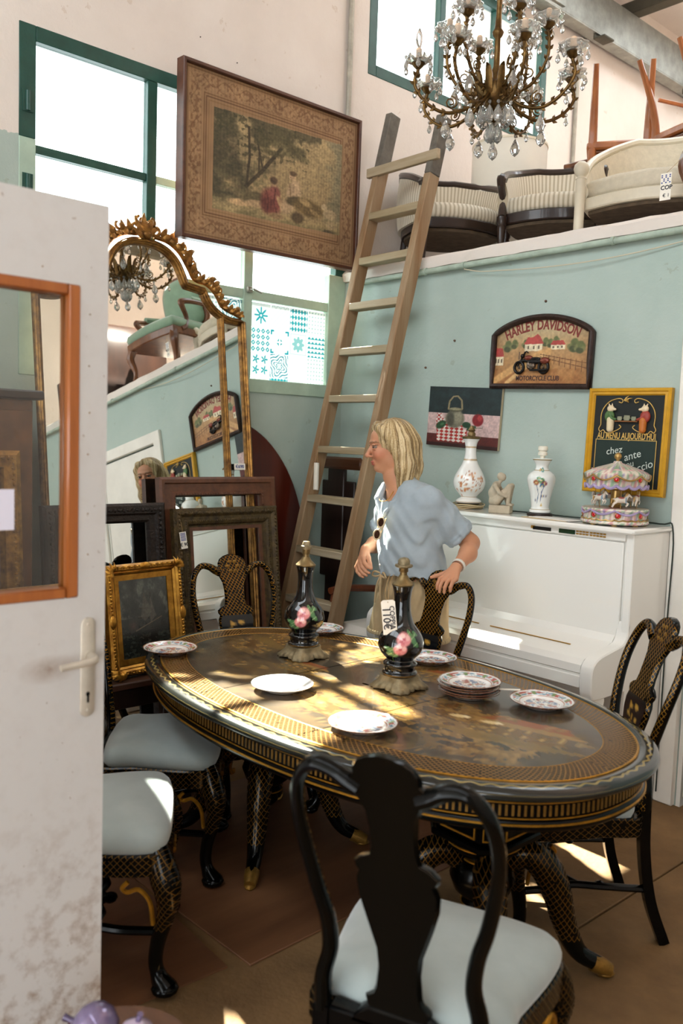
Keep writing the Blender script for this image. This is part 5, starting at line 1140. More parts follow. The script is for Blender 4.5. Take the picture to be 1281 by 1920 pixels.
def lamp_b():
    t = thing('porcelain_lamp', 'white porcelain lamp base with painted flowers in the middle of the piano', 'lamp', (1.688, -.2, PT), camdir(1.69, -.2))
    MB().lathe([(0, 0), (.058, 0), (.062, .006), (.06, .014), (.05, .018), (0, .018)], 32).build('plinth', M_darkwood, t, ang=50)
    pr = [(.046, .018), (.05, .02), (.05, .03), (.043, .04), (.044, .06), (.05, .1), (.06, .14), (.067, .17), (.066, .19), (.056, .207), (.036, .222), (.03, .235), (.032, .25), (.045, .272), (.048, .276), (.04, .279), (.02, .281), (0, .281)]
    def col(co):
        a = np.arctan2(co[:, 1], co[:, 0]).astype(float); u = a * .06; v = co[:, 2].astype(float); p = Paint(u, v, '#e8e9e4'); rr = random.Random(18)
        for z in (.034, .222, .273): p.mix(np.abs(v - z) < .0013, '#a08a52')
        p.line([(-.02, .07), (-.012, .11), (-.02, .15)], .002, '#4a6a8a'); p.line([(.0, .08), (.004, .12), (.016, .15)], .002, '#4c5f86')
        for (x, y, s, c) in ((-.022, .165, .013, '#9c5a3a'), (.0, .175, .014, '#4f8058'), (.014, .16, .013, '#8a4a52'), (.004, .15, .01, '#3d6a8c'), (-.01, .185, .01, '#6a9c74'), (.006, .225, .012, '#4f8c8a'), (-.012, .225, .008, '#b08c4a'), (.006, .055, .006, '#d4a83c'), (.03, .1, .006, '#5a6ea0'), (-.03, .08, .006, '#5a6ea0'), (.01, .1, .009, '#42588c')):
            p.ell(x, y, s, s * .9, c, .3); p.ell(x, y, s * .4, s * .35, '#d9c48a', .3)
        return p.out()
    MB().lathe([tuple(p) for p in catmull(pr, 4)], 128, cap=False).build('vase_body', vmat('glazed_plate', .12), t, col=col, ang=180)
    MB().lathe([(0, .281), (.012, .281), (.012, .292), (.022, .294), (.023, .306), (.018, .31), (.02, .316), (.0235, .318), (.0235, .334), (.019, .338), (0, .338)], 24).build('lamp_socket', mat('cream_bakelite', '#e2dccb', .35), t, ang=50)
lamp_b()
# ---- stone figure hugging its knees
def statue():
    t = thing('stone_statuette', 'beige stone statuette of a seated figure hugging its knees', 'statuette', (1.492, -.25, PT), math.radians(25))
    M_st = mat('sandstone', '#b9ab94', .8, vary=.15, vscale=30, bump=.15, bscale=120)
    MB().box((0, 0, .02), (.105, .075, .04), .003).build('block', M_st, t)
    s = SDF((-.07, -.06, .03), (.09, .06, .215), .0022)
    s.ell((-.03, 0, .056), (.03, .034, .024), .01); s.chain([(-.03, 0, .06), (-.038, 0, .1), (-.026, 0, .135)], [.026, .025, .022], .012); s.seg((-.026, -.025, .138), (-.026, .025, .138), .013, .013, .01); s.seg((-.02, 0, .14), (-.005, 0, .162), .009, .009, .006); s.ell((.002, 0, .178), (.018, .015, .02), .004); s.ell((-.008, 0, .182), (.017, .0165, .02), .004)
    for q in (-1, 1):
        s.chain([(-.02, q * .018, .06), (.045, q * .02, .135)], [.021, .014], .008); s.chain([(.045, q * .02, .135), (.038, q * .018, .055)], [.0135, .009], .005); s.seg((.036, q * .018, .046), (.056, q * .018, .043), .008, .006, .004)
        s.chain([(-.026, q * .032, .136), (.0, q * .04, .1), (.03, q * .03, .085)], [.011, .009, .007], .006); s.seg((.03, q * .03, .085), (.045, q * .008, .078), .007, .006, .004)
    s.seg((.0, .03, .1), (.02, .046, .045), .008, .006, .004)
    s.build('figure', M_st, t)
statue()
# ---- papers
for i, (x, y, rz, c, lab) in enumerate(((1.80, -.285, .05, '#c7b08a', 'brown paper folder lying on piano under a white sheet'), (1.83, -.275, -.08, '#ece8e2', 'white sheet of paper lying on the piano before the lamps'))):
    o = MB().box((0, 0, .0012), (.24, .10, .0024)).build('paper_sheet', mat('paper_%s' % c[1:], c, .8)); o.location = (x, y, PT + .0026 * i); o.rotation_euler.z = rz; tag(o, lab, 'paper')
m = MB(); m.tube(catmull([(1.30, -.10, PT + .004), (1.40, -.13, PT + .004), (1.55, -.11, PT + .004), (1.62, -.09, PT + .004), (1.78, -.12, PT + .004), (1.9, -.10, PT + .004), (1.98, -.06, PT + .004), (2.22, -.035, PT + .006), (2.282, -.03, PT - .03), (2.283, -.035, .8), (2.283, -.035, .05)], 6), .0035, 6)
tag(m.build('power_cord', mat('dark_green_cord', '#26302a', .5)), 'dark power cord running over the piano top and down its right side', 'cord')
# ---- carousel music box
def carousel():
    t = thing('carousel_music_box', 'pastel carousel music box with horses and red gems on piano', 'music box', (2.085, -.195, PT), camdir(2.09, -.2))
    M_cer = vmat('painted_resin', .35, coat=.1); M_gem = mat('red_gem', '#c0141c', .06, 0, coat=.8); M_cg = mat('carousel_gold', '#b8955a', .35, .7, vary=.3, vscale=40)
    def colf(co):
        a = np.arctan2(co[:, 1], co[:, 0]).astype(float); v = co[:, 2].astype(float); u = a * .14; p = Paint(u, v, '#e3d8c8'); n = fbm(u * 120, v * 120, 3)
        p.mix(n > .6, '#8fa98a'); p.mix(n < .36, '#c98f8f'); p.mix((np.abs(n - .48) < .015), '#9a86b0'); return p.out()
    def ringwave(n=128): pass
    MB().lathe([(0, .006), (.142, .006), (.148, .012), (.146, .02), (.138, .026), (.138, .058), (.145, .066), (.143, .074), (0, .074)], 96).build('drum_base', M_cer, t, col=colf, ang=50)
    for k in range(8): a = k * PI / 4; MB().lathe([(0, 0), (.012, 0), (.013, .004), (.01, .007), (0, .007)], 12, T(.125 * math.cos(a), .125 * math.sin(a), 0)).build('foot', M_cg, t)
    def swag(z, r, amp, mt, nm, th=.006, n=8, ph=0.):
        m = MB(); m.tube([(r * math.cos(a), r * math.sin(a), z - amp * abs(math.sin(n / 2 * (a + ph)))) for a in np.linspace(0, 2 * PI, 129)[:-1]], th, 6, closed=True); m.build(nm, mt, t)
    M_lav = mat('lavender_swag', '#a898bd', .5, vary=.2, vscale=40); M_pk = mat('pink_swag', '#d4a9a6', .5, vary=.2, vscale=40)
    swag(.068, .142, .018, M_lav, 'base_swag', .005); swag(.028, .142, .006, M_cg, 'base_beading', .004, 24)
    MB().lathe([(0, .074), (.026, .074), (.03, .08), (.022, .088), (.022, .15), (.03, .158), (.03, .164), (0, .164)], 24).build('column', M_cg, t, ang=40)
    MB().lathe([(0, .166), (.13, .166), (.132, .2), (.14, .21), (.142, .226), (.128, .236), (.085, .254), (.045, .266), (.02, .274), (.016, .282), (0, .282)], 96).build('canopy', M_cer, t, col=colf, ang=50)
    swag(.222, .143, .022, M_cg, 'canopy_beading', .004); swag(.176, .134, .012, M_lav, 'canopy_fringe', .007, 16); swag(.246, .108, .006, M_pk, 'roof_garland', .004, 12)
    MB().lathe([(0, .28), (.008, .28), (.007, .288), (.015, .296), (.0165, .304), (.013, .314), (.005, .32), (0, .321)], 20).build('finial', M_cg, t, ang=60)
    for z, r, k0 in ((.205, .137, .0), (.046, .139, .1)):
        for k in range(8):
            a = k * PI / 4 + k0; g = MB().ell((0, 0, 0), (.005, .011, .011), 14, 8, RZ(a) @ T(r, 0, z)).build('red_gem', M_gem, t); MB().tube([tuple(RZ(a) @ T(r, 0, z) @ Vector((.001, .0125 * math.cos(b), .0125 * math.sin(b)))) for b in np.linspace(0, 2 * PI, 17)[:-1]], .002, 5, closed=True).build('bezel', M_cg, g)
    # horses
    s = SDF((-.05, -.015, -.04), (.05, .015, .04), .0017)
    s.ell((0, 0, 0), (.024, .011, .012), .004); s.ell((.014, 0, .002), (.012, .0105, .013), .004); s.ell((-.014, 0, .001), (.013, .011, .012), .004); s.chain([(.02, 0, .006), (.032, 0, .024)], [.008, .0055], .004); s.chain([(.032, 0, .025), (.044, 0, .016)], [.0055, .0035], .003); s.seg((.03, 0, .028), (.029, 0, .034), .002, .001, .002)
    for q in (-1, 1): s.chain([(.016, q * .006, -.006), (.03, q * .006, -.014), (.024, q * .006, -.026)], [.005, .0032, .0025], .002); s.chain([(-.018, q * .006, -.006), (-.03, q * .006, -.016), (-.036, q * .006, -.03)], [.0065, .0035, .0025], .002)
    s.chain([(-.025, 0, .006), (-.038, 0, .004), (-.042, 0, -.014)], [.003, .004, .002], .002); s.chain([(.026, 0, .03), (.02, 0, .02), (.014, 0, .012)], [.003, .0035, .002], .002); s.ell((0, 0, .012), (.011, .011, .004), .002)
    def hc(co):
        p = Paint(co[:, 0].astype(float), co[:, 2].astype(float), '#d8ccbd'); p.ell(0, .013, .013, .006, '#a0524a', .3); p.ell(.022, .026, .012, .006, '#b58d4e', .4, .8); p.ell(-.04, -.004, .006, .02, '#b58d4e', .4); p.ell(.02, .0, .004, .014, '#7f95a5', .3); return p.out()
    h0 = None
    for k in range(6):
        a = k * PI / 3 + .25; M = RZ(a) @ T(.092, 0, .112 + .008 * (k % 2)) @ RZ(PI / 2)
        if h0 is None: h0 = s.build('horse', M_cer, t, col=hc); o = h0
        else: o = dup(h0, t)
        o.matrix_local = M; MB().tube([(.092 * math.cos(a), .092 * math.sin(a), .075), (.092 * math.cos(a), .092 * math.sin(a), .168)], .002, 6).build('pole', M_cg, t)
carousel()

# ================================================================ wall art
def canvas_warp(name, warp, nx, ny, fn, mt, par, y=0.):
    u, v = np.meshgrid(np.linspace(0, 1, nx + 1), np.linspace(0, 1, ny + 1)); u = u.ravel(); v = v.ravel(); x, z = warp(u, v); o = grid_canvas(name, 1, 1, nx, ny, lambda a, b: fn(x, z), mt, par)
    co = np.stack([x, np.full_like(x, y), z], 1).astype(np.float32); o.data.vertices.foreach_set('co', co.ravel()); o.data.update(); return o
# ---- still life
sl_ = thing('still_life_painting', 'unframed still life of a kettle and checked cloth on the mint wall', 'painting'); sl_.matrix_world = T(1.03, -.014, 1.745) @ RY(.045)
def still(u, v):
    p = Paint(u, v, '#1d2a2b'); p.noise(8, 8, .5); p.rect(0, 0, 1, .56, '#c7a9a4'); p.rect(0, .02, 1, .20, '#5a2520'); p.rect(0, 0, 1, .06, '#331714'); p.noise(20, 14, .25)
    q = (u * .8 + (v - .2) * .25); inside = (u > .12 + .08 * (.5 - v)) & (u < .52 + .06 * (v < .3)) & (v > .09) & (v < .37 + .1 * (u < .3))
    a = (u * 7 + v * 9) % 1 < .5; b = (u * 7 - v * 9) % 1 < .5; p.mix(inside, '#dcd2c8'); p.mix(inside & (a ^ b), '#a8271f'); p.rect(.13, .4, .2, .55, '#d8cfc6'); p.mix((u > .13) & (u < .2) & (v > .4) & (v < .55) & (((u * 28).astype(int) + (v * 28).astype(int)) % 2 == 0), '#a8271f')
    p.ell(.39, .47, .135, .15, '#6f6a58', .2); p.ell(.43, .5, .06, .1, '#8d8771', .6); p.ell(.33, .46, .05, .12, '#4b493d', .6); p.ell(.39, .62, .10, .035, '#57533f', .25); p.ell(.39, .635, .085, .022, '#8b8468', .25)
    p.line([(.29, .63), (.30, .76), (.35, .84), (.41, .85), (.47, .78), (.485, .64)], .013, '#8d7d5c')
    p.ell(.2, .36, .085, .055, '#24452a', .25, .8); p.ell(.215, .37, .03, .02, '#49704a', .6, .8); p.ell(.56, .38, .06, .05, '#1f3d26', .25); p.ell(.63, .33, .07, .035, '#27482c', .25, .5); p.ell(.71, .47, .075, .1, '#7d1b22', .2); p.ell(.735, .5, .03, .05, '#a83a3a', .6); p.line([(.69, .56), (.70, .6)], .006, '#3a2a1a'); p.line([(.62, .33), (.78, .35)], .005, '#3a4a2a'); p.noise(60, 40, .25, 2); return p.out()
grid_canvas('painted_canvas', .51, .33, 150, 110, still, M_canvas, sl_, T(0, -.0095, 0)); MB().box((0, 0, 0), (.51, .018, .33), .001).build('stretcher', mat('raw_canvas', '#b5a78a', .9), sl_)
# ---- arched club sign
sg = thing('club_sign', 'arched wooden motorcycle club sign with raised motorbike on the wall', 'sign'); sg.matrix_world = T(1.508, -.006, 1.892) @ RY(.028)
SW, SH, SR = .61, .272, .098
def archz(x, w=SW, h=SH, r=SR): return h + r * (1 - (2 * x / w) ** 2) ** .75
ol = [(-SW / 2, 0), (SW / 2, 0)] + [(x, float(archz(x))) for x in np.linspace(SW / 2, -SW / 2, 41)]
MB().prism(ol, 0, .008, T(0, 0, 0) @ RX(PI / 2)).build('backboard', M_darkwood, sg, ang=20)
fr = [(x, -.016, z) for x, z in [(-SW / 2 + .012, .012), (0, .012), (SW / 2 - .012, .012), (SW / 2 - .012, SH / 2)] + [(x, float(archz(x)) - .012) for x in np.linspace(SW / 2 - .012, -SW / 2 + .012, 33)] + [(-SW / 2 + .012, SH / 2)]]
MB().tube(fr, .0165, 6, closed=True, up=(0, 1, 0)).build('rope_frame', mat('sign_frame_wood', '#3a2620', .45, col2='#23150f', vscale=30, bump=.3, bscale=60), sg, ang=60)
def signc(x, z):
    p = Paint(x, z, '#b08a5e'); t = z / .3; p.mix(np.clip((z - .2) * 9, 0, 1), '#b4a27c'); p.mix(np.clip((.2 - z) * 6, 0, 1), '#a5713f'); n = fbm(x * 40, z * 40, 4); p.mix(np.clip((np.abs(x) - .2) * 5, 0, .5), '#7a5430'); p.mix((z < .1) * np.clip((n - .4) * 2, 0, .5), '#8a552e')
    for (a, b, s) in ((-.2, .215, .04), (-.16, .225, .032), (-.09, .225, .03), (.03, .232, .03), (.06, .225, .03), (.09, .238, .028), (.2, .21, .045), (.235, .2, .04)):
        for k in range(7): p.ell(a + (_HG[k, 9] - .5) * s * 1.6, b + (_HG[k, 5] - .5) * s * 1.2, s * .42, s * .34, ['#5d6238', '#777548', '#474b2c'][k % 3], .5)
    def house(a, b, w, h): p.poly([(a - w, b), (a + w, b), (a + w, b + h), (a - w, b + h)], '#d8c9a8'); p.poly([(a - w * 1.1, b + h), (a + w * 1.1, b + h), (a + w * .7, b + h * 2), (a - w * .7, b + h * 2)], '#a8403a'); [p.rect(a + (k - 1) * w * .6 - .005, b + h * .3, a + (k - 1) * w * .6 + .005, b + h * .75, '#6a5a48') for k in range(3)]
    house(-.045, .19, .055, .035); house(.10, .195, .042, .022); house(-.26, .12, .03, .045); p.poly([(-.05, .26), (-.025, .275), (-.005, .26)], '#a8403a')
    p.line([(-.3, .03), (-.15, .11), (.0, .175), (.05, .185)], .02, '#c99a62'); p.line([(-.2, .03), (-.1, .1), (.02, .17)], .012, '#d0a56e')
    for k in range(9): xx = .02 + .032 * k; zz = .16 - .006 * k; p.line([(xx, zz - .02 - .002 * k), (xx, zz + .012 + .001 * k)], .0022, '#5e3a24')
    for o in (.008, -.006): p.line([(.0, .165 + o), (.29, .108 + o * 1.8)], .0022, '#6a4328')
    p.line([(-.13, .15), (-.13, .185)], .004, '#5a4636'); p.noise(90, 90, .25, 2); return p.out()
canvas_warp('painted_panel', lambda u, v: ((u - .5) * (SW - .04), .018 + v * (archz((u - .5) * (SW - .04), SW, SH, SR) - .036)), 170, 120, signc, vmat('sign_print', .45, coat=.15), sg, -.0095)
M_sred = mat('sign_red_letter', '#7d2f28', .5, vary=.25, vscale=60); M_sdk = mat('sign_dark_letter', '#3f2a2a', .5)
def arcb(R0, z0): return lambda x, y: ((R0 + y) * math.sin(x / R0), z0 - R0 + (R0 + y) * math.cos(x / R0))
text('lettering', 'HARLEY DAVIDSON', .068, M_sred, sg, T(0, -.0105, 0), bold=.002, xs=.76, bend=arcb(.52, .318))
text('lettering', 'MOTORCYCLE CLUB', .034, M_sdk, sg, T(-.01, -.0105, .052), bold=.0006, xs=.82)
mo = bpy.data.objects.new('motorbike_relief', None); COL.objects.link(mo); mo.parent = sg; mo.location = (-.045, -.012, .085)
M_mb = mat('dark_metal_relief', '#1c1715', .35, .5, vary=.3, vscale=60); M_mr = mat('red_brown_relief', '#7a3a2a', .35, .3, vary=.2, vscale=60); M_mc = mat('pewter_relief', '#6a5c50', .3, .7)
for x in (-.075, .075):
    wz = .022; m = MB(); m.tube([(x + .028 * math.cos(a), -.006, wz + .028 * math.sin(a)) for a in np.linspace(0, 2 * PI, 25)[:-1]], .0075, 8, closed=True, up=(0, 1, 0)); w_ = m.build('wheel', M_mb, mo); m = MB(); [m.tube([(x, -.006, wz), (x + .026 * math.cos(a), -.006, wz + .026 * math.sin(a))], .0012, 5) for a in np.linspace(0, 2 * PI, 9)[:-1]]; m.ell((x, -.008, wz), (.006, .005, .006), 8, 6); m.build('spokes', M_mc, w_)
s = SDF((-.11, -.03, -.02), (.12, .01, .12), .0018); s.chain([(-.075, -.006, .052), (-.04, -.006, .058), (.0, -.006, .05), (.05, -.006, .05), (.09, -.006, .052)], [.006, .008, .012, .012, .008], .006); s.chain([(-.085, -.006, .03), (-.05, -.006, .085), (-.042, -.006, .1)], [.004, .005, .004], .003); s.chain([(-.045, -.006, .098), (-.03, -.012, .102), (-.018, -.014, .096)], [.004, .003, .003], .003); s.ell((-.055, -.01, .08), (.011, .01, .011), .004); s.chain([(.0, -.012, .008), (.06, -.014, .008), (.1, -.014, .01)], [.005, .006, .006], .003); s.ell((.025, -.008, .066), (.03, .011, .008), .004, R=None); s.build('frame_and_fork', M_mb, mo)
s = SDF((-.05, -.03, 0), (.12, .01, .09), .0018); s.ell((-.018, -.008, .07), (.026, .012, .014), .004); s.ell((.083, -.011, .055), (.028, .012, .017), .004); s.build('tank_and_saddlebag', M_mr, mo)
s = SDF((-.04, -.03, -.01), (.06, .01, .06), .0018); s.ell((.0, -.01, .028), (.024, .012, .02), .004); s.ell((-.012, -.013, .035), (.01, .01, .018), .003); s.ell((.018, -.013, .03), (.012, .011, .014), .003); s.build('engine', M_mc, mo)
# ---- menu board
mb_ = thing('menu_board', 'yellow framed black menu board with two figures and chalk writing', 'menu board'); mb_.matrix_world = T(2.022, -.022, 1.638) @ RY(.012) @ RX(-.02)
BW, BH = .416, .492; M_yel = mat('yellow_painted_wood', '#c99520', .38, vary=.18, vscale=14); M_bb = mat('black_board', '#141816', .6, vary=.2, vscale=10); M_slate = mat('green_slate', '#1b2c26', .65, vary=.25, vscale=8); M_cream2 = mat('cream_gold_line', '#cfa85a', .5)
MB().rectframe(BW, BH, [(0, -.012), (0, .012), (.006, .018), (.014, .018), (.018, .012), (.028, .014), (.034, .006), (.036, -.012)]).build('frame', M_yel, mb_, ang=25)
MB().box((0, .0, 0), (BW - .06, .012, BH - .06)).build('board', M_bb, mb_); MB().box((0, -.007, -.10), (BW - .105, .004, .235), .001).build('slate', M_slate, mb_)
FR = -.009
m = MB(); m.tube(catmull([(-.135, FR, .075), (-.137, FR, .12), (-.125, FR, .155), (-.095, FR, .185), (-.05, FR, .198), (-.03, FR, .19), (-.035, FR, .178), (-.05, FR, .182)], 4), .0022, 5); m.tube(catmull([(.135, FR, .075), (.137, FR, .12), (.125, FR, .155), (.095, FR, .185), (.05, FR, .198), (.03, FR, .19), (.035, FR, .178), (.05, FR, .182)], 4), .0022, 5)
for s_ in (-1, 1): m.tube(catmull([(s_ * .135, FR, .075), (s_ * .145, FR, .055), (s_ * .135, FR, .042), (s_ * .12, FR, .05), (s_ * .1, FR, .035), (s_ * .05, FR, .05), (s_ * .03, FR, .065), (s_ * .04, FR, .075)], 4), .0022, 5); leaf(m, 0, .185, PI / 2 + s_ * .9, .022, .2, FR)
leaf(m, 0, .18, PI / 2, .03, .2, FR); m.build('scroll_line', M_cream2, mb_)
MB().rectframe(BW - .105, .225, [(0, 0), (0, .0025), (.003, .0025), (.003, 0)], T(0, FR + .001, -.105)).build('slate_border', M_cream2, mb_, ang=20)
text('lettering', 'AU MENU AUJOURD\'HUI', .042, M_cream2, mb_, T(0, FR, .023), xs=.64, bold=.0006)
M_chalk = mat('chalk', '#c9cfc6', .9)
for (tx, x, z, sz, r) in (('chez', -.055, -.045, .046, -.18), ('ante', .04, -.065, .05, -.3), ('ou', .03, -.105, .04, -.3), ('ccio', .105, -.11, .05, -.35)): text('chalk_writing', tx, sz, M_chalk, mb_, T(x, FR - .001, z) @ RY(r), shear=.15, thick=.0003)
def pig(x, fl, cloth, apron):
    g = bpy.data.objects.new('cook_figure', None); COL.objects.link(g); g.parent = mb_; g.matrix_local = T(x, FR, .105) @ SCL(fl, 1, 1)
    s = SDF((-.04, -.03, -.06), (.04, .01, .08), .0018); s.ell((0, -.006, .045), (.018, .012, .016), .004); s.seg((.012, -.008, .043), (.024, -.009, .042), .007, .006, .003); s.seg((-.008, -.006, .06), (-.012, -.006, .068), .004, .002, .002); s.seg((.006, -.006, .06), (.006, -.006, .068), .004, .002, .002); s.build('head', mat('cream_figure', '#ddc9a6', .5), g)
    s = SDF((-.045, -.03, -.07), (.045, .01, .05), .0018); s.ell((-.004, -.006, .01), (.025, .013, .028), .004); s.chain([(0, -.012, .022), (.012, -.015, .0), (.03, -.012, -.004)], [.008, .007, .006], .003); s.build('coat', mat('figure_%s' % cloth[1:], cloth, .5), g)
    s = SDF((-.045, -.03, -.075), (.045, .01, .02), .0018); s.chain([(.004, -.007, -.008), (.004, -.007, -.05)], [.018, .016], .004); s.build('apron', mat('figure_%s' % apron[1:], apron, .5), g)
pig(-.085, 1, '#4b6a3c', '#dccba8'); pig(.088, -1, '#96382c', '#b86a2a')
MB().box((0, FR - .006, .092), (.115, .014, .006), .001).build('shelf', mat('shelf_brown', '#7a4a22', .5), mb_)
for (x, r) in ((-.035, .014), (.002, .018), (.036, .014)): MB().lathe([(0, 0), (r * .7, 0), (r, r * .6), (r * .8, r * 1.2), (r * .9, r * 1.35), (0, r * 1.35)], 16, T(x, FR - .008, .0955) @ SCL(1, .5, 1)).build('pot', mat('pot_stone', '#8a8a72', .6), mb_)
# ================================================================ loft furniture
LZ = 2.656
def stripemat(name, c1, c2, step=.03, w=.5):
    if name in _MC: return _MC[name]
    m, nt, b = nodes_of(name); N = nt.nodes; L = nt.links; tc = N.new('ShaderNodeTexCoord'); sp = N.new('ShaderNodeSeparateXYZ'); L.new(tc.outputs['UV'], sp.inputs[0])
    g = mnode(nt, 'LESS_THAN', mnode(nt, 'PINGPONG', mnode(nt, 'DIVIDE', sp.outputs[0], step), .5), w * .5); mx = N.new('ShaderNodeMix'); mx.data_type = 'RGBA'; L.new(g, mx.inputs['Factor']); mx.inputs['A'].default_value = rgba(c1); mx.inputs['B'].default_value = rgba(c2); L.new(mx.outputs['Result'], b.inputs['Base Color']); sset(b, 'Roughness', .75); sset(b, 'Sheen Weight', .2); _MC[name] = m; return m
M_stripe = stripemat('striped_satin', '#d9d0bd', '#b3a78f', .026, .45); M_dkw = mat('dark_walnut', '#2a1a13', .32, vary=.3, vscale=16, coat=.3)
M_crw = mat('cream_painted_wood', '#ddd3bd', .4, vary=.1, vscale=10); M_crf = mat('cream_herringbone_fabric', '#d6ccb6', .8, vary=.1, vscale=30, bump=.25, bscale=80)
M_gvel = mat('green_velvet', '#7f9a80', .8, vary=.18, vscale=8, sheen=.5); M_chest = woodmat('chestnut_frame', '#7a4a26', '#55301a', .35, 2, 16, coat=.2); M_web = mat('under_webbing', '#5a4a38', .9, vary=.4, vscale=20)
def tub_chair(name, label, loc, rz, W=.29, D=.30, arm=.52, back=.70, seat=.37, frame=None, fab=None, ball=False, group=None, leg=.022):
    t = thing(name, label, 'armchair', loc, rz, group); frame = frame or M_dkw; fab = fab or M_stripe
    U = catmull([(-W, D * .8), (-W * 1.03, D * .3), (-W * .95, -D * .35), (-W * .6, -D * .85), (0, -D * 1.02), (W * .6, -D * .85), (W * .95, -D * .35), (W * 1.03, D * .3), (W, D * .8)], 5); n = len(U)
    def top(i): q = abs(i / (n - 1) - .5) * 2; return back - (back - arm) * (max(0, q - .25) / .75) ** 1.2 if q < 1 else arm
    L = np.r_[0, np.cumsum([np.linalg.norm(U[i + 1] - U[i]) for i in range(n - 1)])]
    def nr(i): d = U[min(i + 1, n - 1)] - U[max(i - 1, 0)]; d = d / np.linalg.norm(d); return np.array((d[1], -d[0]))
    # upholstered shell
    rings = []; uvs = []; K = 7
    for i in range(n):
        p = U[i]; o = nr(i); z0, z1 = seat - .05, top(i) - .02; rg = []
        for k in range(K): q = k / (K - 1); a = p - o * (-.006 + .02 * math.sin(PI * q)) * -1; rg.append((p[0] + o[0] * (.012 + .014 * math.sin(PI * q)), p[1] + o[1] * (.012 + .014 * math.sin(PI * q)), z0 + (z1 - z0) * q)); uvs.append((L[i], z0 + (z1 - z0) * q))
        for k in range(K): q = 1 - k / (K - 1); rg.append((p[0] - o[0] * (.014 + .022 * math.sin(PI * q)), p[1] - o[1] * (.014 + .022 * math.sin(PI * q)), z0 + (z1 - z0) * q)); uvs.append((L[i], z0 + (z1 - z0) * q))
        rings.append(rg)
    uva = np.array(uvs); MB().loft(rings).build('upholstered_back', fab, t, uv=lambda co: uva, ang=60)
    rail = [(U[i][0], U[i][1], top(i)) for i in range(n)]
    f0 = rail[0]; f1 = rail[-1]
    MB().tube(rail, .02, 8).build('top_rail', frame, t)
    for q in (int(n * .3), int(n * .7)):
        MB().tube([(U[q][0], U[q][1], seat - .03), (U[q][0] * 1.01, U[q][1] * 1.01, top(q))], .017, 8).build('back_upright', frame, t)
    for s, p in ((-1, f0), (1, f1)):
        if ball:
            m = MB().tube([(p[0], p[1] + .02, 0.0), (p[0], p[1] + .02, arm)], .026, 12); m.lathe([(0, 0), (.028, 0), (.02, .012), (.034, .028), (.04, .05), (.034, .072), (.018, .086), (0, .09)], 16, T(p[0], p[1] + .02, arm)); m.build('front_post', frame, t, ang=60)
        else:
            m = MB().tube(catmull([(p[0], p[1] - .02, arm), (p[0], p[1] + .035, arm - .01), (p[0], p[1] + .03, arm - .06), (p[0] * .99, p[1] - .02, arm - .12), (p[0] * .98, p[1] - .0, seat), (p[0] * .97, p[1] + .015, seat - .05)], 4), [.026, .028, .022, .019, .022, .026], 8); m.build('arm_support', frame, t)
            m = MB().lathe([(0, 0), (.012, 0), (.014, .03), (.02, seat * .35), (.026, seat * .62), (.022, seat * .66), (.03, seat * .7), (.03, seat - .05), (0, seat - .05)], 14, T(p[0] * .97, p[1] + .015, 0)); m.build('front_leg', frame, t, ang=50)
        m = MB().tube([(s * W * .62, -D * .8, seat - .06), (s * W * .68, -D * .95, 0)], [.022, .015], 8); m.build('rear_leg', frame, t)
    so = [tuple(p) for p in U] + [(W * .5, D * 1.02), (0, D * 1.1), (-W * .5, D * 1.02)]; so = [(a[0] * .97, a[1] * .97) for a in so]
    MB().prism(so, seat - .09, seat - .03, None, .006).build('seat_rail', frame, t, ang=40)
    rg = []
    for s, z in ((.95, seat - .03), (.985, seat - .005), (.98, seat + .035), (.92, seat + .06), (.7, seat + .078), (.35, seat + .085), (.06, seat + .087)): rg.append([(x * s, y * s, z) for x, y in so])
    MB().loft(rg).build('seat_cushion', fab, t, uv=lambda co: co[:, :2].astype(float), ang=70)
    MB().prism([(a[0] * .93, a[1] * .93) for a in so], seat - .11, seat - .092).build('under_webbing', M_web, t)
    return t
GA = 'armchairs along the edge of the loft'
tub_chair('tub_armchair', 'striped tub armchair with dark frame at the front of the loft', (1.085, .68, LZ), face(.42, -.9), W=.28, D=.28, arm=.47, back=.63, seat=.30, group=GA)
tub_chair('tub_armchair', 'striped tub armchair turned sideways beside the ladder top', (.385, .50, LZ), face(.93, -.36), arm=.49, back=.66, seat=.32, group=GA)
tub_chair('cream_armchair', 'cream painted armchair with ball topped posts and herringbone cushion', (1.78, .60, LZ), face(.30, -.95), W=.34, D=.36, arm=.31, back=.66, seat=.25, frame=M_crw, fab=M_crf, ball=True, group=GA)
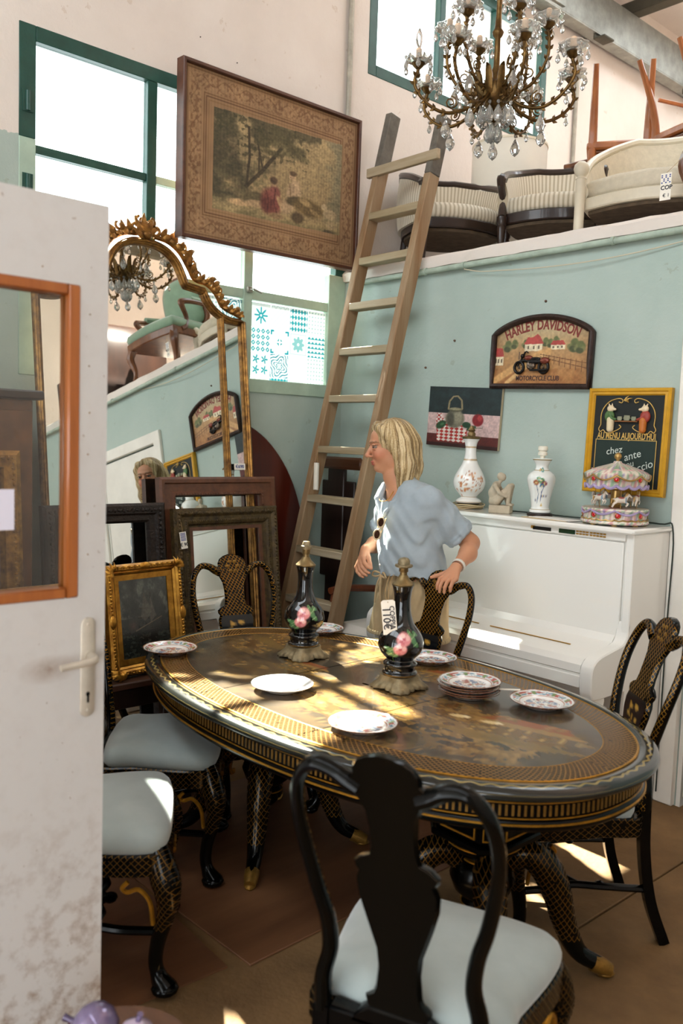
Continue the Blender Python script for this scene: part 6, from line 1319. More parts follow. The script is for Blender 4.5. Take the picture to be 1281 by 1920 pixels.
def fauteuil(name, label, loc, rz, group=None):
    t = thing(name, label, 'armchair', loc, rz, group)
    so = [(-.27, -.2), (-.25, -.24), (.25, -.24), (.27, -.2), (.31, .2), (.28, .26), (0, .29), (-.28, .26), (-.31, .2)]; so = [tuple(p) for p in catmull(so, 3, True)]
    MB().prism(so, .30, .37, None, .008).build('seat_rail', M_chest, t, ang=40); rg = [[(x * s, y * s, z) for x, y in so] for s, z in ((.97, .37), (1.0, .4), (.97, .44), (.8, .475), (.45, .49), (.06, .492))]; MB().loft(rg).build('seat_cushion', M_gvel, t, ang=80)
    bk = [(.24, .1), (.26, .3), (.22, .47), (.12, .545), (0, .56), (-.12, .545), (-.22, .47), (-.26, .3), (-.24, .1), (0, .06)]; bk = [tuple(p) for p in catmull(bk, 4, True)]; M = T(0, -.235, .40) @ RX(-.2) @ RX(PI / 2)
    MB().prism(bk, -.02, .02, M, .006).build('back_frame', M_chest, t, ang=40); MB().loft([[(x * s, y * s + (1 - s) * .3, z) for x, y in bk] for s, z in ((.9, -.025), (.88, -.045), (.7, -.06), (.3, -.068), (.05, -.07))], M @ SCL(1, 1, -1) @ T(0, 0, 0) if False else T(0, -.235, .40) @ RX(-.2) @ RX(PI / 2) @ SCL(1, 1, 1)).build('back_pad', M_gvel, t, ang=80)
    MB().loft([[(x * s, y * s + (1 - s) * .3, z) for x, y in bk] for s, z in ((.9, .018), (.86, .03), (.5, .04), (.05, .042))], M).build('outer_back_pad', M_gvel, t, ang=80)
    for s in (-1, 1):
        MB().tube(catmull([(s * .275, .22, .33), (s * .30, .245, .24), (s * .275, .225, .12), (s * .285, .25, .0)], 5), [.04, .034, .02, .018], 8).build('front_leg', M_chest, t); MB().tube(catmull([(s * .23, -.22, .33), (s * .235, -.25, .15), (s * .25, -.31, 0)], 5), [.028, .022, .018], 8).build('rear_leg', M_chest, t)
        MB().tube(catmull([(s * .235, -.27, .62), (s * .29, -.12, .615), (s * .315, .06, .60), (s * .305, .13, .585), (s * .30, .12, .55), (s * .27, .06, .47), (s * .29, .1, .38), (s * .29, .15, .35)], 5), [.018, .02, .024, .028, .024, .02, .022, .026], 8).build('arm', M_chest, t); MB().tube([(s * .285, -.12, .635), (s * .305, .03, .625)], [.028, .03], 8).build('arm_pad', M_gvel, t)
    return t
fauteuil('open_armchair', 'green velvet armchair with carved brown frame at the right edge of the loft', (2.46, .36, LZ), face(-.1, -1), GA)
tgc = thing('price_tag', 'white price tag hanging from the green armchair at right edge', 'tag', (2.10, .045, LZ + .135), .1)
MB().box((0, 0, 0), (.05, .0008, .12)).build('card', M_tag, tgc); text('lettering', 'COP', .026, M_ink, tgc, T(.004, -.0012, -.005), bold=.0006); text('lettering', '€ 1', .022, M_ink, tgc, T(.004, -.0012, -.04))
for r in range(5):
    for c in range(5):
        if (r * 3 + c * 2) % 4 < 2: MB().box((-.018 + .009 * c, -.0006, .018 + .008 * r), (.0066, .0006, .0055)).build('print_block', M_inkb, tgc)
MB().tube([(0, 0, .06), (.05, .03, .12), (.16, .12, .2)], .001, 5).build('string', mat('tag_string', '#a98a5c', .9), tgc)
# sleigh bed end, reflected in the mirror
sb = thing('sleigh_bed', 'dark wooden sleigh bed end on the loft reflected in mirror', 'bed', (3.25, .42, LZ))
prof = [(-.02, 0), (.02, 0), (.03, .15), (.02, .3), (-.02, .45), (-.03, .55), (.02, .66), (.07, .7), (.09, .66), (.07, .62), (.12, .6), (.14, .68), (.09, .76), (.0, .74), (-.07, .62), (-.08, .5), (-.06, .35), (-.03, .2)]
MB().prism([tuple(p) for p in catmull(prof, 3, True)], -.34, .34, RX(PI / 2), .004).build('scrolled_end', M_darkwood, sb, ang=50); MB().box((.45, -.3, .28), (.8, .04, .22), .01).build('side_rail', M_darkwood, sb); MB().box((.45, .3, .28), (.8, .04, .22), .01).build('side_rail', M_darkwood, sb)
for s in (-1, 1): MB().box((.84, s * .3, .2), (.06, .06, .4), .01).build('foot_post', M_darkwood, sb)
# white drum shade
o = thing('drum_shade', 'large white drum lampshade standing on the loft floor', 'lampshade', (.45, 1.02, LZ)); MB().lathe([(.235, 0), (.245, 0), (.245, .90), (.235, .90)], 48, cap=False).build('shade', mat('white_shade', '#e6e1d4', .7, vary=.06, vscale=4), o); MB().lathe([(.246, .895), (.249, .895), (.249, .91), (.235, .91)], 48, cap=False).build('rim', M_crw, o)
# table carrying upturned chairs
M_orw = woodmat('orange_beech', '#a8683a', '#85481f', .38, 2, 14, coat=.25)
lt = thing('side_table', 'brown wooden table on the loft under the upturned chairs', 'table', (1.34, 1.56, LZ)); MB().box((0, 0, .785), (1.25, .62, .03), .006).build('table_top', M_chest, lt); MB().box((0, 0, .73), (1.1, .5, .08), .004).build('apron', M_chest, lt)
for sx in (-1, 1):
    for sy in (-1, 1): MB().box((sx * .56, sy * .25, .385), (.05, .05, .77), .004).build('leg', M_chest, lt)
def side_chair(name):
    t = thing(name, 'x', 'chair'); MB().box((0, 0, .44), (.40, .40, .05), .012).build('seat_frame', M_orw, t); MB().box((0, 0, .475), (.36, .36, .03), .012).build('seat_pad', M_chest, t)
    for s in (-1, 1):
        MB().tube(catmull([(s * .17, .17, .43), (s * .18, .19, .25), (s * .185, .235, 0)], 5), [.028, .022, .016], 8, ratio=.8).build('front_leg', M_orw, t); MB().tube(catmull([(s * .165, -.34, 0), (s * .165, -.22, .25), (s * .165, -.18, .45), (s * .17, -.22, .7), (s * .175, -.32, .95)], 5), [.017, .024, .027, .022, .016], 8, ratio=.8).build('back_post', M_orw, t)
        MB().box((s * .175, 0, .2), (.018, .34, .022), .004).build('stretcher', M_orw, t)
    MB().tube(catmull([(-.175, -.30, .9), (0, -.345, .91), (.175, -.30, .9)], 5), .03, 8, ratio=.5, up=(0, 1, 0)).build('top_rail', M_orw, t); MB().tube(catmull([(-.17, -.24, .72), (0, -.275, .72), (.17, -.24, .72)], 5), .022, 8, ratio=.5, up=(0, 1, 0)).build('mid_rail', M_orw, t); MB().box((0, .18, .39), (.3, .02, .05), .004).build('front_apron', M_orw, t)
    return t
TT = LZ + .801
s0 = side_chair('side_chair')
pose = [(T(1.00, 1.45, TT + .491) @ RZ(PI + .55) @ RX(PI), 'orange wooden chair upside down nearest the white drum shade'),
        (T(1.52, 1.47, TT + .491) @ RZ(PI - .35) @ RX(PI), 'orange wooden chair upside down at the right end of the pile')]
for i, (M, lab) in enumerate(pose):
    c = s0 if i == 0 else copy_tree(s0); c.matrix_world = M; tag(c, lab, 'chair', 'wooden chairs piled on the loft')

# ================================================================ chandelier
M_cb = mat('aged_gilt_brass', '#7d5f34', .38, .85, col2='#4a3720', vscale=30, bump=.15, bscale=80)
M_cry = mat('crystal', '#f4f2ec', .05, 0, trans=.8, ior=1.5); M_wax = mat('candle_sleeve', '#d8b99a', .6, vary=.1); M_bulb = mat('clear_bulb', '#ffffff', .02, 0, trans=1.0, ior=1.3)
cz = thing('chandelier', 'gilt brass chandelier with glass bobeches and crystal drops over the room', 'chandelier', (1.61, -.59, 3.18))
MB().lathe([(0, -.16), (.012, -.155), (.02, -.14), (.012, -.125), (.03, -.1), (.055, -.075), (.07, -.045), (.075, -.01), (.06, .005), (.035, .012), (.025, .03), (.022, .06), (.014, .08), (.012, .2), (.02, .21), (.026, .225), (.016, .24), (.012, .3), (.012, .42), (.024, .44), (.05, .46), (.062, .49), (.05, .52), (.02, .54), (.01, .56), (0, .56)], 24).build('stem', M_cb, cz, ang=60)
m = MB()
for k in range(18): m.tube([(.0 + .014 * math.cos(a) * (k % 2), .014 * math.cos(a) * (1 - k % 2), .58 + .092 * k + .055 * math.sin(a)) for a in np.linspace(0, 2 * PI, 11)[:-1]], .0035, 5, closed=True)
m.build('chain', M_cb, cz); MB().lathe([(0, 2.17), (.05, 2.17), (.06, 2.14), (.02, 2.11), (0, 2.11)], 20).build('ceiling_rose', M_cb, cz)
# leafy husk around the bowl
m = MB()
for k in range(10):
    a = k * 2 * PI / 10; M = RZ(a); m.tube([tuple(M @ Vector(p)) for p in ((.045, 0, -.07), (.078, 0, -.03), (.085, 0, .02), (.1, 0, .05), (.118, 0, .055))], [.008, .02, .018, .012, .004], 6, ratio=.5)
m.build('leaf_husk', M_cb, cz)
dropP = [(0, 0), (.35, .16), (.5, .36), (.46, .52), (.28, .76), (.1, .95), (0, 1)]
def drop_mesh(h, w): return MB().lathe([(r * w, -z * h if False else (z - 1) * h) for r, z in dropP], 8)
D0 = drop_mesh(.082, .044).build('crystal_drop', M_cry, None, ang=15); D1 = drop_mesh(.042, .022).build('crystal_drop', M_cry, None, ang=15); D2 = MB().ell((0, 0, -.008), (.008, .008, .008), 8, 6).build('crystal_bead', M_cry, None, ang=15)
first = {0: D0, 1: D1, 2: D2}; used_ = set(); srcs = [D0, D1, D2]
def hang(i, par, p, rz=0.):
    o = srcs[i] if i not in used_ else srcs[i].copy()
    if i in used_: COL.objects.link(o)
    used_.add(i); o.parent = par; o.location = p; o.rotation_euler = (0, 0, rz); return o
def arm(path, rad, name='branch', th=.008):
    m = MB(); pts = catmull(path, 6); m.tube(pts, [th * 1.2, th, th * .9, th], 7); n = len(pts)
    for i in range(3, n - 2, 3):
        p = pts[i]; d = pts[i + 1] - pts[i - 1]; d /= np.linalg.norm(d); up = np.cross(np.array((0, 1., 0)), d)
        for s in (-1, 1): q = up * s * .015 + d * .018; m.tube([p, p + q * .6 + np.array((0, .006 * s, 0)), p + q * 1.15], [.004, .008, .0015], 5)
    e = pts[-1]; 
    P = []
    for t in np.linspace(0, 1, 14): a = PI / 2 + 1.6 * 2 * PI * t; r = .03 * (1 - .75 * t); P.append((path[2][0] - .02 + r * math.cos(a), 0, path[2][2] + .045 + r * math.sin(a)))
    m.tube(P, .0035, 5); m.lathe([(0, 0), (.008, 0), (.02, .012), (.03, .024), (.014, .026), (0, .026)], 12, T(*e)); return m, e
low_path = [(.05, 0, -.04), (.12, 0, -.105), (.22, 0, -.135), (.31, 0, -.10), (.365, 0, -.03), (.352, 0, .035)]
up_path = [(.04, 0, .02), (.085, 0, -.03), (.16, 0, .0), (.215, 0, .09), (.222, 0, .17), (.215, 0, .215)]
cup = MB()
rgs = []
for r, z in ((.012, .026), (.034, .028), (.052, .037), (.060, .056), (.062, .058), (.053, .043), (.034, .034), (.012, .031)): rgs.append([(r * (1 + (.08 if r > .04 else 0) * math.cos(8 * a)) * math.cos(a), r * (1 + (.08 if r > .04 else 0) * math.cos(8 * a)) * math.sin(a), z) for a in np.linspace(0, 2 * PI, 49)[:-1]])
tmpl = {}
def build_arm(kind, path, ang_):
    if kind not in tmpl:
        m, e = arm(path, 0); a_ = m.build('branch', M_cb, cz, ang=60)
        MB().loft([[(x + e[0], y, z + e[2]) for x, y, z in r] for r in rgs], cap=False).build('glass_bobeche', M_cry, a_, ang=60); MB().lathe([(0, .028), (.0125, .028), (.0125, .085), (.010, .088), (0, .088)], 12, T(e[0], 0, e[2])).build('candle_sleeve', M_wax, a_, ang=40)
        for k in range(6): b = k * PI / 3 + .3; x = e[0] + .061 * math.cos(b); y = .061 * math.sin(b); hang(2, a_, (x, y, e[2] + .046)); hang(1, a_, (x, y, e[2] + .028), b)
        q = catmull(path, 6)[12 if kind == 'low' else 14]; hang(2, a_, (q[0], 0, q[2] - .01)); hang(0, a_, (q[0], 0, q[2] - .028), .4)
        q = catmull(path, 6)[20]; hang(2, a_, (q[0], 0, q[2] - .01)); hang(1, a_, (q[0], 0, q[2] - .026), .4)
        tmpl[kind] = a_; o = a_
    else: o = copy_tree(tmpl[kind], cz)
    o.rotation_euler.z = ang_; return o
bpy.context.view_layer.update()
for k in range(8): ao = build_arm('low', low_path, k * PI / 4 + .2)
for k in range(6): build_arm('up', up_path, k * PI / 3 + .55)
for k in range(10): a = k * 2 * PI / 10; hang(2, cz, (.06 * math.cos(a), .06 * math.sin(a), -.08)); hang(0, cz, (.06 * math.cos(a), .06 * math.sin(a), -.098), a)
for k in range(5): a = k * 2 * PI / 5; hang(0, cz, (.022 * math.cos(a), .022 * math.sin(a), -.165), a)
hang(0, cz, (0, 0, -.24)); hang(2, cz, (0, 0, -.225))
for k in range(8): a = k * PI / 4; hang(2, cz, (.055 * math.cos(a), .055 * math.sin(a), .48)); hang(0, cz, (.055 * math.cos(a), .055 * math.sin(a), .462), a)
bl = MB().lathe([(0, .088), (.009, .09), (.011, .1), (.016, .125), (.012, .15), (.003, .172), (0, .173)], 16, T(.352, 0, .035)).build('clear_bulb', M_bulb, cz, ang=180); bl.rotation_euler.z = .2 + 5 * PI / 4
# ================================================================ woman behind the table
pw = thing('person', 'woman in light blue shirt and beige shorts resting one hand on a chair back', 'person', (1.365, -.735, 0))
B0 = np.array((1.365, -.735, 0.0))
HC = np.array((1.248, -.792, 1.575)); HF = np.array((-.53, -.848, -.10)); HF /= np.linalg.norm(HF); HL = np.array((.848, -.53, 0)); HU = np.cross(HF, HL); HU = HU if HU[2] > 0 else -HU
def hd(f, l, u): return tuple(HC + HF * f + HL * l + HU * u - B0)
HR = np.stack([HF, HL, HU], 1)      # columns: local axes in world
def W(x, y, z): return (x - B0[0], y - B0[1], z)
TR = np.array(((.954, .3, 0), (-.3, .954, 0), (0, 0, 1.0)))      # torso turned to her right: columns are her left, her back, up
s = SDF((-.36, -.30, 0.0), (.42, .24, 1.72), .0042)
# trunk
s.ell(W(1.34, -.74, 1.22), (.15, .1, .17), .05, R=TR); s.ell(W(1.36, -.735, 1.04), (.13, .095, .13), .06, R=TR); s.ell(W(1.365, -.725, .9), (.16, .115, .12), .06, R=TR)
s.chain([W(1.195, -.72, 1.325), W(1.30, -.745, 1.365), W(1.475, -.755, 1.325)], [.05, .06, .05], .04)
s.chain([W(1.30, -.755, 1.33), W(1.268, -.778, 1.44), hd(-.012, 0, -.06)], [.06, .05, .05], .03)
for q in (-1, 1):
    x = 1.37 + q * .088
    s.chain([W(x, -.73, .86), W(x + q * .005, -.745, .48), W(x + q * .005, -.725, .3), W(x + q * .005, -.715, .085)], [.088, .056, .055, .036], .03)
    s.chain([W(x + q * .005, -.70, .045), W(x + q * .01, -.80, .035), W(x + q * .015, -.90, .022)], [.036, .034, .022], .02)
# left arm to chair rail
s.chain([W(1.47, -.75, 1.32), W(1.588, -.59, 1.145)], [.05, .041], .03); s.chain([W(1.588, -.59, 1.145), W(1.63, -.655, 1.105), W(1.662, -.765, 1.055)], [.04, .039, .024], .02)
KN = [W(1.648 + .0205 * i, -.832 + .004 * abs(i - 1.2), 1.020 - .003 * i) for i in range(4)]
for i in range(4): s.chain([W(1.652 + .006 * i, -.772, 1.052), KN[i]], [.0175, .0115], .012)
for i in range(4):
    a = np.array(KN[i]); L = [1.0, 1.1, 1.05, .85][i]; p1 = a + np.array((-.002 + .002 * i, -.030, -.012)) * L; p2 = p1 + np.array((0, -.014, -.024)) * L; p3 = p2 + np.array((0, -.002, -.02)) * L
    s.chain([tuple(a), tuple(p1), tuple(p2), tuple(p3)], [.0105, .009, .0082, .0068], .004)
s.chain([W(1.648, -.785, 1.04), W(1.622, -.815, 1.02), W(1.602, -.838, 1.012), W(1.59, -.852, 1.006)], [.014, .0115, .0095, .0075], .006)
# right arm, hand before the waist
s.chain([W(1.195, -.72, 1.315), W(1.115, -.69, 1.10)], [.05, .041], .03); s.chain([W(1.115, -.69, 1.10), W(1.16, -.79, 1.10), W(1.208, -.895, 1.09)], [.04, .038, .024], .02)
K2 = [W(1.238 - .012 * i, -.937 - .002 * i, 1.058 - .017 * i) for i in range(4)]
for i in range(4): s.chain([W(1.213 - .003 * i, -.902, 1.085 - .006 * i), K2[i]], [.0175, .0115], .012)
for i in range(4):
    a = np.array(K2[i]); L = [1.0, 1.08, 1.0, .85][i]; p1 = a + np.array((.016, -.006, -.026)) * L; p2 = p1 + np.array((.02, .002, -.015)) * L; p3 = p2 + np.array((.016, .006, -.007)) * L
    s.chain([tuple(a), tuple(p1), tuple(p2), tuple(p3)], [.0105, .009, .0082, .007], .004)
s.chain([W(1.222, -.90, 1.075), W(1.25, -.915, 1.055), W(1.272, -.925, 1.03), W(1.285, -.928, 1.012)], [.014, .0115, .0095, .0075], .006)
def head_parts(s, sub=False):
    E = lambda f, l, u, r, k=.012, op='+': s.ell(hd(f, l, u), r, k, op, HR)
    E(-.012, 0, .035, (.098, .074, .085), .0); E(.03, 0, -.03, (.066, .058, .085), .02); E(.048, 0, .045, (.046, .055, .045), .02); E(.064, 0, -.096, (.024, .026, .02), .02)
    for q in (-1, 1): E(-.002, q * .046, -.062, (.034, .014, .034), .02); E(.066, q * .034, -.028, (.026, .02, .026), .015); E(-.008, q * .074, -.006, (.018, .008, .03), .006)
    for q in (-1, 1): E(.101, q * .031, .008, (.016, .019, .011), .01, '-')
    E(.089, 0, .028, (.012, .045, .008), .012)
    for q in (-1, 1): E(.0885, q * .031, .0145, (.011, .0165, .0045), .004); E(.0865, q * .031, -.004, (.010, .016, .004), .004)
    s.chain([hd(.09, 0, .014), hd(.104, 0, -.012), hd(.117, 0, -.03)], [.008, .009, .0105], .008); E(.116, 0, -.034, (.0105, .0105, .009), .006)
    for q in (-1, 1): E(.104, q * .0115, -.037, (.009, .007, .0065), .004)
    E(.088, 0, -.064, (.014, .023, .0065), .006); E(.0855, 0, -.0745, (.014, .02, .007), .006); E(.09, 0, -.069, (.02, .024, .0012), .002, '-'); E(.08, 0, -.086, (.012, .02, .006), .01, '-') if False else None
head_parts(s)
def skin_col(co):
    w = co.astype(float) + B0; q = (w - HC) @ np.stack([HF, HL, HU], 1); f, l, u = q.T
    p = Paint(w[:, 0] * 1.0, w[:, 2] * 1.0, '#c68f6d'); n = fbm(w[:, 0] * 30, w[:, 2] * 30, 3); p.mix(.3 * n, '#bd7f60')
    hm = (u > -.13) & (u < .12)
    g = lambda F, L_, U, r: np.exp(-(((f - F) / r[0]) ** 2 + ((np.abs(l) - L_) / r[1]) ** 2 + ((u - U) / r[2]) ** 2))
    p.mix(.45 * g(.07, .04, -.03, (.04, .03, .025)) * hm, '#c2664f'); p.mix(.35 * g(.115, 0, -.03, (.02, .015, .015)) * hm, '#c06850')
    p.mix(.85 * ((((u + .064) / .006) ** 2 + (l / .023) ** 2 < 1) | (((u + .074) / .007) ** 2 + (l / .021) ** 2 < 1)) * (f > .075) * hm, '#a9584c')
    br = np.abs(u - (.026 + .004 * np.sin((np.abs(l) - .012) / .035 * 3))) < .0042; p.mix(.75 * br * (np.abs(l) > .013) * (np.abs(l) < .05) * (f > .06) * hm, '#7a5a40')
    p.mix(.6 * (np.abs(u - .013) < .0025) * (np.abs(l) > .016) * (np.abs(l) < .047) * (f > .07) * hm, '#4a3026'); return p.out()
body = s.build('body', vmat('skin', .5, sub=.12, spec=.4, bump=.03, bscale=300), pw, col=skin_col)
for q in (-1, 1):
    e = MB().ell(hd(.0815, q * .031, .006), (.0118, .0118, .0118), 16, 12).build('eyeball', mat('eye_white', '#8f7b6c', .2), body); MB().ell(hd(.0898, q * .0305, .005), (.0062, .0062, .0062), 10, 8).build('iris', mat('iris_dark', '#2c2a26', .15), e)
# hair
s = SDF(tuple(np.array(hd(0, 0, 0)) - (.21, .21, .27)), tuple(np.array(hd(0, 0, 0)) + (.23, .21, .16)), .0035)
E = lambda f, l, u, r, k=.012, op='+': s.ell(hd(f, l, u), r, k, op, HR)
E(-.016, 0, .042, (.108, .086, .094), .0); E(-.05, 0, -.03, (.075, .083, .1), .03)
s.chain([hd(-.08, 0, .0), hd(-.085, 0, -.1), hd(-.078, .01, -.19)], [.07, .058, .035], .03)
for q in (-1, 1):
    s.chain([hd(.0, q * .068, .04), hd(-.018, q * .082, -.03), hd(-.02, q * .083, -.11), hd(-.01, q * .078, -.2)], [.03, .026, .026, .012], .02)
    s.chain([hd(-.05, q * .07, .02), hd(-.06, q * .078, -.08), hd(-.058, q * .072, -.21)], [.036, .034, .014], .02)
    s.chain([hd(.062, q * .008, .108), hd(.058, q * .045, .09), hd(.034, q * .074, .058), hd(.004, q * .083, .015), hd(-.014, q * .085, -.04)], [.014, .017, .017, .017, .018], .018)
E(.112, 0, -.005, (.078, .064, .100), .012, '-'); E(.06, 0, -.12, (.07, .05, .06), .012, '-'); E(.03, 0, -.19, (.05, .045, .09), .012, '-')
# strand grooves
X, Y, Z = np.meshgrid(*s.ax, indexing='ij'); wx = X + B0[0] - HC[0]; wy = Y + B0[1] - HC[1]; ang_ = np.arctan2(wx * HL[0] + wy * HL[1], -(wx * HF[0] + wy * HF[1])); zz_ = Z - HC[2]
s.d += (.0016 * np.sin(ang_ * 27 + 6 * np.sin(zz_ * 11 + ang_ * 3) + zz_ * 20) + .0012 * np.sin(ang_ * 61 - zz_ * 35 + 3 * np.sin(ang_ * 5))).astype(np.float32)
def hair_col(co):
    w = co.astype(float) + B0 - HC; q = w @ np.stack([HF, HL, HU], 1); a = np.arctan2(q[:, 1], -q[:, 0]); p = Paint(a, q[:, 2], '#b59a6c'); n = fbm(a * 11 + q[:, 2] * 3 + 40, q[:, 2] * 4 + 10, 4); m_ = fbm(a * 40 + 90, q[:, 2] * 5 + 20, 2)
    p.mix(np.clip((n - .5) * 5, 0, .8), '#d8c298'); p.mix(np.clip((.47 - n) * 6, 0, .85), '#7d6442'); p.mix(.6 * (m_ > .6), '#e2d0a8'); p.mix(.5 * (m_ < .34), '#6b5436'); p.mix(np.clip((q[:, 2] - .1) * 14, 0, .55), '#77603f'); return p.out()
s.build('hair', vmat('blonde_hair', .42, spec=.35, bump=.1, bscale=200), pw, col=hair_col)
# shirt
s = SDF((-.36, -.26, .70), (.36, .24, 1.46), .0042)
s.ell(W(1.34, -.745, 1.22), (.172, .135, .185), .0, R=TR); s.ell(W(1.362, -.748, 1.06), (.172, .147, .16), .06, R=TR); s.ell(W(1.385, -.735, .9), (.165, .145, .2), .06, R=TR); s.chain([W(1.205, -.72, 1.325), W(1.29, -.745, 1.372), W(1.465, -.752, 1.33)], [.062, .07, .062], .05)
LS, LE = (1.46, -.75, 1.318), (1.54, -.648, 1.205); RS, RE = (1.205, -.72, 1.31), (1.15, -.702, 1.205)
s.chain([W(*LS), W(*LE)], [.082, .074], .035); s.chain([W(*RS), W(*RE)], [.08, .072], .035)
def ringpts(c, d, r, n=14):
    d = np.array(d, float); d /= np.linalg.norm(d); a = np.cross(d, (0, 0, 1)); a /= np.linalg.norm(a); b = np.cross(d, a); return [tuple(np.array(c) + r * (math.cos(t) * a + math.sin(t) * b)) for t in np.linspace(0, 2 * PI, n + 1)]
LD = np.array(LE) - np.array(LS); RD = np.array(RE) - np.array(RS); LDn = LD / np.linalg.norm(LD); RDn = RD / np.linalg.norm(RD)
def behind(c, d, r):
    c = np.array(W(*c)); d = np.array(d)
    return lambda P: np.maximum(-((P - c) @ d.astype(np.float32)), np.linalg.norm(P - c, axis=-1) - r)
for c, d in ((LE, LDn), (RE, RDn)): s.fn(tuple(np.array(W(*c)) - .1), tuple(np.array(W(*c)) + .1), behind(tuple(np.array(c) + d * .035), d, .11), 0, '-')
for c, d in ((LE, LDn), (RE, RDn)):
    for o in (.018, .034): s.chain(ringpts(np.array(W(*c)) + d * o, d, .067), .0105, .006)
    s.seg(tuple(np.array(W(*c)) + d * .06), tuple(np.array(W(*c)) - d * .01), .056, .046, .008, '-')
# V neck, hem, placket, collar
s.chain([W(1.262, -.835, 1.46), W(1.268, -.862, 1.38), W(1.30, -.90, 1.215)], [.075, .066, .012], .006, '-'); s.seg(W(1.275, -.775, 1.36), W(1.25, -.79, 1.5), .064, .075, .01, '-')
def hem(P):
    x = P[..., 0]; y = P[..., 1]; q = np.clip((y + .02 + .55 * x) / .12, 0, 1); zh = .985 - .20 * q * q * (3 - 2 * q) + .006 * np.sin(x * 60); return P[..., 2] - zh
s.fn((-.36, -.26, .68), (.36, .24, 1.0), hem, .004, '-')
s.chain([W(1.308, -.90, 1.235), W(1.318, -.90, 1.12), W(1.315, -.885, .99)], [.011, .010, .009], .008)
for pts in ([W(1.34, -.695, 1.40), W(1.372, -.745, 1.40), W(1.362, -.80, 1.375), W(1.338, -.862, 1.315), W(1.312, -.9, 1.24)], [W(1.30, -.69, 1.40), W(1.232, -.725, 1.405), W(1.208, -.785, 1.39), W(1.232, -.85, 1.33), W(1.302, -.9, 1.24)]): s.chain(pts, [.012, .014, .014, .012, .007], .006)
X, Y, Z = np.meshgrid(*s.ax, indexing='ij'); fo_ = .0042 * np.sin(X * 34 + 14 * Z + 3 * np.sin(Z * 17)) * np.clip((1.3 - Z) * 4, .25, 1) + .003 * np.sin(Y * 50 - 22 * Z + 2 * np.sin(X * 30)) + .0025 * np.sin((X + Z) * 75 + 3 * np.sin(Y * 40)) + .004 * np.sin(X * 95 + 5 * np.sin(Z * 12)) * np.clip((1.06 - Z) * 9, 0, 1)
s.d += fo_.astype(np.float32); del X, Y, Z
s.build('shirt', mat('light_blue_chambray', '#a0acb4', .8, vary=.14, vscale=10, bump=.12, bscale=500, sheen=.2), pw)
# shorts
s = SDF((-.27, -.24, .60), (.28, .2, 1.06), .0045)
s.ell(W(1.37, -.728, .9), (.178, .13, .12), .0); s.chain([W(1.368, -.735, .985), W(1.37, -.73, .9)], [.105, .12], .05)
for q in (-1, 1): s.chain([W(1.37 + q * .085, -.735, .88), W(1.37 + q * .105, -.755, .66)], [.105, .118], .02)
s.fn((-.3, -.3, .5), (.3, .3, .72), lambda P: P[..., 2] - .70, 0, '-'); s.fn((-.3, -.3, .98), (.3, .3, 1.2), lambda P: 1.02 - P[..., 2], .01, '-')
X, Y, Z = np.meshgrid(*s.ax, indexing='ij'); s.d += (.0045 * np.sin(np.arctan2(Y, X) * 22 + 2 * np.sin(Z * 25)) * np.clip((Z - .72) * 5, .25, 1.2)).astype(np.float32)
M_lin = mat('beige_linen', '#b59c76', .85, vary=.12, vscale=16, bump=.15, bscale=400)
sh = s.build('shorts', M_lin, pw)
m = MB()
for s_ in (-1, 1): m.tube(catmull([W(1.31, -.882, .985), W(1.31 + s_ * .03, -.9, .995), W(1.31 + s_ * .045, -.9, .975), W(1.31 + s_ * .02, -.893, .972), W(1.31, -.885, .985)], 4), .005, 6); m.tube(catmull([W(1.31, -.886, .985), W(1.31 + s_ * .012, -.902, .93), W(1.31 + s_ * .018, -.905, .85)], 4), .0045, 6)
m.build('drawstring_bow', M_lin, sh)
m = MB()
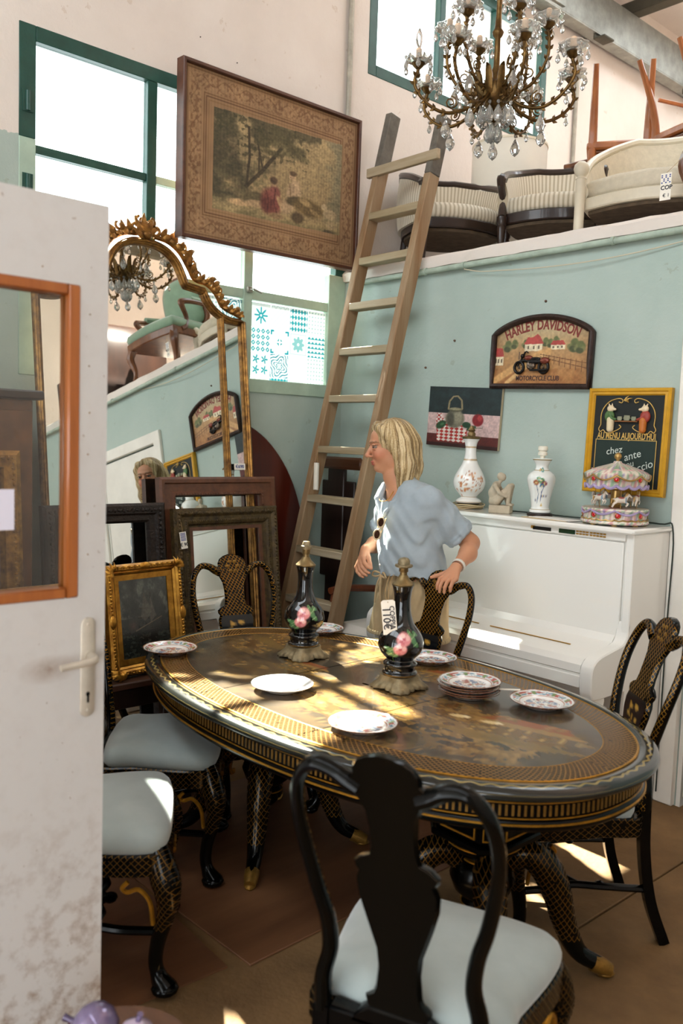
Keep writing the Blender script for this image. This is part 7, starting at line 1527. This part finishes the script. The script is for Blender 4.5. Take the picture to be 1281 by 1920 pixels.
for q in (-1, 1):
    cx, cy = 1.37 + q * .103 - B0[0], -.753 - B0[1]
    for k in range(44): a = 2 * PI * k / 44; m.ell((cx + .117 * math.cos(a), cy + .117 * math.sin(a), .697), (.0085, .0085, .011), 6, 4)
m.build('lace_trim', mat('lace', '#c9b48e', .9), sh)['kind'] = 'stuff'
# small things worn
m = MB(); m.tube(catmull([hd(-.06, -.045, -.17), hd(.0, -.062, -.19), W(1.242, -.845, 1.335), W(1.272, -.868, 1.322), W(1.305, -.855, 1.332), hd(-.0, .06, -.19), hd(-.06, .045, -.165)], 5), .0016, 6); m.build('necklace', M_gold, pw)
m = MB(); m.tube(ringpts(W(1.6585, -.748, 1.0625), (.02, -.11, -.05), .0275), .0055, 6, ratio=1.6); m.build('watch_strap', mat('white_strap', '#d9d2c6', .5), pw); m = MB(); m.tube(ringpts(W(1.66, -.762, 1.0565), (.02, -.11, -.05), .026), .0022, 6); m.build('bracelet', M_brownfr, pw)
sg2 = thing('sunglasses', 'pale framed sunglasses hanging from the neckline of the blue shirt', 'sunglasses', (1.322, -.922, 1.205), rot=(.1, .35, .35))
M_sgf = mat('cream_acetate', '#d8c3a0', .25, coat=.4); M_sgl = mat('brown_lens', '#4a2f22', .08, 0, trans=.3)
for z in (.026, -.036): 
    rim = MB().tube([(.017 * math.cos(a), 0, z + .024 * math.sin(a)) for a in np.linspace(0, 2 * PI, 25)[:-1]], .004, 6, closed=True).build('rim', M_sgf, sg2); MB().ell((0, 0, z), (.015, .0012, .022), 20, 6).build('lens', M_sgl, rim)
MB().tube([(0, 0, .002), (.006, -.002, -.005), (0, 0, -.013)], .0032, 6).build('bridge', M_sgf, sg2); MB().tube(catmull([(-.004, .004, .05), (-.014, .012, .02), (-.012, .014, -.05), (-.004, .012, -.075)], 4), .0028, 6).build('temple', M_sgf, sg2); MB().tube(catmull([(-.004, .003, -.058), (.012, .01, -.02), (.012, .012, .05)], 4), .0028, 6).build('temple', M_sgf, sg2)
for (x, y, z) in ((1.316, -.914, 1.17), (1.32, -.914, 1.10), (1.318, -.905, 1.03)): MB().ell(W(x, y, z), (.005, .003, .005), 10, 6).build('button', M_white, pw)
bpy.context.view_layer.update()
